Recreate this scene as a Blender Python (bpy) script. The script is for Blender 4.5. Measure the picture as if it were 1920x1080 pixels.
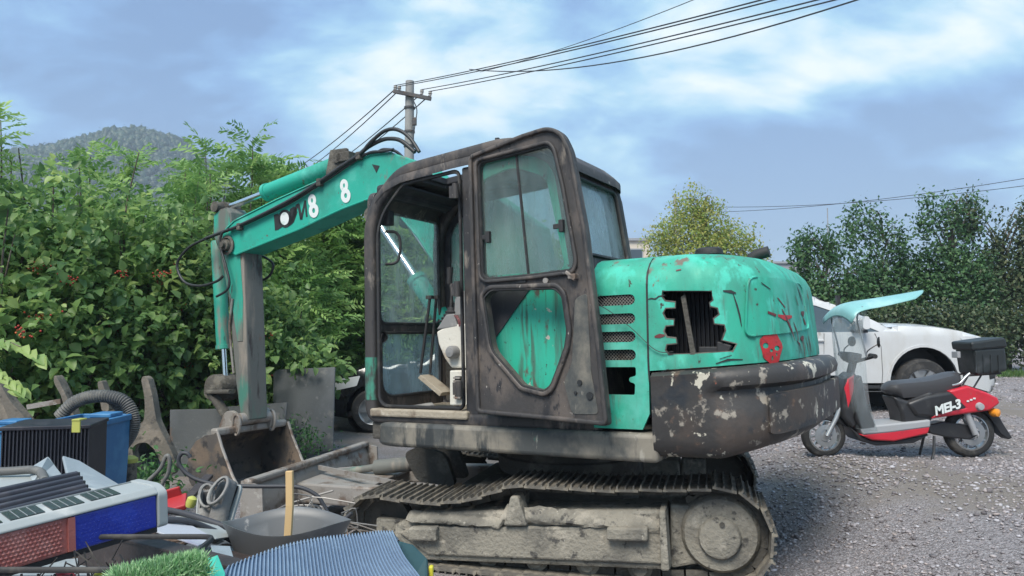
import bpy, bmesh, math, random
import numpy as np
from mathutils import Vector, Matrix, noise
from mathutils.geometry import delaunay_2d_cdt
R = math.radians
rng = np.random.default_rng(11)
random.seed(5)
for o in list(bpy.data.objects):
    bpy.data.objects.remove(o)
S = bpy.context.scene
COL = S.collection

# ------------------------------------------------------------------ camera
cam_data = bpy.data.cameras.new('camera')
cam_data.sensor_width = 36.0
cam_data.lens = 36.0 * 1387 / 1920
cam_data.clip_end = 5000
cam = bpy.data.objects.new('camera', cam_data)
COL.objects.link(cam)
cam.location = (0, 0, 1.62)
cam.rotation_euler = (R(90) + math.atan(80 / 1387), 0, 0)
S.camera = cam

# ------------------------------------------------------------------ sky, sun, exposure
SUN_EL, SUN_AZ = 52, 205          # azimuth clockwise from +Y; the sun stands behind the camera, a bit left
w = bpy.data.worlds.new('World')
S.world = w
w.use_nodes = True
nt = w.node_tree
for n in list(nt.nodes):
    nt.nodes.remove(n)
def N(t, typ, **kw):
    n = t.nodes.new(typ)
    for k, v in kw.items():
        if k.startswith('i_'):
            key = k[2:]
            n.inputs[int(key) if key.isdigit() else key.replace('_', ' ')].default_value = v
        else:
            setattr(n, k, v)
    return n
def L(t, a, b):
    t.links.new(a, b)
sky = N(nt, 'ShaderNodeTexSky', sky_type='NISHITA', sun_disc=False)
sky.sun_elevation = R(SUN_EL); sky.sun_rotation = R(SUN_AZ); sky.air_density = 1.2; sky.dust_density = 1.5
tc = N(nt, 'ShaderNodeTexCoord')
sep = N(nt, 'ShaderNodeSeparateXYZ'); L(nt, tc.outputs['Generated'], sep.inputs[0])
def MT(t, op, a, b=None, c=None, clamp=False):
    n = N(t, 'ShaderNodeMath', operation=op, use_clamp=clamp)
    for i, v in enumerate((a, b, c)):
        if v is None: continue
        if hasattr(v, 'is_output'): L(t, v, n.inputs[i])
        else: n.inputs[i].default_value = v
    return n.outputs[0]
zz = MT(nt, 'ADD', MT(nt, 'MAXIMUM', sep.outputs[2], 0.0), 0.42)
cxy = N(nt, 'ShaderNodeCombineXYZ')
L(nt, MT(nt, 'DIVIDE', sep.outputs[0], zz), cxy.inputs[0])
L(nt, MT(nt, 'DIVIDE', sep.outputs[1], zz), cxy.inputs[1])
cmap = N(nt, 'ShaderNodeMapping'); L(nt, cxy.outputs[0], cmap.inputs[0])
cmap.inputs['Rotation'].default_value = (0, 0, R(-20)); cmap.inputs['Scale'].default_value = (.85, 1.2, 1)
cmap.inputs['Location'].default_value = (3.1, 1.7, 0)
cn = N(nt, 'ShaderNodeTexNoise', i_Scale=2.0, i_Detail=11.0, i_Roughness=.55, i_Distortion=.30)
L(nt, cmap.outputs[0], cn.inputs['Vector'])
cn2 = N(nt, 'ShaderNodeTexNoise', i_Scale=6.5, i_Detail=10.0, i_Roughness=.60, i_Distortion=.25)
L(nt, cmap.outputs[0], cn2.inputs['Vector'])
cloud = MT(nt, 'ADD', MT(nt, 'MULTIPLY', cn.outputs[0], .66), MT(nt, 'MULTIPLY', cn2.outputs[0], .38))
cloud = MT(nt, 'ADD', MT(nt, 'MULTIPLY', MT(nt, 'SUBTRACT', cloud, .52), 1.22), .492)
def blob(d, size, amt):       # a thicker (amt < 0) or thinner (amt > 0) place in the cloud sheet
    global cloud
    v = Vector(d).normalized()
    dn = N(nt, 'ShaderNodeVectorMath', operation='DISTANCE'); L(nt, tc.outputs['Generated'], dn.inputs[0]); dn.inputs[1].default_value = v
    mr = N(nt, 'ShaderNodeMapRange', interpolation_type='SMOOTHSTEP', clamp=True)
    mr.inputs['From Min'].default_value = size; mr.inputs['From Max'].default_value = 0; mr.inputs['To Max'].default_value = amt
    L(nt, dn.outputs['Value'], mr.inputs['Value'])
    cloud = MT(nt, 'ADD', cloud, mr.outputs[0])
SKY_BLOBS = [((-.15, .895, .43), .26, .13), ((.04, .91, .42), .20, .08), ((-.05, .95, .26), .22, -.07), ((.318, .90, .285), .07, .10), ((.37, .88, .295), .07, .12), ((.424, .853, .305), .07, .13), ((.47, .825, .315), .08, .14), ((.511, .799, .33), .09, .14), ((.24, .91, .335), .12, .10),
             ((.457, .857, .21), .20, -.12), ((.30, .93, .19), .18, -.10), ((-.48, .80, .34), .36, -.11), ((.27, .95, .08), .30, -.08), ((-.36, .92, .2), .2, -.04), ((.36, .83, .42), .12, -.07), ((.08, .9, .44), .09, -.08)]
for d_, s_, a_ in SKY_BLOBS:
    blob(d_, s_, a_)
ramp = N(nt, 'ShaderNodeValToRGB'); L(nt, cloud, ramp.inputs[0])
cr = ramp.color_ramp
cr.elements[0].position = .33; cr.elements[0].color = (.050, .086, .158, 1)
cr.elements[1].position = .68; cr.elements[1].color = (.30, .315, .31, 1)
for p_, c_ in ((.41, (.066, .118, .208, 1)), (.48, (.092, .164, .242, 1)), (.54, (.135, .215, .262, 1)), (.605, (.215, .268, .288, 1))):
    e = cr.elements.new(p_); e.color = c_
sc = N(nt, 'ShaderNodeVectorMath', operation='SCALE'); L(nt, ramp.outputs[0], sc.inputs[0]); sc.inputs['Scale'].default_value = 10.0
mx = N(nt, 'ShaderNodeMixRGB'); mx.inputs[0].default_value = .88
L(nt, sky.outputs[0], mx.inputs[1]); L(nt, sc.outputs[0], mx.inputs[2])
bg = N(nt, 'ShaderNodeBackground', i_Strength=.1); L(nt, mx.outputs[0], bg.inputs[0])
wo = N(nt, 'ShaderNodeOutputWorld'); L(nt, bg.outputs[0], wo.inputs[0])
sl = bpy.data.lights.new('sun', 'SUN'); sl.energy = 1.5; sl.angle = R(28); sl.color = (1, .94, .84)
sun = bpy.data.objects.new('sun', sl); COL.objects.link(sun)
az, el = R(SUN_AZ), R(SUN_EL)
sdir = Vector((math.sin(az) * math.cos(el), math.cos(az) * math.cos(el), math.sin(el)))
sun.rotation_euler = sdir.to_track_quat('Z', 'Y').to_euler()
vs = S.view_settings
vs.view_transform = 'Standard'; vs.look = 'None'; vs.exposure = 1.9; vs.gamma = 1.0
S.render.engine = 'CYCLES'
S.cycles.max_bounces = 8; S.cycles.transparent_max_bounces = 16; S.cycles.volume_bounces = 0

# ------------------------------------------------------------------ materials
MATS = {}
def mat(name, col, rough=.6, metal=0.0, layers=(), bump=0.0, bscale=60, spec=.5, coat=0, bdist=.01, rmix=None):
    """layers: (colour, scale, lo, hi, stretch-z, detail) painted over one another by thresholded noise"""
    if name in MATS: return MATS[name]
    m = bpy.data.materials.new(name); m.use_nodes = True
    t = m.node_tree; b = t.nodes['Principled BSDF']
    b.inputs['Roughness'].default_value = rough; b.inputs['Metallic'].default_value = metal
    b.inputs['Specular IOR Level'].default_value = spec; b.inputs['Coat Weight'].default_value = coat
    tcn = N(t, 'ShaderNodeTexCoord')
    cur = N(t, 'ShaderNodeRGB'); cur.outputs[0].default_value = (*col, 1); cur = cur.outputs[0]
    rcur = None
    for k, ly in enumerate(layers):
        lc, scl, lo, hi = ly[:4]; st = ly[4] if len(ly) > 4 else 1.0; det = ly[5] if len(ly) > 5 else 6
        mp = N(t, 'ShaderNodeMapping'); L(t, tcn.outputs['Object'], mp.inputs[0])
        mp.inputs['Scale'].default_value = (1, 1, st); mp.inputs['Location'].default_value = (3.7 * k + 1, 1.9 * k, 2.3 * k)
        nn = N(t, 'ShaderNodeTexNoise', i_Scale=scl, i_Detail=det, i_Roughness=.62); L(t, mp.outputs[0], nn.inputs['Vector'])
        mr = N(t, 'ShaderNodeMapRange', interpolation_type='SMOOTHSTEP', clamp=True)
        mr.inputs['From Min'].default_value = lo; mr.inputs['From Max'].default_value = hi; L(t, nn.outputs[0], mr.inputs['Value'])
        mxn = N(t, 'ShaderNodeMixRGB'); L(t, mr.outputs[0], mxn.inputs[0]); L(t, cur, mxn.inputs[1])
        mxn.inputs[2].default_value = (*lc, 1); cur = mxn.outputs[0]
        if rmix is not None:
            rr = N(t, 'ShaderNodeMapRange'); L(t, mr.outputs[0], rr.inputs['Value'])
            rr.inputs['To Min'].default_value = rough if rcur is None else rough; rr.inputs['To Max'].default_value = rmix
            if rcur is None: rcur = rr.outputs[0]
            else: rcur = MT(t, 'MAXIMUM', rcur, rr.outputs[0])
    L(t, cur, b.inputs['Base Color'])
    if rcur is not None: L(t, rcur, b.inputs['Roughness'])
    if bump:
        bn = N(t, 'ShaderNodeTexNoise', i_Scale=bscale, i_Detail=5.0); L(t, tcn.outputs['Object'], bn.inputs['Vector'])
        bu = N(t, 'ShaderNodeBump', i_Strength=bump, i_Distance=bdist); L(t, bn.outputs[0], bu.inputs['Height']); L(t, bu.outputs[0], b.inputs['Normal'])
    MATS[name] = m
    return m
def glass(name, tint, haze=.25, hcol=(.35, .42, .42), rough=.08, stretch=.3):
    """window glass with a film of dirt: transparent + a little diffuse grime + gloss"""
    m = bpy.data.materials.new(name); m.use_nodes = True
    t = m.node_tree; t.nodes.clear()
    out = N(t, 'ShaderNodeOutputMaterial'); tr = N(t, 'ShaderNodeBsdfTransparent'); tr.inputs[0].default_value = (*tint, 1)
    da = N(t, 'ShaderNodeBsdfDiffuse'); da.inputs[0].default_value = (*hcol, 1); dt = N(t, 'ShaderNodeBsdfTranslucent'); dt.inputs[0].default_value = (*hcol, 1)
    df = N(t, 'ShaderNodeMixShader'); df.inputs[0].default_value = .5; L(t, da.outputs[0], df.inputs[1]); L(t, dt.outputs[0], df.inputs[2])
    gl = N(t, 'ShaderNodeBsdfGlossy', i_Roughness=rough)
    tcn = N(t, 'ShaderNodeTexCoord'); mp = N(t, 'ShaderNodeMapping'); mp.inputs['Scale'].default_value = (1, 1, stretch); L(t, tcn.outputs['Object'], mp.inputs[0])
    nn = N(t, 'ShaderNodeTexNoise', i_Scale=9.0, i_Detail=8.0, i_Roughness=.65); L(t, mp.outputs[0], nn.inputs['Vector'])
    mr = N(t, 'ShaderNodeMapRange'); mr.inputs['From Min'].default_value = .3; mr.inputs['From Max'].default_value = .75
    mr.inputs['To Min'].default_value = haze * .4; mr.inputs['To Max'].default_value = min(haze * 1.7, .95); L(t, nn.outputs[0], mr.inputs['Value'])
    m1 = N(t, 'ShaderNodeMixShader'); L(t, mr.outputs[0], m1.inputs[0]); L(t, tr.outputs[0], m1.inputs[1]); L(t, df.outputs[0], m1.inputs[2])
    fr = N(t, 'ShaderNodeLayerWeight'); m2 = N(t, 'ShaderNodeMixShader'); L(t, MT(t, 'ADD', MT(t, 'MULTIPLY', MT(t, 'POWER', fr.outputs['Facing'], 4.0), .35), .02), m2.inputs[0]); L(t, m1.outputs[0], m2.inputs[1]); L(t, gl.outputs[0], m2.inputs[2])
    L(t, m2.outputs[0], out.inputs[0])
    MATS[name] = m
    return m
def leafmat(name, cols, trans=.35, rough=.5):
    """leaf colour varies from leaf to leaf through the attribute rnd"""
    m = bpy.data.materials.new(name); m.use_nodes = True
    t = m.node_tree; b = t.nodes['Principled BSDF']; out = t.nodes['Material Output']
    at = N(t, 'ShaderNodeAttribute', attribute_name='rnd'); rp = N(t, 'ShaderNodeValToRGB'); L(t, at.outputs['Fac'], rp.inputs[0])
    els = rp.color_ramp.elements
    els[0].color = (*cols[0], 1); els[1].color = (*cols[-1], 1)
    for i, c in enumerate(cols[1:-1]):
        e = els.new((i + 1) / (len(cols) - 1)); e.color = (*c, 1)
    L(t, rp.outputs[0], b.inputs['Base Color']); b.inputs['Roughness'].default_value = rough
    tl = N(t, 'ShaderNodeBsdfTranslucent'); L(t, rp.outputs[0], tl.inputs[0])
    ms = N(t, 'ShaderNodeMixShader'); ms.inputs[0].default_value = trans
    L(t, b.outputs[0], ms.inputs[1]); L(t, tl.outputs[0], ms.inputs[2]); L(t, ms.outputs[0], out.inputs[0])
    MATS[name] = m
    return m

# ------------------------------------------------------------------ mesh helpers
class MB:
    def __init__(s): s.v = []; s.f = []
    def add(s, vs, fs):
        k = len(s.v); s.v += [tuple(v) for v in vs]; s.f += [tuple(i + k for i in f) for f in fs]; return s
    def box(s, c, d, rot=None):
        x, y, z = (q / 2 for q in d); vs = [Vector((i, j, k)) for k in (-z, z) for j in (-y, y) for i in (-x, x)]
        if rot is not None: vs = [rot @ v for v in vs]
        return s.add([v + Vector(c) for v in vs], [(0, 2, 3, 1), (4, 5, 7, 6), (0, 1, 5, 4), (2, 6, 7, 3), (0, 4, 6, 2), (1, 3, 7, 5)])
    def bar(s, p, q, a, b, up=(0, 0, 1)):
        """rectangular bar from p to q, section a (sideways) x b (along up)"""
        p, q = Vector(p), Vector(q); d = (q - p).normalized(); u = Vector(up)
        sd = d.cross(u)
        if sd.length < 1e-4: sd = d.cross(Vector((1, 0, 0)))
        sd.normalize(); u = sd.cross(d)
        vs = [e + sd * (i * a / 2) + u * (j * b / 2) for e in (p, q) for i, j in ((-1, -1), (1, -1), (1, 1), (-1, 1))]
        return s.add(vs, [(3, 2, 1, 0), (4, 5, 6, 7), (0, 1, 5, 4), (1, 2, 6, 5), (2, 3, 7, 6), (3, 0, 4, 7)])
    def sweep(s, path, sec, closed=False, up=(0, 0, 1), cap=True, scales=None):
        """sweep a closed 2-D section (list of (side, up)) along a path"""
        P = [Vector(p) for p in path]; n = len(P); m = len(sec); U = Vector(up); vs = []; fs = []
        prev = None
        for i in range(n):
            a = P[i - 1] if (i or closed) else P[i]; b = P[(i + 1) % n] if (i < n - 1 or closed) else P[i]
            d = (b - a).normalized(); sd = d.cross(U)
            if sd.length < .05 and prev is not None: sd = prev - d * prev.dot(d)
            elif sd.length < .05: sd = d.orthogonal()
            sd.normalize(); u = sd.cross(d); prev = sd
            k = 1 if scales is None else scales[i]
            vs += [P[i] + sd * (x * k) + u * (y * k) for x, y in sec]
        for i in range(n if closed else n - 1):
            for j in range(m):
                a = i * m + j; b = i * m + (j + 1) % m; c = ((i + 1) % n) * m
                fs.append((a, b, c + (j + 1) % m, c + j))
        if cap and not closed: fs += [tuple(reversed(range(m))), tuple(range((n - 1) * m, n * m))]
        return s.add(vs, fs)
    def tube(s, path, r, n=8, closed=False, scales=None):
        """round tube with a twist-free frame"""
        P = [Vector(p) for p in path]; k = len(P); vs = []; fs = []; nrm = None
        for i in range(k):
            a = P[i - 1] if (i or closed) else P[i]; b = P[(i + 1) % k] if (i < k - 1 or closed) else P[i]
            d = (b - a).normalized()
            if nrm is None: nrm = d.orthogonal().normalized()
            nrm = (nrm - d * nrm.dot(d)).normalized(); bi = d.cross(nrm); rr = r * (1 if scales is None else scales[i])
            vs += [P[i] + (nrm * math.cos(t) + bi * math.sin(t)) * rr for t in (2 * math.pi * j / n for j in range(n))]
        for i in range(k if closed else k - 1):
            c = ((i + 1) % k) * n
            fs += [(i * n + j, i * n + (j + 1) % n, c + (j + 1) % n, c + j) for j in range(n)]
        if not closed: fs += [tuple(reversed(range(n))), tuple(range((k - 1) * n, k * n))]
        return s.add(vs, fs)
    def cyl(s, p, q, r, r2=None, n=20):
        return s.tube([p, q], 1, n, scales=[r, r if r2 is None else r2])
    def lathe(s, prof, o, axis, n=28):
        """prof: (radius, along) pairs turned round axis from o"""
        A = Vector(axis).normalized(); u = A.orthogonal().normalized(); v = A.cross(u); o = Vector(o); m = len(prof)
        vs = [o + A * h + (u * math.cos(t) + v * math.sin(t)) * max(r, 1e-4) for t in (2 * math.pi * i / n for i in range(n)) for r, h in prof]
        fs = [(i * m + j, ((i + 1) % n) * m + j, ((i + 1) % n) * m + j + 1, i * m + j + 1) for i in range(n) for j in range(m - 1)]
        return s.add(vs, fs)
    def prism(s, poly, f, a, b):
        """poly of (u, v); f(u, v, w) -> point; w runs from a to b"""
        n = len(poly); vs = [f(u, v, a) for u, v in poly] + [f(u, v, b) for u, v in poly]
        fs = [tuple(reversed(range(n))), tuple(range(n, 2 * n))] + [(i, (i + 1) % n, n + (i + 1) % n, n + i) for i in range(n)]
        return s.add(vs, fs)
    def xz(s, poly, y0, y1): return s.prism(poly, lambda u, v, t: (u, t, v), y0, y1)
    def yz(s, poly, x0, x1): return s.prism(poly, lambda u, v, t: (t, u, v), x0, x1)
    def xy(s, poly, z0, z1): return s.prism(poly, lambda u, v, t: (u, v, t), z0, z1)
    def panel(s, outer, holes, f, step=.08, thick=.02, curved=True, walls=True):
        """2-D outline with holes, mapped to a surface: f(u, v, off) -> point; solid of the given thickness"""
        def dens(p):
            o = []
            for i in range(len(p)):
                a, b = p[i], p[(i + 1) % len(p)]; k = max(1, int(math.hypot(b[0] - a[0], b[1] - a[1]) / step)) if curved else 1
                o += [(a[0] + (b[0] - a[0]) * j / k, a[1] + (b[1] - a[1]) * j / k) for j in range(k)]
            return o
        loops = [dens(outer)] + [dens(h) for h in holes]; pts = []; edges = []
        for lp in loops:
            k = len(pts); pts += lp; edges += [(k + i, k + (i + 1) % len(lp)) for i in range(len(lp))]
        if curved:
            us = [p[0] for p in outer]; vs_ = [p[1] for p in outer]; u = min(us) + step * .5
            while u < max(us):
                v = min(vs_) + step * .5
                while v < max(vs_):
                    if inside((u, v), outer) and not any(inside((u, v), h) for h in holes) and edged((u, v), loops) > step * .45: pts.append((u, v))
                    v += step
                u += step
        r = delaunay_2d_cdt([Vector(p) for p in pts], edges, [], 0, 1e-5); P = [tuple(p) for p in r[0]]; T = []
        for t in r[2]:
            c = (sum(P[i][0] for i in t) / len(t), sum(P[i][1] for i in t) / len(t))
            if inside(c, outer) and not any(inside(c, h) for h in holes): T.append(tuple(t))
        n = len(P); vs = [f(u, v, 0) for u, v in P]
        fs = list(T)
        if thick:
            vs += [f(u, v, -thick) for u, v in P]; fs += [tuple(n + i for i in reversed(t)) for t in T]
            if walls:
                cnt = {}
                for t in T:
                    for i in range(len(t)):
                        e = (t[i], t[(i + 1) % len(t)]); cnt[e] = 1
                for (a, b) in cnt:
                    if (b, a) not in cnt: fs.append((b, a, n + a, n + b))
        return s.add(vs, fs)
    def mesh(s, name):
        me = bpy.data.meshes.new(name); me.from_pydata([tuple(v) for v in s.v], [], s.f); me.update(); return me
    def obj(s, name, m, parent=None, M=None, smooth=None, bevel=0, seg=2, recalc=True):
        me = s.mesh(name)
        if recalc:
            b = bmesh.new(); b.from_mesh(me); bmesh.ops.recalc_face_normals(b, faces=b.faces); b.to_mesh(me); b.free()
        return link(name, me, m, parent, M, smooth, bevel, seg)
def inside(p, poly):
    x, y = p; c = False; n = len(poly); j = n - 1
    for i in range(n):
        xi, yi = poly[i]; xj, yj = poly[j]
        if (yi > y) != (yj > y) and x < (xj - xi) * (y - yi) / (yj - yi) + xi: c = not c
        j = i
    return c
def edged(p, loops):
    d = 9e9
    for lp in loops:
        for q in lp:
            e = (p[0] - q[0]) ** 2 + (p[1] - q[1]) ** 2
            if e < d: d = e
    return math.sqrt(d)
def link(name, me, m, parent=None, M=None, smooth=None, bevel=0, seg=2):
    o = bpy.data.objects.new(name, me); COL.objects.link(o)
    if m is not None and not me.materials: me.materials.append(MATS[m] if isinstance(m, str) else m)
    if smooth is not None:
        me.polygons.foreach_set('use_smooth', [True] * len(me.polygons))
        if smooth < 180: me.set_sharp_from_angle(angle=R(smooth))
    if bevel:
        bv = o.modifiers.new('bevel', 'BEVEL'); bv.width = bevel; bv.segments = seg; bv.limit_method = 'ANGLE'; bv.angle_limit = R(40); bv.harden_normals = False
    if parent is not None: o.parent = parent
    if M is not None: o.matrix_local = M
    return o
def tag(o, label=None, cat=None, group=None, kind=None):
    if label: o['label'] = label
    if cat: o['category'] = cat
    if group: o['group'] = group
    if kind: o['kind'] = kind
    return o
def thing(name, label, cat, loc=(0, 0, 0), rz=0, group=None):
    o = bpy.data.objects.new(name, None); COL.objects.link(o); o.location = loc; o.rotation_euler = (0, 0, rz); o.empty_display_size = .2
    return tag(o, label, cat, group)
def copy_tree(o, parent=None):
    c = o.copy(); COL.objects.link(c); c.parent = parent
    for ch in o.children: copy_tree(ch, c)
    return c
def circ(r, n, cx=0, cy=0, a0=0): return [(cx + r * math.cos(a0 + 2 * math.pi * i / n), cy + r * math.sin(a0 + 2 * math.pi * i / n)) for i in range(n)]
def rrect(x0, x1, y0, y1, r, n=4):
    o = []
    for cx, cy, a in ((x1 - r, y0 + r, -90), (x1 - r, y1 - r, 0), (x0 + r, y1 - r, 90), (x0 + r, y0 + r, 180)):
        o += [(cx + r * math.cos(R(a + 90 * i / n)), cy + r * math.sin(R(a + 90 * i / n))) for i in range(n + 1)]
    return o
def rpoly(pts, r, n=5):
    """round the corners of a polygon"""
    o = []; k = len(pts); rs = r if isinstance(r, (list, tuple)) else [r] * k
    for i in range(k):
        p, a, b = Vector(pts[i]), Vector(pts[i - 1]), Vector(pts[(i + 1) % k])
        da, db = (a - p), (b - p); q = min(rs[i], da.length * .49, db.length * .49)
        if q < 1e-4: o.append(tuple(p)); continue
        s_, e_ = p + da.normalized() * q, p + db.normalized() * q
        for j in range(n + 1):
            t = j / n; o.append(tuple(s_ * (1 - t) ** 2 + p * (2 * t * (1 - t)) + e_ * t * t))
    return o
def spline(pts, k=8, closed=False):
    P = [Vector(p) for p in pts]; n = len(P); o = []
    for i in range(n if closed else n - 1):
        p0 = P[(i - 1) % n] if (i or closed) else P[0]; p1 = P[i]; p2 = P[(i + 1) % n]; p3 = P[(i + 2) % n] if (i < n - 2 or closed) else P[-1]
        for j in range(k):
            t = j / k; o.append(.5 * ((2 * p1) + (p2 - p0) * t + (2 * p0 - 5 * p1 + 4 * p2 - p3) * t * t + (3 * p1 - p0 - 3 * p2 + p3) * t ** 3))
    if not closed: o.append(P[-1])
    return o
def text_poly(txt, size, shear=0, bold=0, depth=.002, tight=1.0):
    """letters as mesh data in the XY plane"""
    cu = bpy.data.curves.new('letters', 'FONT'); cu.body = txt; cu.size = size; cu.shear = shear; cu.offset = bold; cu.extrude = depth; cu.space_character = tight
    o = bpy.data.objects.new('letters', cu); COL.objects.link(o)
    dg = bpy.context.evaluated_depsgraph_get(); me = bpy.data.meshes.new_from_object(o.evaluated_get(dg))
    bpy.data.objects.remove(o); bpy.data.curves.remove(cu)
    return me
def leaves(name, pos, axis, nrm, ln, wd, m, parent=None, fold=.25, rnd=None, simple=False):
    """many leaf-shaped faces in one mesh; all arguments are arrays over leaves"""
    n = len(pos); axis = axis / (np.linalg.norm(axis, axis=1, keepdims=True) + 1e-9)
    side = np.cross(axis, nrm); side /= (np.linalg.norm(side, axis=1, keepdims=True) + 1e-9); up = np.cross(side, axis)
    ln = np.broadcast_to(np.asarray(ln, float), (n,))[:, None]; wd = np.broadcast_to(np.asarray(wd, float), (n,))[:, None]
    b = pos; t = pos + axis * ln - up * ln * .12
    if simple:
        l = pos + axis * ln * .45 + side * wd * .5; r_ = pos + axis * ln * .45 - side * wd * .5
        V = np.stack([b, l, t, r_], 1).reshape(-1, 3); k = 4; tri = np.array([[0, 1, 2], [0, 2, 3]])
    else:
        l = pos + axis * ln * .33 + side * wd * .5 + up * wd * fold; r_ = pos + axis * ln * .33 - side * wd * .5 + up * wd * fold
        l2 = pos + axis * ln * .68 + side * wd * .36 + up * wd * fold * .6; r2 = pos + axis * ln * .68 - side * wd * .36 + up * wd * fold * .6
        V = np.stack([b, l, l2, t, r2, r_, pos + axis * ln * .5], 1).reshape(-1, 3); k = 7
        tri = np.array([[0, 1, 6], [1, 2, 6], [2, 3, 6], [3, 4, 6], [4, 5, 6], [5, 0, 6]])
    T = (np.arange(n)[:, None, None] * k + tri[None]).reshape(-1, 3)
    me = tri_mesh(name, V, T, not simple)
    at = me.attributes.new('rnd', 'FLOAT', 'POINT'); rr = rng.random(n) if rnd is None else rnd
    at.data.foreach_set('value', np.repeat(rr, k).astype(np.float32))
    return link(name, me, m, parent)
def tri_mesh(name, V, T, smooth=False):
    me = bpy.data.meshes.new(name); V = np.ascontiguousarray(V, np.float32); T = np.ascontiguousarray(T, np.int32)
    me.vertices.add(len(V)); me.vertices.foreach_set('co', V.ravel()); k = T.shape[1]
    me.loops.add(T.size); me.loops.foreach_set('vertex_index', T.ravel()); me.polygons.add(len(T))
    me.polygons.foreach_set('loop_start', np.arange(0, T.size, k, dtype=np.int32)); me.polygons.foreach_set('loop_total', np.full(len(T), k, np.int32))
    if smooth: me.polygons.foreach_set('use_smooth', np.ones(len(T), bool))
    me.update(calc_edges=True); me.validate(); return me
def unit(a): return a / (np.linalg.norm(a, axis=1, keepdims=True) + 1e-9)


# ================================================================== the setting
def sst(a, b, x):
    t = np.clip((np.asarray(x, float) - a) / (b - a), 0, 1); return t * t * (3 - 2 * t)
def ground_z(x, y):
    x = np.asarray(x, float); y = np.asarray(y, float)
    near = .36 * sst(1.5, 3.1, x) * sst(40, 25, np.abs(y))
    und = .025 * np.sin(x * 1.7 + y * .6) * np.sin(y * 1.3 - x * .4) * sst(30, 10, np.hypot(x, y))
    return .10 + near + und
GRAVEL_LAYERS = (((.20, .185, .19), 38, .42, .55, 1, 3), ((.40, .385, .40), 70, .54, .62, 1, 2), ((.09, .085, .085), 95, .58, .66, 1, 2), ((.30, .255, .24), 21, .62, .70, 1, 3), ((.23, .205, .185), .55, .46, .62, 1, 6), ((.16, .15, .14), 1.6, .60, .72, 1, 6))
mat('gravel_ground', (.31, .285, .295), .95, 0, GRAVEL_LAYERS, 1.0, 70, .2, bdist=.03)
q = np.linspace(-1, 1, 261); gx = np.sinh(q * 6.6) / math.sinh(6.6) * 1500
GX, GY = np.meshgrid(gx, gx + 6); GZ = ground_z(GX, GY); n = len(gx)
idx = np.arange(n * n).reshape(n, n); Q = np.stack([idx[:-1, :-1], idx[:-1, 1:], idx[1:, 1:], idx[1:, :-1]], -1).reshape(-1, 4)
ground = link('ground', tri_mesh('ground', np.stack([GX, GY, GZ], -1).reshape(-1, 3), Q, True), 'gravel_ground'); tag(ground, kind='structure')

# loose stones of the gravel yard
def stones(name, P, size, m, kind='stuff', parent=None, flat=.7):
    b = bmesh.new(); bmesh.ops.create_icosphere(b, subdivisions=1, radius=1); bv = np.array([v.co for v in b.verts]); bf = np.array([[v.index for v in f.verts] for f in b.faces]); b.free()
    k = len(bv); nP = len(P); shapes = [bv * (1 + .28 * (rng.random((k, 1)) - .5) * 2) for _ in range(12)]
    A = rng.random((nP, 3)) * 2 * np.pi; ca, sa = np.cos(A), np.sin(A); one = np.zeros(nP)
    Rz_ = np.stack([np.stack([ca[:, 0], -sa[:, 0], one], -1), np.stack([sa[:, 0], ca[:, 0], one], -1), np.stack([one, one, one + 1], -1)], 1)
    Rx_ = np.stack([np.stack([one + 1, one, one], -1), np.stack([one, ca[:, 1], -sa[:, 1]], -1), np.stack([one, sa[:, 1], ca[:, 1]], -1)], 1)
    V = np.array(shapes)[rng.integers(0, 12, nP)] * (np.array([1, .75, .55]) * (.7 + .6 * rng.random((nP, 1, 3)))) * size[:, None, None]
    V = np.einsum('nij,nkj->nki', Rz_, np.einsum('nij,nkj->nki', Rx_, V)); V[:, :, 2] *= flat; V += P[:, None, :]
    T = (np.arange(nP)[:, None, None] * k + bf[None]).reshape(-1, 3); me = tri_mesh(name, V.reshape(-1, 3), T, flat > 1)
    at = me.attributes.new('rnd', 'FLOAT', 'POINT'); at.data.foreach_set('value', np.repeat(rng.random(nP), k).astype(np.float32))
    o = link(name, me, m, parent); tag(o, kind=kind); return o
gm = bpy.data.materials.new('gravel_stone'); gm.use_nodes = True; MATS['gravel_stone'] = gm
t_ = gm.node_tree; a_ = N(t_, 'ShaderNodeAttribute', attribute_name='rnd'); r_ = N(t_, 'ShaderNodeValToRGB'); L(t_, a_.outputs['Fac'], r_.inputs[0])
r_.color_ramp.elements[0].color = (.10, .09, .096, 1); r_.color_ramp.elements[1].color = (.44, .43, .46, 1)
for p_, c_ in ((.3, (.22, .20, .21, 1)), (.6, (.31, .29, .305, 1)), (.8, (.35, .30, .285, 1)), (.9, (.36, .35, .375, 1))):
    e = r_.color_ramp.elements.new(p_); e.color = c_
bs = t_.nodes['Principled BSDF']; L(t_, r_.outputs[0], bs.inputs['Base Color']); bs.inputs['Roughness'].default_value = .9
nst = 38000; d_ = 3.0 * (19 / 3.0) ** (rng.random(nst) ** 1.25); u_ = .10 + .72 * rng.random(nst)
sx, sy = d_ * u_, d_; sz = .007 + .011 * rng.random(nst) ** 2 + .0012 * d_ * rng.random(nst)
big = rng.random(nst) < .02; sz[big] *= 1.9; sz *= .9
pat = np.array([noise.noise(Vector((a_ * .55, b_ * .4, 3.3))) + .5 * noise.noise(Vector((a_ * 1.6, b_ * 1.3, 7.1))) for a_, b_ in zip(sx, sy)]); ok_ = pat + .25 * rng.normal(size=nst) > -.22; sx, sy, sz = sx[ok_], sy[ok_], sz[ok_]
tag(stones('loose_gravel', np.stack([sx, sy, ground_z(sx, sy) + sz * .25], -1), sz, 'gravel_stone'), 'loose grey gravel covering the yard beside the scooter', 'gravel')

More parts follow.
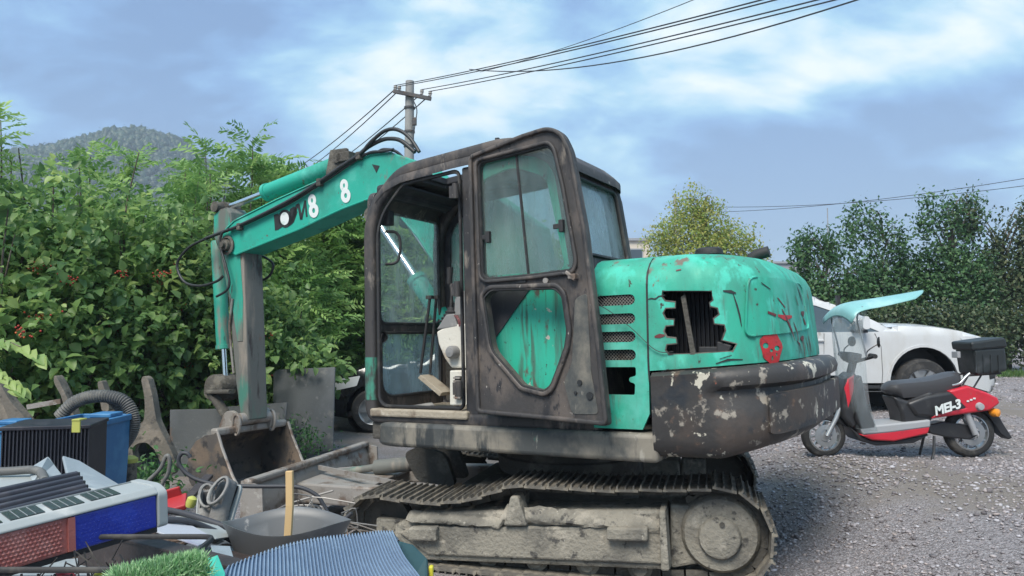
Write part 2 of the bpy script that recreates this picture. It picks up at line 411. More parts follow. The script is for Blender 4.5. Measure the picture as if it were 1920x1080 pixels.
# far hill with its woods
def hill_h(x, y):
    rx = np.interp(x, [-900, -520, -420, -330, -291, -255, -225, -205, -182, -157, -120, -70, -20], [10, 60, 92, 106, 110, 114, 123, 117, 98, 77, 45, 15, -5])
    return rx * np.exp(-((y - 450) / 120.) ** 2) - 2
hx = np.linspace(-900, -20, 170); hy = np.linspace(180, 760, 90); HX_, HY_ = np.meshgrid(hx, hy)
hz = hill_h(HX_, HY_) + 2.5 * np.sin(HX_ * .07) * np.sin(HY_ * .05)
ix = np.arange(hx.size * hy.size).reshape(hy.size, hx.size); Q = np.stack([ix[:-1, :-1], ix[:-1, 1:], ix[1:, 1:], ix[1:, :-1]], -1).reshape(-1, 4)
mat('hill_soil', (.035, .07, .03), .95, 0, (((.06, .10, .045), .05, .45, .6), ((.10, .11, .06), .02, .6, .7)))
tag(link('hill', tri_mesh('hill', np.stack([HX_, HY_, hz], -1).reshape(-1, 3), Q, True), 'hill_soil'), kind='structure')
leafmat('wood_leaf', [(.006, .018, .009), (.012, .034, .014), (.024, .052, .02), (.042, .072, .03)], .2)
nw = 13000; wx = -900 + 840 * rng.random(nw); wy = 300 + 200 * rng.random(nw)
wx[:9000] = -310 + 200 * rng.random(9000); wz = hill_h(wx, wy) + 2.5 * np.sin(wx * .07) * np.sin(wy * .05)
ws = 1.3 + 1.9 * rng.random(nw) ** 1.5
o = stones('hillside_wood', np.stack([wx, wy, wz + ws * .7], -1), ws, 'wood_leaf', flat=1.5); tag(o, 'distant wood covering the rounded hill on the left', 'wood')
nl = 110000; k_ = rng.integers(0, nw, nl); dd = unit(rng.normal(size=(nl, 3))); wp = np.stack([wx, wy, wz + ws * .7], -1)[k_] + dd * (ws[k_] * (.85 + .35 * rng.random(nl)))[:, None] * np.array([1, 1, 1.25])
o2 = leaves('hillside_leafage', wp, rng.normal(size=(nl, 3)), dd, .75, .55, 'wood_leaf', simple=True); tag(o2, 'ragged leafage of the distant hillside wood', 'foliage', kind='stuff')

# ------------------------------------------------------------------ plants
leafmat('broad_leaf', [(.06, .135, .05), (.115, .225, .075), (.18, .31, .10), (.26, .40, .13), (.40, .52, .17)], .5, .45)
leafmat('frond_leaf', [(.09, .20, .06), (.15, .30, .085), (.23, .40, .115), (.32, .49, .15), (.40, .55, .20)], .45)
leafmat('hedge_leaf', [(.022, .045, .022), (.036, .07, .03), (.055, .09, .036), (.085, .115, .048), (.14, .13, .065)], .3)
leafmat('hedge_leaf_green', [(.025, .07, .027), (.042, .11, .04), (.065, .15, .05), (.10, .19, .06)], .3)
leafmat('yellow_leaf', [(.13, .22, .05), (.22, .33, .07), (.33, .38, .09), (.40, .37, .09), (.17, .27, .06)], .45)
leafmat('weed_leaf', [(.03, .09, .03), (.06, .16, .05), (.10, .22, .06)], .3)
mat('bark', (.10, .08, .065), .9, 0, (((.18, .16, .14), 14, .5, .62, .3), ((.04, .035, .03), 30, .56, .66, .2)), .6, 40)
mat('berry_red', (.35, .03, .02), .4, 0, (((.5, .12, .03), 8, .5, .6),))
def stems(parent, base, tops, r0, wob=.12, name='trunk'):
    m = MB(); b = Vector(base)
    for tp in tops:
        tp = Vector(tp); pts = [b.lerp(tp, t) + Vector((random.uniform(-wob, wob), random.uniform(-wob, wob), 0)) * math.sin(t * math.pi) for t in (0, .25, .5, .75, 1)]
        m.tube(spline(pts, 3), r0, 6, scales=[1 - .8 * i / 12 for i in range(13)])
    return m.obj(name, 'bark', parent, smooth=60)
_lf = None
def broad_shrub(label, base, h, rx, ry, nleaf, lsize=.11, nbig=110, zlo=.12, seedcols=None, group='broad leaved shrubs behind the scrap'):
    """several stems, twigs through the crown's volume, drooping heart-shaped leaves; the leaves nearest the viewer are objects of their own"""
    base = (base[0], base[1], float(ground_z(base[0], base[1])))
    t = thing('broad_leaved_shrub', label, 'shrub', base, 0, group)
    tops = []
    nt_ = nleaf // 11
    d = unit(rng.normal(size=(nt_, 3))); rad = rng.random(nt_) ** .45
    tw = d * rad[:, None] * np.array([rx, ry, h * (.88 - zlo) / 2]); tw[:, 2] += h * (.88 + zlo) / 2
    lump = 1 + .18 * np.sin(tw[:, 0] * 4.1 + base[0]) * np.cos(tw[:, 2] * 3.7)
    tw[:, :2] *= lump[:, None]
    ns_ = nt_ // 9; tw[:ns_, 0] = rx * rng.uniform(-.95, .95, ns_); tw[:ns_, 1] = ry * rng.uniform(-.8, .6, ns_); sh_ = rng.random(ns_); gi = rng.integers(0, 12, ns_); gx_s = rng.uniform(-.9, .9, 12) * rx; gh = rng.uniform(.12, .42, 12)
    tw[:ns_, 0] = gx_s[gi] + .05 * rng.normal(size=ns_); tw[:ns_, 2] = h * .80 + sh_ * (h * .12 + gh[gi]); d[:ns_] = unit(rng.normal(size=(ns_, 3)) * np.array([.8, .8, .3]) + np.array([0, 0, .6]))
    td = unit(d * np.array([1, 1, .6]) + np.array([0, -.25, .15]) + .5 * rng.normal(size=(nt_, 3)))
    P = np.repeat(tw, 11, 0); D = np.repeat(td, 11, 0); s = np.tile(np.linspace(0, 1, 11), nt_)
    P = P + D * (s * .32)[:, None] + .03 * rng.normal(size=P.shape)
    ax = unit(D * .5 + .8 * rng.normal(size=P.shape) + np.array([0, -.15, -.35])); nr = unit(np.array([0, -.35, 1.]) + .45 * rng.normal(size=P.shape))
    ln = lsize * (.45 + .95 * rng.random(len(P)) ** 1.3); tone = np.clip(np.repeat(rng.random(nt_), 11) * .55 + .45 * rng.random(len(P)) - .05, 0, 1)
    tip = np.repeat(rng.random(nt_) < .12, 11); tone[tip] = np.clip(tone[tip] + .35, 0, 1)
    stems(t, (0, 0, 0), [tw[i] for i in rng.choice(nt_, min(nt_, 26), replace=False)], .028)
    # leaves that show largest become parts
    global _lf
    if _lf is None:
        o_ = leaves('leaf', np.zeros((1, 3)), np.array([[0, 1., 0]]), np.array([[0, 0, 1.]]), 1, .72, 'broad_leaf', rnd=np.array([.62])); _lf = []
        for v_ in (.35, .55, .75, .95):
            me = o_.data.copy(); me.attributes['rnd'].data.foreach_set('value', np.full(len(me.vertices), v_, np.float32)); _lf.append(me)
        bpy.data.objects.remove(o_)
    front = np.argsort(P[:, 1] + P[:, 0] * -.25 + .25 * rng.random(len(P)))[:nbig]
    keep = np.ones(len(P), bool); keep[front] = False
    for i in front:
        y = Vector(ax[i]); z = Vector(nr[i]); x = y.cross(z).normalized(); z = x.cross(y)
        o = bpy.data.objects.new('leaf', _lf[min(3, int(tone[i] * 4))]); COL.objects.link(o); o.parent = t
        M = Matrix((x, y, z)).transposed().to_4x4() @ Matrix.Scale(ln[i] * 1.1, 4); M.translation = Vector(P[i]); o.matrix_local = M
    o = leaves('foliage', P[keep], ax[keep], nr[keep], ln[keep], ln[keep] * .72, 'broad_leaf', t, rnd=tone[keep]); o['kind'] = 'stuff'
    return t
def frond_shrub(label, base, h, rx, ry, nfr, flen=.42, lfl=.10, m='frond_leaf', spires=6, zlo=.1, group='feathery shrubs along the hedge', shoots=.9, name='feathery_shrub'):
    """upright shoots carrying pinnate fronds"""
    base = (base[0], base[1], float(ground_z(base[0], base[1])))
    t = thing(name, label, 'shrub', base, 0, group)
    sh = []
    for i in range(spires):
        a = random.uniform(0, 6.28); rr = random.random() ** .6; sh.append(Vector((rx * .8 * rr * math.cos(a), ry * .8 * rr * math.sin(a), h * random.uniform(.86, 1.12))))
    stems(t, (0, 0, 0), sh, .03, .15, 'stem')
    d = unit(rng.normal(size=(nfr, 3))); rad = rng.random(nfr) ** .5
    o = d * rad[:, None] * np.array([rx, ry, h * (1 - zlo) * .36]); o[:, 2] += h * (zlo + (1 - zlo) * .38)
    nsh = int(nfr * shoots * .35); k = rng.integers(0, spires, nsh); s = .55 + .45 * rng.random(nsh) ** .7
    o[:nsh] = np.array(sh)[k] * s[:, None]; d[:nsh] = unit(rng.normal(size=(nsh, 3)) * np.array([1, 1, .3]) + np.array([0, 0, .5]))
    fd = unit(d * np.array([1, 1, .5]) + np.array([0, 0, .45]) + .3 * rng.normal(size=(nfr, 3)))
    sd = unit(np.cross(fd, unit(rng.normal(size=(nfr, 3)) * .5 + np.array([0, -.3, 1.])))); up = np.cross(sd, fd)
    fl = flen * (.55 + .7 * rng.random(nfr)); np_ = 9
    j = np.linspace(.12, 1, np_); droop = (j ** 2) * .35
    axp = o[:, None, :] + fd[:, None, :] * (fl[:, None] * j)[:, :, None] - np.array([0, 0, 1.]) * (fl[:, None] * droop)[:, :, None]
    P = np.concatenate([axp, axp], 1).reshape(-1, 3)
    side = np.concatenate([np.repeat(sd[:, None], np_, 1), -np.repeat(sd[:, None], np_, 1)], 1).reshape(-1, 3)
    F = np.repeat(fd, 2 * np_, 0); U = np.repeat(up, 2 * np_, 0)
    ax = unit(side * 1.0 + F * .6 - np.array([0, 0, .25]) + .18 * rng.normal(size=P.shape)); tone = np.clip(np.repeat(rng.random(nfr), 2 * np_) * .75 + .25 * rng.random(len(P)), 0, 1)
    taper = np.tile(np.concatenate([1 - .45 * np.abs(j - .45)] * 2), nfr)
    ln = lfl * taper * (.8 + .4 * rng.random(len(P)))
    ob = leaves('foliage', P, ax, unit(U + .25 * rng.normal(size=P.shape)), ln, ln * .32, m, t, rnd=tone, simple=True); ob['kind'] = 'stuff'
    return t
def leafy_tree(label, base, h, lobes, nleaf, lsize, m, group, name='tree', cat='tree', trunk=.09, ratio=.6):
    """lobes: (x, y, z, rx, ry, rz) ellipsoids of the crown, filled with leaf clumps"""
    base = (base[0], base[1], float(ground_z(base[0], base[1])))
    t = thing(name, label, cat, base, 0, group)
    wts = np.array([l[3] * l[4] * l[5] for l in lobes]) ** .67; wts /= wts.sum()
    nc = nleaf // 9; k = rng.choice(len(lobes), nc, p=wts); Lb = np.array(lobes)[k]
    d = unit(rng.normal(size=(nc, 3))); c = Lb[:, :3] + d * (rng.random(nc) ** .4)[:, None] * Lb[:, 3:]
    P = np.repeat(c, 9, 0) + lsize * 1.3 * rng.normal(size=(nc * 9, 3)); tone = np.clip(np.repeat(rng.random(nc), 9) * .7 + .3 * rng.random(nc * 9), 0, 1)
    ax = unit(rng.normal(size=P.shape) + np.array([0, -.1, -.3])); nr = unit(np.repeat(d, 9, 0) * .6 + np.array([0, -.2, .8]) + .5 * rng.normal(size=P.shape))
    ln = lsize * (.6 + .8 * rng.random(len(P)))
    ob = leaves('crown', P, ax, nr, ln, ln * ratio, m, t, rnd=tone, simple=True); ob['kind'] = 'stuff'
    mb = MB(); top = Vector((0, 0, h * .72)); mb.tube(spline([(0, 0, 0), (.1 * trunk, 0, h * .3), (-.5 * trunk, .3 * trunk, h * .6), tuple(top)], 4), trunk, 8, scales=[1 - .85 * i / 12 for i in range(13)])
    mb.obj('trunk', 'bark', t, smooth=60); lm = MB()
    for l in lobes:
        for _ in range(4):
            e = Vector(l[:3]) + Vector((random.uniform(-1, 1) * l[3], random.uniform(-1, 1) * l[4], random.uniform(-.4, .7) * l[5])) * .6
            s0 = Vector((0, 0, max(.15 * h, min(e.z - .3 * h * random.random(), .8 * h)))); lm.tube(spline([s0, s0.lerp(e, .5) + Vector((0, 0, .08 * h)), e], 3), trunk * .26, 5, scales=[1, .85, .7, .55, .45, .3, .15])
    lm.obj('limbs', 'bark', t, smooth=60)
    return t
# broad-leaved shrubs on the left
BS = [('broad leaved shrub at the left edge behind the blue bin', (-5.11, 7.3), 3.02, 0.95, 0.8, 5200),
      ('tall broad leaved shrub with red berries left of the corrugated hose', (-4.93, 8.1), 3.24, 1.0, 0.8, 5600),
      ('broad leaved shrub with berries behind the H shaped steel frame', (-4.57, 8.8), 3.23, 0.95, 0.8, 5200),
      ('dark broad leaved shrub with berries left of the excavator arm', (-4.12, 9.3), 3.03, 0.95, 0.8, 5200),
      ('broad leaved shrub growing behind the excavator arm and bucket', (-3.53, 9.7), 2.3, 0.95, 0.75, 4800),
      ('broad leaved shrub growing behind the leaning grey steel sheet', (-3.25, 10.2), 2.0, 0.66, 0.6, 4000),
      ('broad leaved shrub at the far left edge, behind the others', (-6.81, 9.0), 3.4, 1.0, 0.8, 3000)]
shr = []
for lb, b, h, rx, ry, nlf in BS:
    shr.append(broad_shrub(lb, b, h * .93, rx, ry, int(nlf * .95), .112))
# berries
ico = bmesh.new(); bmesh.ops.create_icosphere(ico, subdivisions=1, radius=1); iv = np.array([v.co for v in ico.verts]); iff = np.array([[v.index for v in f.verts] for f in ico.faces]); ico.free()
for t, (lb, b, h, rx, ry, nlf) in list(zip(shr, BS))[:5]:
    c = []
    for _ in range(7):
        p = np.array([rx * .95 * random.uniform(-1, 1), -ry * random.uniform(.55, 1.0), h * random.uniform(.35, .8)]); c.append(p + .035 * rng.normal(size=(16, 3)) * np.array([1.6, 1, .8]))
    c = np.concatenate(c); V = (iv[None] * .011 + c[:, None]).reshape(-1, 3); T = (np.arange(len(c))[:, None, None] * len(iv) + iff[None]).reshape(-1, 3)
    o = link('berries', tri_mesh('berries', V, T, True), 'berry_red', t); o['kind'] = 'stuff'
# feathery shrubs behind and above them
FS = [('tall feathery shrub rising at the left edge of the picture', (-5.94, 8.0), 3.86, 0.8, 0.7, 560),
      ('pale feathery shrub near the left edge, above the berry shrubs', (-6.29, 9.8), 3.0, 0.9, 0.8, 640),
      ('feathery shrub with tall shoots against the hill', (-5.7, 10.2), 3.54, 1.0, 0.8, 820),
      ('feathery shrub between the hill shoots and the arm', (-5.23, 11), 3.3, 1.05, 0.8, 820),
      ('feathery shrub with the tallest shoots left of the arm cylinder rod', (-4.44, 11), 3.94, 0.95, 0.8, 820),
      ('feathery shrub with tall shoots behind the arm cylinder', (-3.91, 11.8), 3.86, 1.0, 0.8, 820),
      ('bright feathery shrub directly under the boom lettering', (-3.82, 13.6), 4.22, 1.3, 0.9, 1100),
      ('bright feathery shrub left of the cab front pillar', (-2.96, 13.9), 3.72, 1.3, 0.9, 1100),
      ('feathery shrub seen through the cab front window', (-1.95, 14.2), 3.93, 1.3, 0.9, 1000),
      ('feathery shrub hidden behind the cab seat', (-0.84, 14.6), 3.63, 1.3, 0.9, 700),
      ('loose feathery shrub standing in front of the berry shrubs at the left edge', (-5.51, 8.3), 3.23, 0.75, 0.55, 330),
      ('slender feathery shrub between the berry shrubs, below the hill top', (-4.81, 8.9), 3.38, 0.6, 0.5, 260),
      ('feathery shrub left of the arm in front of the dark berry shrub', (-4.32, 9.5), 3.4, 0.7, 0.5, 320),
      ('low feathery shrub hidden behind the engine hood', (0.53, 14.8), 3.12, 1.3, 0.9, 450)]
for lb, b, h, rx, ry, nf in FS:
    frond_shrub(lb, b, h, rx, ry, nf, .052 * b[1], .0118 * b[1])
# sprig of large leaves reaching in from the left
sp = thing('leafy_branch', 'bright leafy branch reaching in from the left above the blue crate', 'branch', (-3.6, 4.4, 0), 0)
mb = MB(); br = spline([(-.35, .05, .75), (0, 0, 1.2), (.35, .02, 1.52), (.62, -.05, 1.56), (.86, -.08, 1.46)], 5); mb.tube(br, .009, 6, scales=[1 - .75 * i / 20 for i in range(21)]); mb.obj('stem', 'bark', sp, smooth=60)
mb = MB(); br2 = spline([(.35, .02, 1.5), (.55, -.06, 1.40), (.74, -.1, 1.28)], 5); mb.tube(br2, .006, 6); mb.obj('stem', 'bark', sp, smooth=60)
for i, p in enumerate(br[8:] + br2[3:]):
    for s_ in (-1, 1):
        y = Vector((.5 + .3 * random.random(), -.2 + .25 * s_, -.35 - .3 * random.random())).normalized(); z = Vector((0, -.5, 1)) + Vector((random.gauss(0, .3), random.gauss(0, .3), 0)); x = y.cross(z).normalized(); z = x.cross(y)
        o = bpy.data.objects.new('leaf', _lf[random.choice((2, 3, 3))]); COL.objects.link(o); o.parent = sp
        M = Matrix((x, y, z)).transposed().to_4x4() @ Matrix.Scale(random.uniform(.07, .11), 4); M.translation = p; o.matrix_local = M
# row of trees along the far side of the yard
def hedge_tree(label, x, y, h, wd, n_sp, m, nleaf):
    lobes = [(0, 0, h * .37, wd, wd * .8, h * .30), (-wd * .45, 0, h * .50, wd * .5, wd * .5, h * .17), (wd * .5, .1, h * .47, wd * .5, wd * .5, h * .17)]
    for i in range(n_sp):
        a = (i + random.uniform(.25, .75)) / n_sp * 2 - 1; q = random.uniform(.58, .86); lobes.append((a * wd * .85, random.uniform(-.3, .3), h * q, wd * random.uniform(.18, .27), wd * .22, h * random.uniform(.14, .2)))
    return leafy_tree(label, (x, y), h, lobes, int(nleaf * 1.5), .105, m, 'trees along the far side of the yard', 'hedge_tree', trunk=.09)
HT = [('green hedge tree nearest the excavator at the left end of the far row', 8.7, 20.5, 4.3, 1.25, 4, 'hedge_leaf_green', 8500), ('hedge tree with slim upright tops above the white pickup roof', 10.6, 21.0, 4.9, 1.25, 4, 'hedge_leaf_green', 8000),
      ('tallest hedge tree, its tip above the scooter canopy', 12.3, 20.6, 5.5, 1.2, 4, 'hedge_leaf_green', 8000), ('brownish green hedge tree above the pickup bonnet', 13.9, 20.8, 5.3, 1.25, 4, 'hedge_leaf', 8000),
      ('broad brownish hedge tree above the scooter top box', 15.5, 20.6, 5.6, 1.3, 4, 'hedge_leaf', 8000), ('hedge tree at the right edge of the picture', 17.2, 20.9, 5.3, 1.3, 3, 'hedge_leaf', 8000), ('low hedge tree in the row just past the right edge', 19.2, 21.2, 4.9, 1.3, 3, 'hedge_leaf', 5000)]
for a in HT: hedge_tree(*a)
ub = [(8.3, 19.4, .9), (9.9, 19.6, 1.0), (11.4, 19.4, 1.0), (13.0, 19.6, 1.05), (14.6, 19.4, 1.0), (16.2, 19.5, 1.05), (18.0, 19.6, 1.0)]
un = ['left end of the far tree row', 'row behind the pickup cab', 'row behind the scooter canopy', 'row behind the pickup bonnet', 'row behind the top box', 'row right of the top box', 'right edge of the picture']
for (x, y, s_), lb in zip(ub, un):
    leafy_tree('dark undergrowth bush at the foot of the trees, ' + lb, (x, y), 2.2, [(0, 0, .95, s_, .6, .9), (-.4, 0, 1.2, .6, .5, .7), (.5, 0, 1.3, .6, .5, .6)], 4600, .10, 'hedge_leaf', 'undergrowth at the foot of the far trees', 'undergrowth_bush', 'bush', .04)
# the yellowing tree behind the engine hood
leafy_tree('yellowing tree with thin crown standing behind the engine hood', (7.0, 27.0), 7.2, [(0, 0, 3.5, 2.1, 1.7, 1.2), (-1.4, 0, 3.1, 1.2, 1.2, .9), (1.5, 0, 3.0, 1.2, 1.1, .8), (-.3, 0, 4.7, 1.5, 1.1, .9), (-.5, 0, 5.7, .75, .6, .95), (1.0, 0, 4.5, 1.1, .8, .75), (-1.4, 0, 4.5, .8, .7, .8), (1.8, 0, 3.8, .6, .6, .6), (.3, 0, 5.6, .55, .5, .6)], 21000, .105, 'yellow_leaf', None, 'yellowing_tree', trunk=.13)
# grass verge at the foot of the far trees
ng = 9000; gx_ = 7 + 14 * rng.random(ng); gy_ = 18.3 + 1.3 * rng.random(ng); leafmat('grass_blade', [(.05, .12, .03), (.10, .20, .05), (.16, .24, .08)], .3)
tag(leaves('grass_verge', np.stack([gx_, gy_, ground_z(gx_, gy_)], -1), unit(rng.normal(size=(ng, 3)) * .35 + np.array([0, 0, 1.])), rng.normal(size=(ng, 3)), .10 + .1 * rng.random(ng), .02, 'grass_blade', simple=True), 'strip of grass along the foot of the far trees', 'grass', kind='stuff')

# ------------------------------------------------------------------ pole and wires
mat('concrete', (.27, .27, .265), .9, 0, (((.19, .19, .19), 6, .5, .65, .3), ((.34, .34, .33), 20, .58, .7)), .3, 60)
mat('steel_dark', (.07, .07, .075), .6, .4, (((.14, .10, .08), 12, .52, .68),), .2, 40)
mat('porcelain', (.35, .33, .32), .3)
mat('wire_black', (.035, .037, .045), .6)
PX_, PY_ = -2.11, 15.0
pole = thing('utility_pole', 'grey concrete utility pole with crossarm behind the boom', 'utility pole', (PX_, PY_, .1))
MB().tube([(0, 0, 0), (0, 0, 3.4), (0, 0, 6.66)], .112, 16, scales=[1.15, 1.0, .78]).obj('shaft', 'concrete', pole, smooth=40)
MB().bar((-.32, -.10, 6.42), (.46, -.16, 6.24), .07, .07).obj('crossarm', 'steel_dark', pole)
MB().box((.12, -.13, 5.78), (.09, .07, .16)).obj('junction_box', 'steel_dark', pole, bevel=.01)
MB().tube(spline([(.1, -.13, 6.2), (.17, -.15, 6.0), (.13, -.14, 5.7), (.08, -.13, 5.3)], 5), .012, 5).obj('cable_drop', 'wire_black', pole)
mb = MB()
for z_ in (6.1, 5.6, 5.3): mb.lathe([(.105, -.02), (.115, -.02), (.115, .02), (.105, .02)], (0, 0, z_), (0, 0, 1), 16)
mb.obj('strap', 'steel_dark', pole)
ins = [Vector((-.28, -.10, 6.44)), Vector((-.20, -.10, 6.42)), Vector((.27, -.14, 6.34)), Vector((.44, -.155, 6.30))]
for p in ins: MB().lathe([(0, 0), (.028, 0), (.03, .04), (.045, .05), (.03, .07), (.04, .09), (0, .12)], p, (0, 0, 1), 10).obj('insulator', 'porcelain', pole, smooth=40)
def wire(label, a, b, sag, r=.0085, group='overhead wires', n=24):
    a, b = Vector(a), Vector(b); pts = [a.lerp(b, i / n) - Vector((0, 0, sag * 4 * (i / n) * (1 - i / n))) for i in range(n + 1)]
    o = MB().tube(pts, r, 5).obj('overhead_wire', 'wire_black'); tag(o, label, 'wire', group); return o
base_ = Vector((PX_, PY_, .1))
near_ends = [(3.111, 6.0, 4.646), (3.244, 6.0, 4.646), (3.577, 6.0, 4.637), (3.733, 6.0, 4.637)]
nm = ['topmost of the four parallel wires right of the pole', 'second of the four parallel wires right of the pole', 'third of the four parallel wires right of the pole', 'lowest of the four parallel wires right of the pole']
for p, e, lb in zip(ins, near_ends, nm): wire(lb, base_ + p + Vector((0, 0, .1)), e, .07)
far_ends = [(-11.387, 34.0, 8.416), (-10.89, 34.0, 8.291), (-10.269, 34.0, 8.166), (-9.896, 34.0, 8.042)]
nm2 = ['uppermost of the four wires falling left from the pole', 'second of the four wires falling left from the pole', 'third of the four wires falling left from the pole', 'lowest of the four wires falling left from the pole']
for p, e, lb in zip(ins, far_ends, nm2): wire(lb, base_ + p + Vector((0, .05, .05)), e, .25, .013)
wire('sagging single wire below the four, curving up to the right', [(-0.823, 14.0, 6.652)][0], [(3.959, 6.0, 4.747)][0], .36, .009)
wire('thin wire rising above the four parallel wires', [(-0.661, 15.0, 6.955)][0], [(2.931, 9.0, 6.022)][0], .1, .006)
nm3 = ['lower distant wire crossing the sky above the hedge trees', 'upper faint distant wire above the hedge trees']
for (a, b), lb in zip((([(16.134, 60.0, 11.72)][0], [(31.763, 40.0, 10.028)][0]), ([(16.128, 60.0, 11.281)][0], [(31.788, 40.0, 10.588)][0])), nm3): wire(lb, a, b, .5, .02, 'distant wires')
pm = MB().tube([(0, 0, 0), (0, 0, 9.7)], .12, 8, scales=[1, .7]).obj('distant_pole', 'concrete', None); pm.location = [(10.009, 45.0, 1.62)][0][:2] + (.3,); tag(pm, 'slim grey pole behind the yellowing tree', 'pole')
pm = MB().tube([(0, 0, 0), (0, 0, 13.0)], .09, 8, scales=[1, .5]).obj('distant_mast', 'concrete', None); pm.location = [(30.08, 70.0, 1.62)][0][:2] + (.3,); tag(pm, 'thin distant mast above the hedge trees', 'mast')
# far buildings
mat('render_beige', (.55, .48, .40), .9, 0, (((.48, .42, .36), 2, .5, .6),)); mat('render_grey', (.40, .45, .48), .9); mat('window_dark', (.05, .07, .09), .2); mat('roof_grey', (.25, .26, .28), .8)
def far_house(label, p, sx, sy, sz, m, rows, cols):
    t = thing('far_building', label, 'building', p, 0, 'far buildings'); MB().box((0, 0, sz / 2), (sx, sy, sz)).obj('wall', m, t); MB().box((0, 0, sz + .12), (sx + .5, sy + .5, .24)).obj('roof', 'roof_grey', t)
    for i in range(rows):
        for j in range(cols):
            f = MB().box((-sx / 2 + sx * (j + .5) / cols, -sy / 2 - .03, sz * (i + .55) / rows), (sx / cols * .5, .08, sz / rows * .45)).obj('window', 'roof_grey', t)
            MB().box((-sx / 2 + sx * (j + .5) / cols, -sy / 2 - .06, sz * (i + .55) / rows), (sx / cols * .42, .06, sz / rows * .38)).obj('pane', 'window_dark', f)
far_house('distant beige building beside the cab rear window', [(12.146, 75.0, 1.62)][0][:2] + (.2,), 2.6, 6, 10.2, 'render_beige', 3, 1)
far_house('distant pale building glimpsed under the boom', [(-13.82, 60.0, 1.62)][0][:2] + (.2,), 4.0, 8, 9.5, 'render_grey', 3, 2)
far_house('long low distant building between the yellowing tree and the hedge', [(33.848, 95.0, 1.62)][0][:2] + (.3,), 6, 8, 9.6, 'roof_grey', 3, 4)

# small tufts of grass in the gravel
for i in range(16):
    gx0 = random.uniform(2.6, 13.0); gy0 = random.uniform(8.2, 17.5)
    if gy0 < 13.6 and gy0 > 9.6 and gx0 < 7.6: gy0 += 4.4
    nt0 = 60; tg0 = leaves('grass_tuft', np.stack([.07 * rng.normal(size=nt0), .07 * rng.normal(size=nt0), np.zeros(nt0)], -1), unit(rng.normal(size=(nt0, 3)) * .45 + np.array([0, 0, 1.])), rng.normal(size=(nt0, 3)), .06 + .07 * rng.random(nt0), .010, 'grass_blade', simple=True)
    tg0.location = (gx0, gy0, float(ground_z(gx0, gy0))); tag(tg0, 'small grass tuft growing out of the gravel yard', 'grass', 'grass tufts in the gravel', 'stuff')


# ================================================================== the excavator
GREEN = (.028, .40, .275)
DIRT = ((.10, .085, .07), 5, .56, .72, .35)
mat('paint_green', (.03, .36, .25), .5, 0, (((.045, .27, .20), 2.6, .42, .62, .4), ((.10, .43, .345), 1.7, .50, .66, .9), ((.065, .47, .36), 6, .52, .64, .5), ((.07, .18, .14), 12, .56, .68, .12), ((.15, .13, .105), 7, .615, .69, .3), ((.05, .045, .04), 28, .64, .69, .5), ((.17, .085, .055), 4, .665, .70)), .3, 22, .4, bdist=.006, rmix=.8)
mat('paint_green_boom', (.022, .34, .255), .5, 0, (((.03, .25, .195), 1.6, .44, .64, 1), ((.07, .40, .325), 2.6, .52, .66, 1), ((.10, .22, .18), 10, .60, .70, .4), ((.11, .09, .075), 18, .645, .70, 1), ((.16, .09, .06), 6, .665, .71)), .2, 24, .4, bdist=.004, rmix=.75)
mat('paint_green_scuffed', GREEN, .45, 0, (((.035, .25, .185), 6, .46, .62, .12), ((.05, .15, .11), 18, .55, .66, .08), ((.10, .085, .07), 7, .59, .66, .5), ((.45, .42, .36), 9, .66, .68), ((.03, .03, .03), 26, .62, .67, .6)), .2, 30, .5, bdist=.004, rmix=.8)
mat('paint_green_worn', (.03, .30, .225), .55, 0, (((.13, .14, .125), 3.0, .46, .62, .25), ((.20, .19, .165), 7, .56, .70, .2), ((.05, .06, .055), 14, .60, .70, .3)), .3, 30, .4, bdist=.006)
mat('cab_black', (.045, .042, .042), .6, 0, (((.105, .088, .078), 3.2, .46, .62, .6), ((.022, .022, .025), 5, .52, .64, .4), ((.19, .165, .14), 9, .58, .70, .35), ((.028, .027, .03), 26, .57, .66, .4), ((.32, .30, .27), 38, .665, .71, .6)), .45, 40, .45, bdist=.005)
mat('pillar_worn', (.05, .048, .046), .6, 0, (((.05, .22, .16), 7, .48, .58, .35), ((.20, .19, .16), 12, .58, .68, .3)), .4, 40, .4)
mat('cab_inner', (.028, .029, .034), .8, 0, (((.05, .05, .055), 6, .5, .65),))
mat('skirt_paint', (.06, .065, .065), .6, 0, (((.22, .20, .165), 2.0, .44, .62, .8), ((.035, .04, .042), 8, .50, .64, .22), ((.30, .28, .24), 16, .63, .72, .3), ((.04, .17, .13), 6, .68, .74, .5)), .35, 36, .4, bdist=.004)
mat('counterweight_paint', (.040, .038, .038), .5, 0, (((.062, .050, .044), 2.4, .47, .62), ((.022, .026, .032), 5, .54, .66), ((.12, .08, .06), 13, .60, .70), ((.26, .235, .20), 9, .56, .62, .8, 9), ((.50, .47, .39), 8.0, .612, .632, .8, 10), ((.30, .10, .07), 9, .70, .73)), .5, 26, .4, bdist=.006)
mat('mud_steel', (.245, .228, .192), .93, 0, (((.15, .142, .125), 2.4, .44, .60), ((.32, .295, .25), 8, .53, .68), ((.075, .072, .068), 13, .57, .67), ((.36, .34, .29), 42, .62, .72)), .9, 45, .15, bdist=.012)
mat('shoe_steel', (.13, .12, .105), .82, .15, (((.24, .215, .175), 6, .47, .62), ((.06, .058, .055), 13, .55, .66), ((.34, .31, .26), 30, .62, .71)), .8, 50, .3, bdist=.008)
mat('mud_dark', (.085, .08, .072), .95, 0, (((.15, .14, .12), 5, .5, .65),), .8, 40, .15, bdist=.012)
mat('bare_steel', (.30, .28, .26), .62, .35, (((.16, .12, .095), 5, .48, .64), ((.40, .38, .35), 20, .58, .70), ((.24, .11, .06), 3, .60, .72)), .4, 40, .4, bdist=.004)
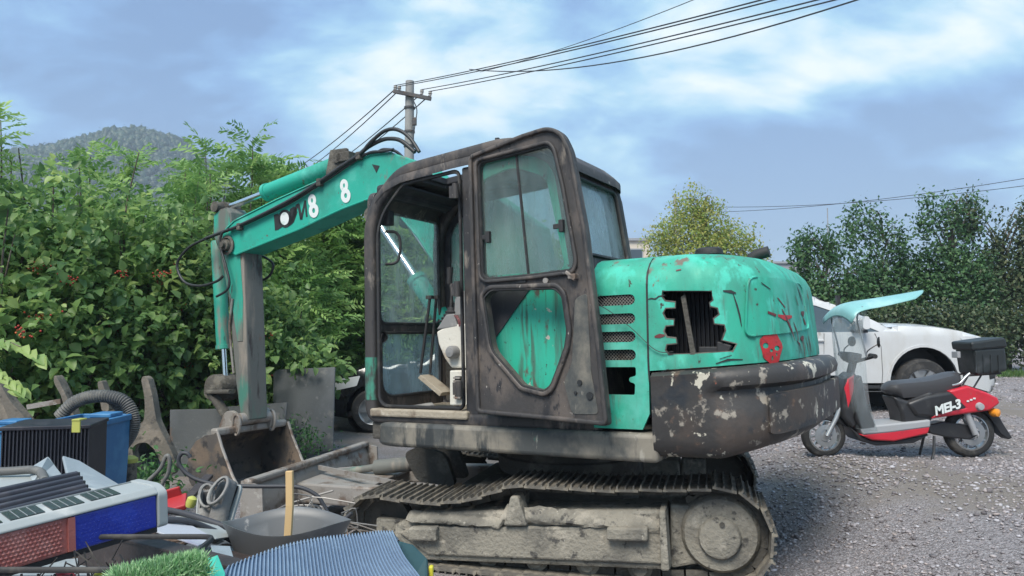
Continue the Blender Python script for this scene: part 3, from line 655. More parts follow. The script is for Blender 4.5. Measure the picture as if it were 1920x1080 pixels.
mat('arm_steel', (.135, .14, .13), .7, .1, (((.06, .19, .15), 3, .53, .64, .35), ((.24, .215, .185), 5, .52, .66, .2), ((.06, .052, .05), 9, .57, .67, .2), ((.16, .09, .065), 6, .62, .70, .4)), .35, 40, .35, bdist=.004)
mat('bucket_steel', (.11, .10, .095), .7, .25, (((.20, .155, .12), 3, .47, .63), ((.055, .053, .055), 7, .52, .64), ((.26, .13, .08), 2.2, .62, .74)), .5, 40, .35, bdist=.005)
mat('chrome', (.75, .78, .8), .15, 1.0)
mat('rubber', (.022, .022, .024), .65, 0, (((.06, .056, .05), 9, .52, .66),))
mat('hose_black', (.025, .027, .03), .5)
mat('white_paint_worn', (.58, .56, .50), .75, 0, (((.36, .31, .25), 4, .5, .64), ((.15, .12, .10), 14, .62, .72), ((.28, .22, .17), 9, .6, .7)), .25, 40, .3)
mat('sand_dirt', (.33, .29, .23), .95, 0, (((.20, .165, .13), 5, .48, .62), ((.44, .40, .33), 12, .58, .70)), .6, 50, .15)
mat('grey_plastic', (.20, .20, .20), .6, 0, (((.30, .29, .27), 5, .5, .68),))
mat('decal_black', (.018, .02, .022), .6); mat('decal_white', (.62, .66, .66), .6, 0, (((.45, .55, .52), 12, .55, .7),)); mat('decal_red', (.42, .018, .02), .5, 0, (((.22, .02, .02), 18, .5, .65),)); mat('decal_darkred', (.12, .025, .028), .6)
mat('radiator_fin', (.012, .013, .018), .6, .3)
glass('cab_glass', (.95, .98, .97), .26, (.80, .88, .86)); glass('door_glass', (.86, .92, .91), .12, (.55, .64, .63), .06); glass('rear_glass', (.80, .86, .86), .40, (.42, .50, .52), .15); glass('lower_glass', (.90, .95, .96), .30, (.52, .68, .73))
EX = thing('excavator', 'teal green tracked excavator with open dark cab door and dirty tracks', 'excavator', (.42, 5.63, .1))
EW = Matrix.Translation((.42, 5.63, .1)).inverted(); C0 = Matrix.Translation((.42, 5.63, 0))
MH = EW @ C0 @ Matrix.Rotation(R(150), 4, 'Z') @ Matrix.Rotation(R(1.6), 4, 'Y')
MU = EW @ C0 @ Matrix.Rotation(R(165), 4, 'Z')
def hp(name, mb, m, smooth=None, bevel=0, parent=None, seg=2):      # a part in the house's frame (a sub-part when parent is given)
    return mb.obj(name, m, parent or EX, MH if parent is None else None, smooth, bevel, seg)
def up_(name, mb, m, smooth=None, bevel=0, parent=None, seg=2):
    return mb.obj(name, m, parent or EX, MU if parent is None else None, smooth, bevel, seg)

# ---- undercarriage
def track_path():
    rear = [(-1.09 + .275 * math.cos(R(a)), .43 + .275 * math.sin(R(a))) for a in np.linspace(95, 262, 13)]
    front = [(1.07 + .205 * math.cos(R(a)), .335 + .205 * math.sin(R(a))) for a in np.linspace(-88, 88, 11)]
    top = [(.85, .525), (.62, .522), (.40, .565), (.14, .655), (-.15, .66), (-.45, .662), (-.75, .682)]
    bot = [(-.85, .135), (-.3, .13), (.3, .13), (.85, .13)]
    return rear + bot + front + top
tp = [Vector((x, 0, z)) for x, z in track_path()]
def resample(P, n):
    P = P + [P[0]]; ds = [0]
    for i in range(len(P) - 1): ds.append(ds[-1] + (P[i + 1] - P[i]).length)
    o = []
    for k in range(n):
        s = ds[-1] * k / n; i = max(j for j in range(len(ds)) if ds[j] <= s); i = min(i, len(P) - 2); o.append(P[i].lerp(P[i + 1], (s - ds[i]) / (ds[i + 1] - ds[i])))
    return o, ds[-1]
NSH = 42
sp_, tl_ = resample(tp, NSH); pitch = tl_ / NSH
# one shoe: a plate with three grouser bars and lapped edge, in (along, across, outward)
sm = MB(); hw_ = .225
prof = [(-.5, 0), (-.5, .012), (-.44, .014), (-.42, .034), (-.37, .034), (-.35, .014), (-.08, .012), (-.06, .03), (-.01, .03), (.01, .012), (.27, .012), (.29, .03), (.34, .03), (.36, .012), (.5, .008), (.5, -.006)]
sm.prism([(a * pitch * .97, h) for a, h in prof], lambda u, v, t: (u, t, v), -hw_, hw_)
shoe_me = sm.mesh('track_shoe'); shoe_me.materials.append(MATS['shoe_steel'])
b_ = bmesh.new(); b_.from_mesh(shoe_me); bmesh.ops.recalc_face_normals(b_, faces=b_.faces); b_.to_mesh(shoe_me); b_.free()
lm_ = MB()
for s_ in (-.05, .05): lm_.box((0, s_, -.03), (pitch * .9, .025, .05))
link_me = lm_.mesh('track_link'); link_me.materials.append(MATS['mud_dark'])
YT = .875
for side in (1, -1):
    for i in range(NSH):
        p, a, b = sp_[i], sp_[i - 1], sp_[(i + 1) % NSH]; d = (b - a).normalized(); nrm = Vector((d.z, 0, -d.x))
        if nrm.dot(p - Vector((0, 0, .4))) < 0: nrm = -nrm
        x = d; z = nrm; y = z.cross(x); M = Matrix((x, y, z)).transposed().to_4x4() @ Matrix.Rotation(random.gauss(0, .012), 4, 'Y'); M.translation = p + Vector((0, side * YT, 0)) + nrm * (.004 * random.random())
        o = link('track_shoe', shoe_me, None, EX, MU @ M); link('track_link', link_me, None, o)
    s = side; yo = lambda v: s * v
    # side frame: a deep box with sloping top
    fr = MB().prism([(0.941, 0.367), (0.75, 0.463), (-0.787, 0.566), (-0.808, 0.218), (0.748, 0.156), (0.951, 0.282)], lambda u, v, t: (u, t * s, v), .70, 1.04)
    f_ = up_('track_frame', fr, 'mud_steel', None, .02)
    f2 = MB().prism([(0.906, 0.324), (0.778, 0.373), (-0.781, 0.472), (-0.785, 0.259), (0.704, 0.199)], lambda u, v, t: (u, t * s, v), 1.02, 1.065); up_('side_plate', f2, 'mud_steel', None, .012, f_)
    for sp4 in ([(0.813, 0.375), (0.626, 0.388), (0.626, 0.303), (0.813, 0.296)], [(-0.442, 0.46), (-0.682, 0.476), (-0.681, 0.397), (-0.441, 0.386)]):
        up_('step_plate', MB().prism(sp4, lambda u, v, t: (u, t * s, v), 1.05, 1.125), 'mud_steel', None, .012, f_)
    up_('rib', MB().prism([(0.152, 0.603), (0.105, 0.605), (0.044, 0.432), (0.196, 0.422)], lambda u, v, t: (u, t * s, v), .95, 1.10), 'mud_steel', None, .012, f_)
    up_('rib', MB().prism([(-0.747, 0.579), (-0.783, 0.581), (-0.803, 0.239), (-0.755, 0.235)], lambda u, v, t: (u, t * s, v), .9, 1.12), 'mud_steel', None, .01, f_)
    up_('mud_cake', MB().add([(x + random.uniform(-.01, .01), s * (y + random.uniform(-.012, .012)), z + random.uniform(-.008, .008)) for x in np.linspace(-.75, .85, 40) for y, z in ((1.03, .535 if x < .2 else .46), (1.07, .50 if x < .2 else .435), (1.085, .465 if x < .2 else .41), (1.07, .44 if x < .2 else .40))], [(i * 4 + j, i * 4 + j + 1, i * 4 + j + 5, i * 4 + j + 4) for i in range(39) for j in range(3)]), 'mud_steel', 60, 0, f_)
    # drive end: sprocket with teeth, motor cover and hub
    sp = MB(); tee = []
    for k in range(19 * 4): rr = (.245, .272, .272, .245)[k % 4]; a = 2 * math.pi * k / 76; tee.append((-1.09 + rr * math.cos(a), .43 + rr * math.sin(a)))
    sp.prism(tee, lambda u, v, t: (u, t * s, v), .845, .905); so = up_('sprocket', sp, 'mud_dark')
    up_('motor_cover', MB().lathe([(0, .99), (.1, .995), (.205, .99), (.225, .96), (.235, .88), (.235, .72)], (-1.09, 0, .43), (0, s, 0), 36), 'mud_steel', 35, 0, so)
    up_('hub_disc', MB().lathe([(0, 1.035), (.095, 1.035), (.112, 1.028), (.122, 1.01), (.124, .96)], (-1.085, 0, .415), (0, s, 0), 36), 'mud_steel', 35, 0, so)
    up_('drain_plug', MB().cyl((-1.10, s * 1.03, .50), (-1.10, s * 1.042, .50), .016, n=8), 'mud_dark', None, 0, so)
    up_('frame_web', MB().xz([(-.80, .58), (-.80, .2), (-1.0, .25), (-1.0, .58)], s * .72, s * .95), 'mud_steel', None, .02, f_)
    io = up_('idler', MB().lathe([(0, .95), (.05, .95), (.06, .90), (.13, .90), (.17, .915), (.185, .915), (.185, .90), (.15, .875), (.185, .85), (.185, .835), (.06, .84), (0, .84)], (1.07, 0, .335), (0, s, 0), 28), 'mud_dark', 40)
    up_('idler_yoke', MB().box((.93, s * .96, .335), (.34, .05, .10)), 'mud_steel', None, .01, io)
    for k, x in enumerate((-.62, -.3, .02, .34, .66)):
        up_('track_roller', MB().lathe([(0, .985), (.045, .985), (.05, .96), (.075, .955), (.075, .91), (.06, .9), (.06, .85), (.075, .84), (.075, .79), (0, .79)], (x, 0, .195), (0, s, 0), 18), 'mud_steel', 40)
    up_('carrier_roller', MB().lathe([(0, .93), (.045, .93), (.045, .82), (0, .82)], (.14, 0, .60), (0, s, 0), 16), 'mud_dark', 40)
    up_('roller_bracket', MB().box((.14, s * .84, .53), (.07, .12, .10)), 'mud_steel', None, .01)
# centre frame, swing ring, underside
up_('centre_frame', MB().box((0, 0, .46), (1.0, 1.5, .26)).box((.45, 0, .43), (.5, .9, .2)), 'mud_dark', None, .03)
up_('swing_ring', MB().lathe([(0, .58), (.50, .58), (.52, .62), (.52, .70), (.49, .71), (.49, .86), (0, .86)], (0, 0, 0), (0, 0, 1), 48), 'mud_dark', 35)
# dozer blade: curved plate, thick round top edge, arms and a cylinder
bp = [(2.13, .545), (2.10, .50), (2.07, .42), (2.06, .33), (2.08, .24), (2.13, .16), (2.16, .16), (2.11, .25), (2.095, .33), (2.10, .42), (2.13, .49), (2.16, .545)]
bl_ = up_('dozer_blade', MB().xz(bp, -.94, .92), 'bare_steel', 40)
up_('top_edge', MB().bar((2.12, .925, .55), (2.12, -.945, .55), .075, .045), 'bare_steel', None, .015, bl_)
for y_ in (.915, -.935): up_('end_plate', MB().xz([(2.17, .56), (2.0, .53), (1.98, .2), (2.17, .15)], y_ - .012, y_ + .012), 'bare_steel', None, 0, bl_)
for s_ in (1, -1):
    ar = MB().sweep([(2.08, s_ * .28, .36), (1.5, s_ * .46, .40), (.62, s_ * .52, .42)], rrect(-.06, .06, -.075, .075, .015, 2)); up_('blade_arm', ar, 'bare_steel')
up_('arm_gusset', MB().xy([(2.06, .30), (2.06, -.30), (1.45, -.5), (1.45, .5)], .42, .445), 'bare_steel', None, .006)
up_('tie_strip', MB().bar((2.07, .02, .50), (1.05, .62, .53), .02, .035), 'bare_steel')
up_('blade_cylinder', MB().cyl((1.05, -.1, .58), (1.62, -.1, .50), .06, n=16).cyl((1.6, -.1, .505), (2.05, -.1, .42), .03, n=12), 'arm_steel', 40)
up_('cylinder_bracket', MB().xz(rpoly([(.86, .42), (1.18, .44), (1.30, .66), (1.16, .72), (.95, .66)], .06), -.28, -.22).xz(rpoly([(.86, .42), (1.18, .44), (1.30, .66), (1.16, .72), (.95, .66)], .06), .02, .08), 'mud_dark')

# ---- house: deck, skirt, counterweight, hood
hp('deck', MB().box((0, 0, .945), (2.05, 2.0, .12)).box((-.2, 0, .90), (1.6, 1.5, .06)), 'mud_dark', None, .01)
sk = MB()
sk.prism(rpoly([(-1.09, 1.055), (.90, 1.055), (1.06, .90), (1.06, .15), (.2, .15), (.2, .6), (-1.09, .6)], [.0, .12, .12, 0, 0, 0, 0]), lambda u, v, t: (u, v, t), .845, 1.012)
hp('side_skirt', sk, 'skirt_paint', 40, .03, seg=3)
sk = MB(); sk.prism([(-1.09, -1.055), (.95, -1.055), (1.06, -.9), (1.06, -.3), (.2, -.3), (.2, -.6), (-1.09, -.6)], lambda u, v, t: (u, v, t), .845, 1.012); hp('side_skirt', sk, 'skirt_paint', 40, .03, seg=3)
def plan(ph, hw=1.07, x0=-1.07, ln=.80, e1=.55, e2=.75):
    c, s = math.cos(ph), math.sin(ph)
    return Vector((x0 - ln * abs(s) ** e2, hw * math.copysign(abs(c) ** e1, c)))
NP = 72
phs = [math.pi * (.5 - .5 * math.cos(math.pi * i / NP)) * .5 + math.pi * i / NP * .5 for i in range(NP + 1)]
def plan_normals(P):
    o = []
    for i in range(len(P)):
        a, b = P[max(i - 1, 0)], P[min(i + 1, len(P) - 1)]; d = (b - a).normalized(); o.append(Vector((d.y, -d.x)) * 1.0)
    return o
cwP = [plan(p) for p in phs]; cwN = plan_normals(cwP)
if cwN[NP // 2].x > 0: cwN = [-n_ for n_ in cwN]
def cw_top(x): return 1.352 + (-1.07 - x) / .8 * .05
def cw_bot(x): return .872 + max(0, (-1.45 - x)) / .4 * .10
cw = MB(); secs = []
for P_, n_ in zip(cwP, cwN):
    tz, bz = cw_top(P_.x), cw_bot(P_.x); k = min(1, max(0, (-1.36 - P_.x) / .10))
    sec = [(-.55, bz + .01), (-.16, bz), (-.06, bz + .012), (-.015, bz + .05), (0, bz + .12), (0, tz - .22), (-.03 * k, tz - .16), (-.03 * k, tz - .125), (.012 * k, tz - .10), (.02 * k, tz - .06), (.005, tz - .02), (-.03, tz), (-.55, tz + .005)]
    secs.append([(P_.x + n_.x * o_, P_.y + n_.y * o_, z_) if o_ > -.3 else (-1.08 - (.25 if abs(P_.y) < .7 else 0) * 0, P_.y * .6, z_) for o_, z_ in sec])
m_ = len(secs[0]); cw.add([v for s in secs for v in s], [(i * m_ + j, i * m_ + j + 1, (i + 1) * m_ + j + 1, (i + 1) * m_ + j) for i in range(NP) for j in range(m_ - 1)] + [tuple(range(m_)), tuple(range(NP * m_, NP * m_ + m_))])
cwo = hp('counterweight', cw, 'counterweight_paint', 45)
# raised casting on the outer face
def cw_pt(s, z, off):     # s: 0..1 along the plan curve
    i = min(NP - 1e-6, max(0, s * NP)); k = int(i); f = i - k; P_ = cwP[k].lerp(cwP[k + 1], f); n_ = cwN[k].lerp(cwN[k + 1], f); tz, bz = cw_top(P_.x), cw_bot(P_.x)
    return Vector((P_.x + n_.x * off, P_.y + n_.y * off, bz + (tz - bz) * z))
hp('casting_boss', MB().panel(rrect(.285, .72, .18, .66, .04), [], lambda u, v, o_: cw_pt(u, v, .022 + o_), .03, .03), 'counterweight_paint', 50, 0, cwo)
# hood surface: (s, v) with s the way along the plan from x = -.74 on the left, v the height then round over the top
hoodP = [Vector((-.70 - .36 * i / 8, 1.035)) for i in range(8)] + [plan(p, 1.035, -1.06, .71, .50, .72) for p in phs] + [Vector((-1.06 + .36 * i / 8, -1.035)) for i in range(1, 9)]
hoodN = plan_normals(hoodP)
if hoodN[len(hoodP) // 2].x > 0: hoodN = [-n_ for n_ in hoodN]
for i in range(2): hoodN[i] = Vector((0, 1)); hoodN[-1 - i] = Vector((0, -1))
hs = [0]
for i in range(1, len(hoodP)): hs.append(hs[-1] + (hoodP[i] - hoodP[i - 1]).length)
HT_, HR_ = 2.035, .19
def hood_at(s):
    s = min(max(s, 0), hs[-1] - 1e-6); k = int(np.searchsorted(hs, s, 'right')) - 1; k = min(k, len(hoodP) - 2); f = (s - hs[k]) / (hs[k + 1] - hs[k]); return hoodP[k].lerp(hoodP[k + 1], f), hoodN[k].lerp(hoodN[k + 1], f).normalized()
def hood_pt(s, v, off=0):
    P_, n_ = hood_at(s); top = HT_ - .02 * max(0, (-1.25 - P_.x) / .6)
    lean = -.05 * max(0, (v - 1.45)) * (1 + 1.2 * max(0, (-1.3 - P_.x)))
    if v < top - HR_: o_, z_, a = 0, v, 0
    else:
        a = (v - (top - HR_)) / HR_
        if a < math.pi / 2: o_, z_ = -HR_ * (1 - math.cos(a)), top - HR_ + HR_ * math.sin(a)
        else: o_, z_ = -HR_ - (a - math.pi / 2) * HR_, top; a = math.pi / 2
    o_ += lean + off * math.cos(a); z_ += off * math.sin(a)
    return Vector((P_.x + n_.x * o_, P_.y + n_.y * o_, z_))
VT = HT_ - HR_ + HR_ * math.pi / 2 + .12
def hxz(pts):    # side-view (x, z) on the left flank -> (s, v)
    o = []
    for x, z in pts:
        k = min(range(0, len(hoodP) // 2), key=lambda i: abs(hoodP[i].x - x)); k2 = k + 1 if hoodP[k].x > x else max(k - 1, 0)
        if hoodP[k].x != hoodP[k2].x: f = (x - hoodP[k].x) / (hoodP[k2].x - hoodP[k].x); s = hs[k] + (hs[k2] - hs[k]) * max(-.5, min(1.5, f))
        else: s = hs[k]
        o.append((s, z))
    return o
def slot(x0, x1, z, h): return rrect(x0, x1, z - h / 2, z + h / 2, h * .48, 3)
vslots = [slot(-.975, -.72, z, .062) for z in (1.775, 1.665, 1.56, 1.455)] + [rpoly([(-.72, 1.385), (-.972, 1.385), (-.972, 1.335), (-.93, 1.325), (-.93, 1.30), (-.965, 1.29), (-.96, 1.225), (-.72, 1.225)], .012)]
ventm = MB().panel([(s, v) for s, v in ((0, 1.03), (.30, 1.03), (.345, 1.12), (.348, 1.35), (.348, 1.75), (.345, VT - .12), (.345, VT), (0, VT))], [hxz(h) for h in vslots], lambda u, v, o_: hood_pt(u, v, o_), .07, .02)
vp = hp('side_vent_panel', ventm, 'paint_green', 45)
hole = [(-1.14, 1.816), (-1.418, 1.803), (-1.422, 1.75), (-1.403, 1.736), (-1.406, 1.716), (-1.443, 1.705), (-1.45, 1.67), (-1.42, 1.648), (-1.422, 1.619), (-1.474, 1.611), (-1.478, 1.582), (-1.458, 1.528), (-1.498, 1.515), (-1.529, 1.506), (-1.507, 1.464), (-1.306, 1.455), (-1.169, 1.453), (-1.151, 1.48), (-1.159, 1.51), (-1.217, 1.515), (-1.213, 1.545), (-1.16, 1.552), (-1.143, 1.586), (-1.157, 1.615), (-1.203, 1.617), (-1.205, 1.65), (-1.158, 1.654), (-1.141, 1.688), (-1.158, 1.715), (-1.213, 1.715), (-1.215, 1.748), (-1.156, 1.757), (-1.138, 1.782)]
SE = hs[-1]
def hb(s): P_, _ = hood_at(s); return cw_top(P_.x) + .012
hoodm = MB().panel([(.355 + (SE - .71) * i / 40, hb(.355 + (SE - .71) * i / 40)) for i in range(41)] + [(SE - .355 - (SE - .71) * i / 40, VT) for i in range(41)], [hxz(hole)], lambda u, v, o_: hood_pt(u, v, o_), .06, .022)
ho = hp('engine_hood', hoodm, 'paint_green', 60)
hp('hole_edge', MB().tube([hood_pt(u, v, -.004) for u, v in hxz(hole)], .006, 5, closed=True), 'mud_dark', 60, 0, ho)
v2 = MB().panel([(SE, 1.03), (SE, VT), (SE - .345, VT), (SE - .345, 1.03)], [], lambda u, v, o_: hood_pt(u, v, o_), .08, .02); hp('side_panel', v2, 'paint_green', 45)
lid = [hood_pt(s, VT, 0) for s in np.linspace(0, SE, 60)]
hp('hood_top', MB().add([(p.x, p.y, p.z - .001) for p in lid] + [(p.x, p.y, p.z - .03) for p in lid], [tuple(range(60)), tuple(range(119, 59, -1))]), 'paint_green', None, 0, ho)
# innards seen through the slots
rf = MB().box((-1.18, .78, 1.58), (.60, .02, .66))
hp('radiator', rf, 'radiator_fin')
fn = MB()
for i in range(23): fn.box((-1.47 + .026 * i, .80, 1.58), (.006, .03, .64))
hp('radiator_fins', fn, 'radiator_fin'); hp('hood_bulkhead', MB().box((-.69, .3, 1.5), (.02, 1.4, .95)).box((-1.15, 0, 1.40), (.8, 1.2, .02)), 'cab_inner')
d_ = [(-1.234, 1.779), (-1.259, 1.79), (-1.278, 1.645), (-1.306, 1.456), (-1.276, 1.454), (-1.253, 1.631)]
hp('loose_strip', MB().xz(d_, .965, .975), 'mud_dark'); hp('engine_bracket', MB().xz([(-1.317, 1.494), (-1.422, 1.492), (-1.42, 1.457), (-1.316, 1.458)], .9, .95).xz([(-1.423, 1.522), (-1.501, 1.497), (-1.482, 1.456), (-1.42, 1.463)], .93, .96), 'rubber', None, .005)
hp('vent_backing', MB().box((-.85, .985, 1.61), (.28, .01, .44)), 'radiator_fin')
wm = MB()
for k in range(-16, 30):
    for s_ in (1, -1):
        a_, b_ = (-.99, 1.40 + k * .02), (-.71, 1.40 + k * .02 + s_ * .28); x0, z0 = a_; x1, z1 = b_
        def cl(t): return (x0 + (x1 - x0) * t, z0 + (z1 - z0) * t)
        t0, t1 = sorted([max(0, min(1, (1.40 - z0) / (z1 - z0))), max(0, min(1, (1.83 - z0) / (z1 - z0)))])
        if t1 - t0 > .02: p, q_ = cl(t0), cl(t1); wm.bar((p[0], 1.006, p[1]), (q_[0], 1.006, q_[1]), .0022, .0022)
hp('wire_mesh', wm, 'bare_steel')
# raised access panel on the rear corner and the seam
# panel outline follows the photo: wide lower edge, rounded corners
s0_ = hxz([(-1.60, 1.6)])[0][0]; s1_ = SE / 2 - .05
acc = rpoly([(s0_ - .045, 1.545), (s1_ + .02, 1.585), (s1_ - .06, 1.865), (s0_ + .0, 1.875)], [.05, .06, .07, .06])
ap = hp('access_panel', MB().panel(acc, [], lambda u, v, o_: hood_pt(u, v, .010 + o_), .05, .02), 'paint_green', 60, 0, ho)
def ribbon(name, pts, wd, m, off, parent, surf=hood_pt):
    """a painted stroke or seam lying on the hood"""
    mb = MB(); P = [Vector(p) for p in pts]; n = len(P); vs = []
    for i in range(n):
        d = (P[min(i + 1, n - 1)] - P[max(i - 1, 0)]).normalized(); s_ = Vector((-d.y, d.x)) * wd * (.5 if 0 < i < n - 1 else .2)
        vs += [surf(P[i].x + s_.x, P[i].y + s_.y, off), surf(P[i].x - s_.x, P[i].y - s_.y, off)]
    mb.add(vs, [(2 * i, 2 * i + 1, 2 * i + 3, 2 * i + 2) for i in range(n - 1)]); return hp(name, mb, m, None, 0, parent)
hp('access_panel_lip', MB().tube([hood_pt(u, v, .010) for u, v in acc], .008, 6, closed=True), 'paint_green', 60, 0, ho)
ribbon('seam', [(.35, 1.3 + i * .07) for i in range(11)], .012, 'decal_black', .003, ho)
ribbon('crack', [(.35, 1.77), (.375, 1.775), (.40, 1.77), (.42, 1.785), (.46, 1.79)], .008, 'decal_black', .003, ho)
ribbon('crack', [(.355, 1.33), (.40, 1.335), (.43, 1.36), (.47, 1.375)], .005, 'decal_black', .003, ho)
GR_ = s0_
def gs(px, py):      # graffiti grid: px 0..1 across the rear corner, py 0..1 up the hood
    return (GR_ - .02 + px * (s1_ - GR_ + .05), 1.42 + py * .46)
def g2(px, q): return (GR_ - .02 + px * (s1_ - GR_ + .05), 1.405 + q * .14)     # the band under the access panel
for pts, wd, m in (
    ([gs(.12, .92), gs(.20, .84)], .012, 'decal_black'), ([gs(.27, .74), gs(.36, .62)], .018, 'decal_darkred'), ([gs(.15, .56), gs(.23, .52)], .03, 'decal_darkred'),
    ([gs(.25, .52), gs(.34, .49), gs(.46, .51)], .026, 'decal_red'), ([gs(.31, .60), gs(.36, .48), gs(.42, .34), gs(.46, .20)], .016, 'decal_darkred'), ([gs(.48, .44), gs(.53, .33), gs(.55, .20)], .014, 'decal_darkred'),
    ([gs(.62, .78), gs(.68, .66)], .016, 'decal_darkred'), ([gs(.72, .95), gs(.80, .80), gs(.86, .68)], .016, 'decal_black'), ([gs(.78, .92), gs(.88, .74)], .012, 'decal_darkred'), ([gs(.74, .57), gs(.80, .55), gs(.86, .58)], .03, 'decal_darkred'), ([gs(.80, .50), gs(.83, .44), gs(.87, .42)], .03, 'decal_darkred'),
    ([g2(.55, .75), g2(.62, .6), g2(.66, .2)], .012, 'decal_darkred'), ([g2(.58, .95), g2(.60, .25)], .014, 'decal_darkred'), ([g2(.66, .85), g2(.72, .83), g2(.78, .9)], .030, 'decal_darkred'), ([g2(.70, .7), g2(.74, .1)], .012, 'decal_darkred'), ([g2(.78, .7), g2(.82, .15)], .010, 'decal_darkred'),
    ([g2(.87, .95), g2(.90, .5), g2(.92, .1)], .018, 'decal_darkred'), ([g2(.94, .95), g2(.97, .4)], .012, 'decal_darkred'), ([g2(1.0, .95), g2(1.02, .5), g2(1.03, .2)], .018, 'decal_darkred')):
    ribbon('graffiti_stroke', pts, wd * 1.25, m, .014 if pts[0][1] > 1.56 else .004, ho)
sk_ = [g2(.17 + .10 * math.cos(a) * (1 - .15 * max(0, -math.sin(a))) * (1 + .10 * math.sin(5 * a + 1)), .53 + .66 * math.sin(a) * (1 + .07 * math.cos(7 * a))) for a in np.linspace(0, 2 * math.pi, 25)[:-1]]
eyes = [[g2(cx + rx * math.cos(a), cz + rz * math.sin(a)) for a in np.linspace(0, 2 * math.pi, 9)[:-1]] for cx, cz, rx, rz in ((.115, .62, .025, .12), (.215, .5, .028, .11), (.16, .42, .014, .07), (.165, .12, .008, .10), (.205, .25, .008, .08))]
hp('graffiti_blot', MB().panel(sk_, eyes, lambda u, v, o_: hood_pt(u, v, .004 + o_), .03, .001), 'decal_red', None, 0, ho)
for pts, wd in (([(-1.475, 1.80), (-1.515, 1.795), (-1.54, 1.785)], .018), ([(-1.525, 1.785), (-1.54, 1.72), (-1.55, 1.66), (-1.555, 1.60)], .010), ([(-1.42, 1.40), (-1.48, 1.42), (-1.55, 1.42)], .012), ([(-1.44, 1.425), (-1.50, 1.445)], .010), ([(-1.40, 1.74), (-1.405, 1.70)], .006)):
    ribbon('paint_scratch', hxz(pts), wd, 'decal_darkred' if wd > .02 else 'decal_black', .004, ho)
ribbon('rust_stain', hxz([(-1.09, 1.555), (-1.12, 1.56), (-1.15, 1.562)]), .025, 'decal_darkred', .003, ho); ribbon('rust_stain', hxz([(-1.22, 1.93), (-1.25, 1.935)]), .02, 'decal_darkred', .003, ho)
hp('loose_wire', MB().tube(spline([(-.66, 1.17, 1.80), (-.80, 1.10, 1.74), (-.95, 1.06, 1.62), (-1.10, 1.05, 1.48), (-1.2, 1.045, 1.47)], 6), .003, 4), 'hose_black')
# air cleaner cap and exhaust on the hood
hp('air_cleaner_cap', MB().lathe([(0, .055), (.07, .055), (.085, .045), (.09, .025), (.09, .01), (.055, .005), (.05, -.1)], (-1.22, .28, HT_ + .035), (0, 0, 1), 24), 'rubber', 40)
hp('exhaust_pipe', MB().tube(spline([(-1.49, .30, 1.9), (-1.49, .30, 2.01), (-1.52, .30, 2.05), (-1.60, .30, 2.07)], 6), .036, 14), 'rubber', 50)
hp('fuel_cap', MB().cyl((-.9, -.7, HT_ - .02), (-.9, -.7, HT_ + .05), .05), 'rubber', 40)


# ---- cab
YL, YR = 1.03, .10            # left and right sides of the cab
FX = 1.03                     # front face
SECT = rrect(-.045, .045, -.04, .04, .025, 2)
sideP = [(FX, 1.04), (FX, 2.50), (.74, 2.765), (-.18, 2.835), (-.50, 2.70), (-.74, 1.04)]
side_path = rpoly(sideP, [.08, .34, .12, .22, .30, .06], 7)
def side_frame(y):
    return MB().sweep([(x, y, z) for x, z in side_path], SECT, closed=True, up=(0, 1, 0))
cabf = hp('cab_frame', side_frame(YL - .045), 'cab_black', 50)
hp('right_side_frame', side_frame(YR + .045), 'cab_black', 50, 0, cabf)
# door opening trim: front pillar doubled, rubber seal round the opening
op = rpoly([(FX - .075, 1.115), (FX - .075, 2.44), (.72, 2.67), (.24, 2.705), (.24, 1.115)], [.10, .22, .05, .06, .05], 6)
hp('door_seal', MB().tube([(x, YL - .03, z) for x, z in op], .014, 6, closed=True), 'rubber', 60, 0, cabf)
hp('centre_pillar', MB().box((.17, YL - .06, 1.88), (.10, .08, 1.68)), 'cab_black', None, .015, cabf)
# roof with hatch opening
def roof_pt(u, v, o_):
    x = u
    zt = np.interp(x, [-.62, -.5, -.35, -.18, .3, .74, .88, .98, 1.04], [2.62, 2.74, 2.83, 2.868, 2.84, 2.80, 2.75, 2.66, 2.52])
    e = max(0, 1 - min(v - YR, YL - v) / .12); return Vector((x, v, float(zt) - .075 * e * e + o_))
hatch = rrect(.20, .76, .40, .90, .04)
hp('cab_roof', MB().panel(rrect(-.58, 1.02, YR, YL, .08), [hatch], roof_pt, .07, .05), 'cab_black', 50, 0, cabf)
for x0_, x1_ in ((-.5, .17), (.79, .93)): hp('roof_lining', MB().panel(rrect(x0_, x1_, YR + .06, YL - .06, .03), [], lambda u, v, o_: roof_pt(u, v, o_ - .09), .12, .015), 'cab_inner', 50, 0, cabf)
hp('roof_nub', MB().cyl((-.02, .93, 2.83), (-.02, .93, 2.885), .012, n=10).box((-.02, .93, 2.89), (.025, .02, .02)), 'rubber', None, 0, cabf)
hp('hatch_frame', MB().sweep([(x, y, roof_pt(x, y, 0).z + .005) for x, y in rrect(.20, .76, .40, .90, .04)], rrect(-.02, .02, -.03, .02, .006, 2), closed=True), 'cab_inner', None, 0, cabf)
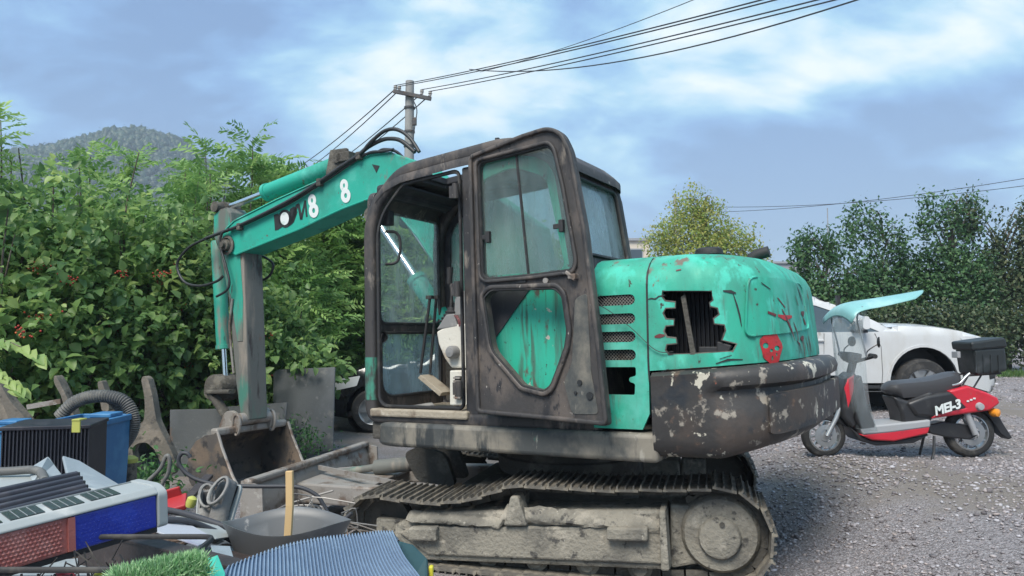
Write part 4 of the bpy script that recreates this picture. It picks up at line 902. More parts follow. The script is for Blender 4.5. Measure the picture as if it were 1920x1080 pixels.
# rear part of the left side: lower panel green with a painted-on shadow, upper opening
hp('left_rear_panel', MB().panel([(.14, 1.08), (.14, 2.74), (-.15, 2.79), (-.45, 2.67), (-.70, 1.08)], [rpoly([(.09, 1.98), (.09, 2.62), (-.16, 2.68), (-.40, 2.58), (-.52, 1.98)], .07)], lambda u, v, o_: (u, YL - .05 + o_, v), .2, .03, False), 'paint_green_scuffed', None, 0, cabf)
hp('left_rear_painted_shadow', MB().xz([(.20, 1.1), (.20, 1.95), (-.33, 1.95), (.10, 1.45)], YL - .047, YL - .040), 'cab_inner', None, 0, cabf)  # thin dark sheet laid on the green panel to stand for a shadow
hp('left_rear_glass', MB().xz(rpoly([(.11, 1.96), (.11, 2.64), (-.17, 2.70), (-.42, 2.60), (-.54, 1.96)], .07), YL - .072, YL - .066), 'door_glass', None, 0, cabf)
# rear wall with window: leans forward, z -> x
def rear_x(z): return np.interp(z, [1.0, 1.95, 2.55, 2.70], [-.755, -.645, -.56, -.50])
def rear_pt(u, v, o_): return Vector((float(rear_x(v)) - o_, u, v))
rw = rpoly([(YL - .10, 2.08), (YR + .10, 2.08), (YR + .12, 2.58), (YL - .12, 2.58)], .06)
hp('rear_wall', MB().panel(rrect(YR, YL - .02, 1.06, 2.72, .06), [rw], rear_pt, .12, .05), 'cab_black', 50, 0, cabf)
hp('rear_window', MB().panel(rw, [], lambda u, v, o_: rear_pt(u, v, o_ - .015), .2, .006), 'rear_glass', None, 0, cabf)
hp('rear_window_seal', MB().tube([rear_pt(u, v, .004) for u, v in rw], .014, 6, closed=True), 'rubber', 60, 0, cabf)
# right side: lower wall and window
rsw = rpoly([(.93, 1.85), (.93, 2.46), (.70, 2.66), (-.18, 2.72), (-.42, 2.60), (-.52, 1.85)], .08)
hp('right_wall', MB().panel(rpoly(sideP, .1), [rsw], lambda u, v, o_: (u, YR + .03 + o_, v), .2, .03, False), 'cab_inner', None, 0, cabf)
hp('right_window', MB().xz(rsw, YR + .01, YR + .016), 'cab_glass', None, 0, cabf)
# front: frame with upper and lower panes
fo = rpoly([(YL - .02, 1.06), (YL - .02, 2.66), (YR + .02, 2.66), (YR + .02, 1.06)], .10)
up1 = rpoly([(YL - .09, 1.70), (YL - .09, 2.59), (YR + .10, 2.61), (YR + .10, 1.70)], .07); lo1 = rpoly([(YL - .10, 1.17), (YL - .10, 1.635), (YR + .10, 1.635), (YR + .10, 1.17)], [.14, .05, .05, .14])
hp('front_frame', MB().panel(fo, [up1, lo1], lambda u, v, o_: (FX + .01 + o_, u, v), .2, .05, False), 'cab_black', None, 0, cabf)
for nm_, pl, mt in (('front_upper_pane', up1, 'cab_glass'), ('front_lower_pane', lo1, 'lower_glass')):
    hp(nm_, MB().yz(pl, FX - .018, FX - .012), mt, None, 0, cabf)
    hp('pane_seal', MB().tube([(FX - .035, u, v) for u, v in pl], .012, 6, closed=True), 'rubber', 60, 0, cabf)
hp('front_header', MB().box((.93, .57, 2.66), (.14, .80, .10)), 'cab_inner', None, .03, cabf)
hp('wiper_motor', MB().box((FX - .07, .88, 2.47), (.07, .07, .11)), 'rubber', None, .01, cabf)
hp('grab_handle', MB().tube(spline([(FX - .06, .90, 2.37), (FX - .13, .86, 2.36), (FX - .16, .85, 2.28), (FX - .14, .86, 2.15), (FX - .06, .90, 2.13)], 5), .011, 8), 'rubber', 60, 0, cabf)
hp('pillar_latch', MB().lathe([(0, .03), (.03, .025), (.04, 0)], (FX - .05, YL - .10, 1.60), (0, -1, 0), 12), 'rubber', None, 0, cabf)
hp('pillar_paint_scar', MB().sweep([(FX, YL - .045, 1.16), (FX, YL - .045, 1.30), (FX, YL - .045, 1.46)], [(x * 1.04, y * 1.05) for x, y in SECT], up=(0, 1, 0)), 'pillar_worn', 50, 0, cabf)
# floor and interior fittings
hp('cab_floor', MB().box((.14, .56, 1.05), (1.74, .90, .05)).box((.60, 1.0, 1.075), (.82, .09, .055)), 'sand_dirt', None, .012)
fl = MB()
for p, d, a in (((.78, .85, 1.085), (.26, .16, .02), .3), ((.6, .78, 1.085), (.3, .12, .018), -.2), ((.86, .66, 1.085), (.2, .2, .02), .7), ((.45, .9, 1.085), (.16, .1, .015), .1)): fl.box(p, d, Matrix.Rotation(a, 3, 'Z') @ Matrix.Rotation(.12, 3, 'Y'))
hp('floor_mats', fl, 'grey_plastic', None, .006)
con = [(0.598, 1.63), (0.515, 1.665), (0.469, 1.679), (0.247, 1.679), (0.254, 1.373), (0.476, 1.373), (0.533, 1.441), (0.582, 1.543)]
co = hp('left_console', MB().xz(con, .56, .80), 'white_paint_worn', None, .012)
hp('console_side', MB().xz([(0.598, 1.645), (0.513, 1.748), (0.44, 1.752), (0.415, 1.662), (0.506, 1.65)], .60, .802), 'grey_plastic', None, .008, co)
hp('console_knob', MB().lathe([(0, .075), (.032, .07), (.045, .05), (.045, 0)], tuple([[(0.442, 1.484)][0][0], .80, [(0.442, 1.484)][0][1]]), (0, 1, 0), 18), 'grey_plastic', 40, 0, co)
hp('console_box', MB().xz([(0.448, 1.358), (0.216, 1.357), (0.222, 1.125), (0.453, 1.12)], .50, .86), 'white_paint_worn', None, .008)
cb = [(0.392, 1.321), (0.344, 1.321), (0.347, 1.166), (0.395, 1.165)]; hp('terminal_strip', MB().xz(cb, .86, .885), 'rubber', None, .004)
(x0, z1), _, (x1, z0), _ = cb
ts = MB()
for k in range(7): ts.box(((x0 + x1) / 2, .89, z0 + (z1 - z0) * (k + .5) / 7), (abs(x1 - x0) * 1.2, .012, .012))
hp('terminal_lugs', ts, 'bare_steel')
bx_, bz_ = [(0.538, 1.693)][0]
bel = MB().lathe([(.085, 0), (.09, .012), (.07, .022), (.075, .034), (.056, .044), (.06, .056), (.044, .066), (.048, .078), (.033, .088), (.03, .11), (0, .112)], (bx_, .70, bz_), (-.06, 0, 1), 20); hp('lever_bellows', bel, 'rubber', 30)
hp('control_lever', MB().tube(spline([(bx_, .70, bz_ + .1), (bx_ - .01, .70, bz_ + .22), (bx_ + .01, .70, bz_ + .30)], 5), .012, 8).tube([(bx_ + .01, .70, bz_ + .28), (bx_ + .0, .70, bz_ + .40)], .024, 10, scales=[.8, 1]), 'rubber', 50)
for px_ in (0, 1):
    (a, za), (b, zb) = ([(0.881, 1.327), (0.782, 1.881)], [(0.844, 1.324), (0.774, 1.883)])[px_]
    hp('travel_lever', MB().tube([(a, .62 - .07 * px_, za), ((a + b) / 2, .62 - .07 * px_, (za + zb) / 2), (b, .62 - .07 * px_, zb)], .011, 8).box((b, .62 - .07 * px_, zb + .01), (.05, .035, .025)), 'rubber', 50)
pd = [(0.877, 1.294), (0.852, 1.318), (0.656, 1.19), (0.681, 1.163)]
hp('pedal', MB().xz([(x, z) for x, z in pd], .52, .66), 'sand_dirt', None, .004)
hp('seat', MB().box((-.02, .52, 1.36), (.46, .42, .14)).box((-.02, .52, 1.2), (.4, .36, .24)), 'cab_inner', None, .03)
hp('seat_back', MB().box((-.26, .52, 1.72), (.13, .44, .60), Matrix.Rotation(-.14, 3, 'Y')), 'cab_inner', None, .05)
hp('grey_seat_panel', MB().xz(rpoly([(0.493, 1.855), (0.445, 1.917), (0.346, 1.908), (0.311, 1.869), (0.317, 1.629), (0.506, 1.688)], .01), .70, .715), 'grey_plastic', None, .004)
hp('orange_cable', MB().tube(spline([(.33, .78, 1.72), (.28, .80, 1.75), (.22, .80, 1.73)], 5), .008, 6), mat('orange_plastic', (.5, .2, .05), .5))
hp('wiring_loom', MB().tube(spline([(.42, .80, 1.74), (.39, .81, 1.70), (.37, .81, 1.64)], 5), .006, 5).tube(spline([(.44, .80, 1.74), (.40, .82, 1.71), (.385, .82, 1.66)], 5), .005, 5), 'decal_darkred')

# ---- door, swung right back along the side
HXd, HYd = .225, 1.075
MD = MH @ Matrix.Translation((HXd, HYd, 0)) @ Matrix.Rotation(R(-5.5), 4, 'Z')     # local x runs back from the hinge as -x
def dloc(pts): return [(x - HXd, z) for x, z in pts]
dout = dloc([(0.074, 2.753), (-0.342, 2.815), (-0.527, 2.831), (-0.622, 2.786), (-0.682, 2.663), (-0.762, 2.191), (-0.829, 1.536), (-0.868, 1.062), (-0.346, 1.085), (0.05, 1.099), (0.064, 1.826)])
dwin = dloc([(0.01, 2.698), (-0.32, 2.711), (-0.524, 2.72), (-0.562, 2.678), (-0.612, 2.463), (-0.688, 2.009), (-0.665, 1.954), (-0.372, 1.944), (-0.043, 1.942), (-0.004, 1.975)])
dlow = dloc([(-0.024, 1.822), (-0.084, 1.869), (-0.55, 1.853), (-0.598, 1.806), (-0.626, 1.603), (-0.609, 1.51), (-0.552, 1.385), (-0.503, 1.284), (-0.452, 1.252), (-0.297, 1.282), (-0.094, 1.479), (-0.071, 1.525)])
dwin = rpoly(dwin, [.05, 0, .04, .04, 0, .03, .03, 0, .03, .03]); dlow = rpoly(dlow, .025); dout = rpoly(dout, [.03, .0, .08, .06, .05, 0, 0, .03, 0, .03, 0])
def dp(name, mb, m, smooth=None, bevel=0, parent=None): return mb.obj(name, m, parent or EX, MD if parent is None else None, smooth, bevel)
door = dp('cab_door', MB().panel(dout, [dwin, dlow], lambda u, v, o_: (u, .025 + o_, v), .2, .05, False), 'cab_black', None, .008)
tag(door, 'open dark worn cab door with window above an empty lower opening')
def inset_loop(pl, k):
    c = Vector((sum(p[0] for p in pl) / len(pl), sum(p[1] for p in pl) / len(pl))); return [tuple(c + (Vector(p) - c) * k) for p in pl]
dp('door_outer_rim', MB().sweep([(x, .03, z) for x, z in inset_loop(dout, .985)], rrect(-.013, .013, -.018, .018, .008, 2), closed=True, up=(0, 1, 0)), 'cab_black', 50, 0, door)
dp('window_rim', MB().sweep([(x, .03, z) for x, z in inset_loop(dwin, 1.04)], rrect(-.011, .011, -.016, .016, .007, 2), closed=True, up=(0, 1, 0)), 'cab_black', 50, 0, door)
dp('lower_opening_rim', MB().sweep([(x, .03, z) for x, z in inset_loop(dlow, 1.07)], rrect(-.014, .014, -.018, .018, .008, 2), closed=True, up=(0, 1, 0)), 'cab_black', 50, 0, door)
dp('lower_opening_seal', MB().tube([(x, .035, z) for x, z in inset_loop(dlow, 1.01)], .009, 6, closed=True), 'rubber', 60, 0, door)
dp('window_seal', MB().tube([(x, .02, z) for x, z in dwin], .012, 6, closed=True), 'rubber', 60, 0, door)
mid = dloc([(-0.274, 2.708), (-0.342, 1.95)])
dp('sliding_pane', MB().xz([p for p in [dwin[i] for i in range(len(dwin))]], -.004, .001), 'door_glass', None, 0, door)
dp('pane_divider', MB().bar((mid[0][0], .0, mid[0][1]), (mid[1][0], .0, mid[1][1]), .016, .012, (1, 0, 0)), 'rubber', None, 0, door)
for a in ([(-0.05, 2.213)], [(-0.597, 2.224)]): (x, z), = dloc(a); dp('window_latch', MB().box((x, .015, z), (.03, .03, .075)).box((x + .03, .02, z), (.05, .015, .03)), 'rubber', None, .004, door)
(x, z), = dloc([(-0.312, 1.915)]); dp('lock_slot', MB().box((x, .03, z), (.06, .012, .028)), 'decal_black', None, .004, door)
(x, z), = dloc([(-0.487, 1.905)]); dp('lock_button', MB().cyl((x, .025, z), (x, .04, z), .018, n=12), 'bare_steel', 40, 0, door)
(x, z), = dloc([(-0.684, 1.915)]); dp('door_handle', MB().box((x, .045, z), (.05, .05, .03)).bar((x - .02, .06, z - .02), (x + .04, .06, z + .03), .02, .02), 'bare_steel', None, .005, door)
dmg = dloc([(-0.68, 1.789), (-0.763, 1.816), (-0.773, 1.353), (-0.812, 1.126), (-0.637, 1.121), (-0.588, 1.307), (-0.647, 1.415)]); dp('door_dented_skin', MB().xz(rpoly(dmg, .03), .024, .029), 'skirt_paint', None, .006, door)
for k, (pxs) in enumerate(([(-0.762, 1.231)], [(-0.698, 1.304)], [(-0.669, 1.245)])):
    (x, z), = dloc(pxs); dp('rust_hole', MB().cyl((x, .03, z), (x, .0375, z), .022 - .006 * k, n=9), 'decal_black', None, 0, door)
for z_ in (1.25, 1.9, 2.55): dp('hinge', MB().cyl((.0, .0, z_ - .05), (.0, .0, z_ + .05), .022, n=12).box((.03, -.02, z_), (.06, .03, .08)), 'cab_black', None, 0, door)

# ---- boom, arm and bucket
BW = .15; BY = -.10
top_ = [(3.796, 2.729), (3.62, 2.832), (3.009, 2.979), (2.445, 3.094), (2.049, 3.2), (1.828, 3.241), (1.585, 3.229)]
bot_ = [(1.864, 2.844), (2.182, 2.788), (2.724, 2.658), (3.618, 2.485), (3.746, 2.517)]
boom_poly = top_ + [(1.32, 3.12), (1.07, 2.92), (.65, 2.79), (.20, 2.45), (.05, 1.60), (.22, 1.28), (.30, 1.18), (.42, 1.22), (.90, 1.85), (1.30, 2.44), (1.55, 2.70)] + bot_ + [(3.80, 2.56), (3.82, 2.66)]
boom = hp('boom', MB().xz(boom_poly, BY - BW, BY + BW), 'paint_green_boom', None, .012)
bw2 = [(1.856, 2.842), (2.173, 2.786), (2.713, 2.656), (3.606, 2.483)]
hp('weld_edge', MB().tube([(x, BY + BW, z + .004) for x, z in [(.90, 1.85), (1.30, 2.44), (1.55, 2.70)] + bw2], .012, 6), 'paint_green_boom', 60, 0, boom)
hp('weld_edge', MB().tube([(x, BY + BW, z) for x, z in top_], .010, 6), 'paint_green_boom', 60, 0, boom)
px0, pz0 = [(3.714, 2.59)][0]
hp('tip_pin', MB().lathe([(0, .06), (.03, .06), (.035, .03), (.055, .025), (.06, -.02)], (px0, BY + BW + .03, pz0), (0, 1, 0), 20).lathe([(.09, 0), (.10, .02), (.075, .03), (.07, 0)], (px0, BY + BW, pz0), (0, 1, 0), 20), 'mud_dark', 40, 0, boom)
# lettering on the boom: an oblique black logotype and two white eights
def boom_face(pts, off=.003): return [(x, BY + BW + off, z) for x, z in pts]
def boom_decal(name, pl, m, off=.004, holes=()):
    return hp(name, MB().panel(pl, holes, lambda u, v, o_: (u, BY + BW + off + o_, v), .05, .0025, False), m, None, 0, boom)
boom_decal('letter_stroke', [(3.054, 2.832), (2.995, 2.841), (2.98, 2.777), (2.937, 2.814), (2.901, 2.826), (2.959, 2.744), (2.944, 2.701), (3.003, 2.68), (3.039, 2.678)], 'decal_black')
boom_decal('letter_stroke', [(2.808, 2.769), (2.812, 2.743), (2.826, 2.72), (2.847, 2.702), (2.872, 2.692), (2.901, 2.691), (2.93, 2.698), (2.956, 2.713), (2.977, 2.735), (2.991, 2.761), (2.995, 2.789), (2.991, 2.816), (2.977, 2.839), (2.956, 2.857), (2.929, 2.866), (2.901, 2.867), (2.872, 2.86), (2.846, 2.845), (2.825, 2.823), (2.812, 2.797)], 'decal_black', .004)
boom_decal('letter_fill', [(2.847, 2.774), (2.85, 2.755), (2.858, 2.738), (2.871, 2.726), (2.887, 2.719), (2.905, 2.717), (2.923, 2.722), (2.939, 2.733), (2.952, 2.747), (2.959, 2.766), (2.962, 2.786), (2.959, 2.805), (2.951, 2.821), (2.938, 2.834), (2.922, 2.841), (2.904, 2.842), (2.886, 2.837), (2.87, 2.826), (2.858, 2.811), (2.85, 2.793)], 'decal_white', .007)
for pl in ([(2.836, 2.865), (2.779, 2.885), (2.751, 2.805), (2.808, 2.718), (2.858, 2.697)], [(2.786, 2.875), (2.758, 2.882), (2.737, 2.824), (2.787, 2.731), (2.815, 2.724)], [(2.758, 2.898), (2.715, 2.908), (2.801, 2.722), (2.829, 2.715)], [(2.737, 2.895), (2.708, 2.903), (2.674, 2.75), (2.702, 2.748)], [(2.702, 2.753), (2.674, 2.745), (2.625, 2.918), (2.645, 2.921)], [(2.645, 2.926), (2.624, 2.924), (2.605, 2.769), (2.625, 2.766)]):
    boom_decal('letter_stroke', pl, 'decal_black')
boom_decal('digit_loop', [(2.494, 2.908), (2.497, 2.89), (2.504, 2.874), (2.515, 2.862), (2.53, 2.855), (2.546, 2.853), (2.561, 2.858), (2.576, 2.869), (2.587, 2.883), (2.594, 2.901), (2.597, 2.92), (2.594, 2.939), (2.587, 2.955), (2.575, 2.967), (2.561, 2.974), (2.545, 2.975), (2.529, 2.97), (2.515, 2.96), (2.503, 2.945), (2.497, 2.927)], 'decal_white', .004, [[(2.532, 2.913), (2.536, 2.897), (2.545, 2.891), (2.555, 2.899), (2.559, 2.916), (2.555, 2.932), (2.545, 2.937), (2.536, 2.929)]])
boom_decal('digit_loop', [(2.461, 2.809), (2.464, 2.788), (2.473, 2.77), (2.486, 2.757), (2.503, 2.749), (2.522, 2.747), (2.541, 2.753), (2.559, 2.764), (2.572, 2.781), (2.581, 2.801), (2.584, 2.822), (2.581, 2.843), (2.572, 2.861), (2.558, 2.875), (2.541, 2.882), (2.521, 2.884), (2.502, 2.878), (2.485, 2.866), (2.472, 2.85), (2.463, 2.83)], 'decal_white', .0065, [[(2.503, 2.813), (2.508, 2.796), (2.522, 2.79), (2.536, 2.799), (2.541, 2.818), (2.535, 2.835), (2.522, 2.841), (2.508, 2.832)]])
boom_decal('digit_loop', [(2.096, 2.999), (2.099, 2.982), (2.105, 2.966), (2.117, 2.954), (2.13, 2.948), (2.145, 2.946), (2.16, 2.951), (2.173, 2.961), (2.184, 2.976), (2.191, 2.993), (2.193, 3.012), (2.19, 3.03), (2.184, 3.046), (2.172, 3.057), (2.159, 3.064), (2.144, 3.065), (2.129, 3.06), (2.116, 3.05), (2.105, 3.036), (2.098, 3.018)], 'decal_white', .004, [[(2.132, 3.004), (2.136, 2.989), (2.145, 2.983), (2.154, 2.991), (2.157, 3.007), (2.153, 3.023), (2.144, 3.028), (2.135, 3.02)]])
boom_decal('digit_loop', [(2.065, 2.902), (2.068, 2.882), (2.076, 2.865), (2.089, 2.852), (2.106, 2.844), (2.124, 2.843), (2.142, 2.848), (2.158, 2.86), (2.17, 2.876), (2.179, 2.895), (2.181, 2.916), (2.178, 2.937), (2.17, 2.954), (2.157, 2.967), (2.14, 2.974), (2.122, 2.976), (2.104, 2.97), (2.088, 2.959), (2.076, 2.942), (2.067, 2.923)], 'decal_white', .0065, [[(2.105, 2.907), (2.11, 2.891), (2.123, 2.885), (2.136, 2.894), (2.141, 2.911), (2.136, 2.928), (2.123, 2.934), (2.11, 2.925)]])
boom_decal('arrow_mark', [(1.811, 3.156), (1.725, 3.13), (1.762, 3.072)], 'decal_black')
hp('foot_pin', MB().cyl((.32, BY - .3, 1.28), (.32, BY + .3, 1.28), .05), 'mud_dark', 40)
hp('boom_bracket', MB().box((.55, BY - .22, 1.15), (.9, .05, .5)).box((.55, BY + .22, 1.15), (.9, .05, .5)), 'mud_dark', None, .01)
# cylinders
def cylinder(name, p, q, r, rod, frac, m='paint_green_boom'):
    p, q = Vector(p), Vector(q); k = p.lerp(q, frac)
    o = hp(name, MB().tube([p, p.lerp(k, .02), p.lerp(k, .97), k], r, 20, scales=[.85, 1, 1, .96]).lathe([(r * 1.0, -.03), (r * 1.12, -.028), (r * 1.12, .012), (rod, .014)], k, q - p, 20), m, 40)
    hp('rod', MB().cyl(k, q, rod, n=14), 'chrome', 60, 0, o); hp('rod_eye', MB().cyl(q + Vector((0, -.05, 0)), q + Vector((0, .05, 0)), r * .85, n=16), 'mud_dark', 40, 0, o); return o
(ax_, az_), (cx_, cz_), (ex_, ez_) = [(3.935, 3.014), (3.326, 3.11), (2.25, 3.279)]
cylinder('arm_cylinder', (ex_, BY, ez_), (ax_, BY, az_), .082, .034, .635)
hp('cylinder_mount', MB().xz([(ex_ - .18, ez_ - .16), (ex_ - .12, ez_ + .08), (ex_ + .08, ez_ + .09), (ex_ + .14, ez_ - .14)], BY - .14, BY - .10).xz([(ex_ - .18, ez_ - .16), (ex_ - .12, ez_ + .08), (ex_ + .08, ez_ + .09), (ex_ + .14, ez_ - .14)], BY + .10, BY + .14), 'mud_dark', None, .01)
hp('cylinder_boss', MB().cyl((ex_ - .02, BY - .16, ez_), (ex_ - .02, BY + .16, ez_), .05), 'mud_dark', 40)
for s_ in (-1, 1):
    (a, za), (b, zb) = [(1.728, 2.677), (0.909, 1.624)]
    cylinder('boom_cylinder', (b, BY + .24 * s_, zb), (a, BY + .24 * s_, za), .075, .034, .44)
armp = [(3.983, 2.941), (3.884, 2.986), (3.786, 2.997), (3.721, 2.935), (3.704, 2.812), (3.528, 2.523), (3.479, 1.612), (3.447, 0.836), (3.555, 0.806), (3.65, 1.295), (3.749, 2.05), (3.865, 2.496), (3.99, 2.729)]
arm = hp('arm', MB().xz(armp, BY - .12, BY + .12), 'arm_steel', None, .012)
hp('arm_side_skin', MB().xz([(3.967, 2.928), (3.884, 2.969), (3.786, 2.981), (3.737, 2.931), (3.72, 2.814), (3.576, 2.527), (3.527, 2.039), (3.526, 1.613), (3.604, 1.614), (3.701, 2.048), (3.832, 2.493), (3.965, 2.726)], BY + .118, BY + .126), 'paint_green_worn', None, .003, arm)
hp('arm_end_boss', MB().cyl(([(3.517, 0.847)][0][0], BY - .18, [(3.517, 0.847)][0][1]), ([(3.517, 0.847)][0][0], BY + .18, [(3.517, 0.847)][0][1]), .06), 'bare_steel', 40)
hp('arm_top_boss', MB().cyl((ax_, BY - .15, az_), (ax_, BY + .15, az_), .055), 'mud_dark', 40)
(a, za), (b, zb) = [(4.067, 2.681), (3.925, 1.07)]
cylinder('bucket_cylinder', (a, BY, za), (b, BY, zb), .070, .030, .70, 'paint_green_worn')
pipe = [(3.66, 2.045), (3.707, 1.778), (3.674, 1.509), (3.641, 1.296)]; hp('arm_pipe', MB().tube([(x, BY + .14, z) for x, z in pipe], .013, 6), 'bare_steel', 60)
# bucket: curved shell, two side plates, lip, ears and links
MBk = MH
bprof = [(3.545, .735), (3.66, .72), (3.80, .66), (3.90, .55), (3.93, .42), (3.90, .28), (3.80, .16), (3.66, .09), (3.50, .075), (3.34, .10), (3.20, .15), (3.12, .20)]
B0, B1 = BY - .44, BY + .44
inn = [(x - .018 * (x - 3.5) / .4, z + .016 * (.4 - z) / .3) for x, z in bprof]
shell = MB().xz(bprof + inn[::-1], B0, B1); bk = hp('bucket', shell, 'bucket_steel', 40)
mouth = [(3.50, .76), (3.44, .62), (3.36, .48), (3.29, .36), (3.20, .25), (3.12, .19)]
for y_ in (B0, B1): hp('side_plate', MB().xz(bprof + mouth[::-1][1:], y_ - .012, y_ + .012), 'bucket_steel', None, .004, bk)
for y_ in (B0, B1): hp('cutting_edge', MB().tube([(x, y_, z) for x, z in mouth], .016, 6), 'bare_steel', 60, 0, bk)
hp('hinge_tube', MB().bar((3.56, B0, .75), (3.56, B1, .75), .10, .07), 'bare_steel', None, .02, bk)
for y_ in (BY - .2, BY + .2): hp('ear', MB().xz(rpoly([(3.48, .72), (3.46, .86), (3.56, .94), (3.68, .92), (3.78, .74)], .05), y_ - .02, y_ + .02), 'bare_steel', None, .006, bk)
for k in range(5): y_ = B0 + .06 + k * .19; hp('tooth', MB().xz([(3.20, .15), (3.12, .21), (3.00, .235), (3.10, .17)], y_ - .035, y_ + .035), 'bare_steel', None, .006, bk)
(a, za), (b, zb) = [(3.958, 1.113), (4.08, 0.902)]
for y_ in (BY - .16, BY + .16): hp('link', MB().sweep([(a, y_, za), (3.70, y_, .86)], rrect(-.03, .03, -.05, .05, .02, 2), up=(0, 1, 0)).cyl((a, y_ - .03, za), (a, y_ + .03, za), .07), 'mud_dark', 40)
for y_ in (BY - .19, BY + .19): hp('link_arm', MB().sweep([(a, y_, za), (3.60, y_, 1.12)], rrect(-.02, .02, -.045, .045, .015, 2), up=(0, 1, 0)), 'mud_dark', 40)
for y_ in (-.32, .12): hp('shackle_ring', MB().tube([(3.50 + .05 * math.cos(t), y_ + .0, .80 + .10 * math.sin(t)) for t in np.linspace(0, 6.283, 17)[:-1]], .014, 6, closed=True), 'bare_steel', 60)
# hoses
hz_ = [
    [(x, BY + .20, z) for x, z in [(1.25, 3.173), (1.35, 3.313), (1.482, 3.405), (1.618, 3.418), (1.753, 3.359), (1.814, 3.32)]], [(x, BY + .17, z) for x, z in [(1.318, 3.189), (1.467, 3.311), (1.596, 3.35), (1.705, 3.348), (1.841, 3.312), (1.929, 3.267)]],
    [(x, BY + .19, z) for x, z in [(1.823, 3.324), (1.911, 3.26), (2.141, 3.176), (2.406, 3.072), (2.681, 2.975), (2.966, 2.895), (3.262, 2.822), (3.555, 2.756), (3.73, 2.729), (4.025, 2.68)]], [(x, BY + .17, z) for x, z in [(1.55, 3.248), (1.688, 3.25), (1.817, 3.26), (1.98, 3.215), (2.226, 3.122), (2.494, 3.026), (2.807, 2.921), (3.135, 2.843), (3.501, 2.764), (3.675, 2.748)]],
    [(x, BY + .24, z) for x, z in [(3.96, 2.668), (4.228, 2.592), (4.399, 2.437), (4.284, 2.25), (4.03, 2.191), (3.785, 2.22), (3.681, 2.267)]], [(x, BY + .20, z) for x, z in [(3.638, 2.741), (3.749, 2.708), (3.773, 2.59), (3.684, 2.367), (3.635, 2.202), (3.682, 2.124), (3.826, 2.073)]],
    [(x, BY - .2, z) for x, z in [(3.711, 2.523), (3.582, 2.49), (3.456, 2.403), (3.503, 2.295), (3.631, 2.247), (3.744, 2.265)]], [(x, BY + .05, z) for x, z in [(1.517, 3.173), (1.623, 3.266), (1.757, 3.305), (1.851, 3.29), (2.009, 3.294)]]]
for h_, r_ in zip(hz_, (.017, .019, .017, .013, .014, .013, .013, .014)): hp('hydraulic_hose', MB().tube(spline(h_, 6), r_, 8), 'hose_black', 60)
for px_ in ([(2.419, 3.064)][0], [(1.936, 3.244)][0], [(3.508, 2.756)][0]): hp('hose_clamp', MB().box((px_[0], BY + .18, px_[1]), (.05, .05, .07)), 'mud_dark', None, .006)
hp('valve_block', MB().box(([(2.158, 3.276)][0][0], BY + .1, [(2.158, 3.276)][0][1]), (.16, .12, .09)), 'mud_dark', None, .01)
hp('link_guard', MB().lathe([(0, .14), (.09, .135), (.135, .12), (.14, .1), (.14, -.1), (.135, -.12), (0, -.14)], (a + .02, BY, za + .03), (0, 1, 0), 24), 'mud_dark', 40)


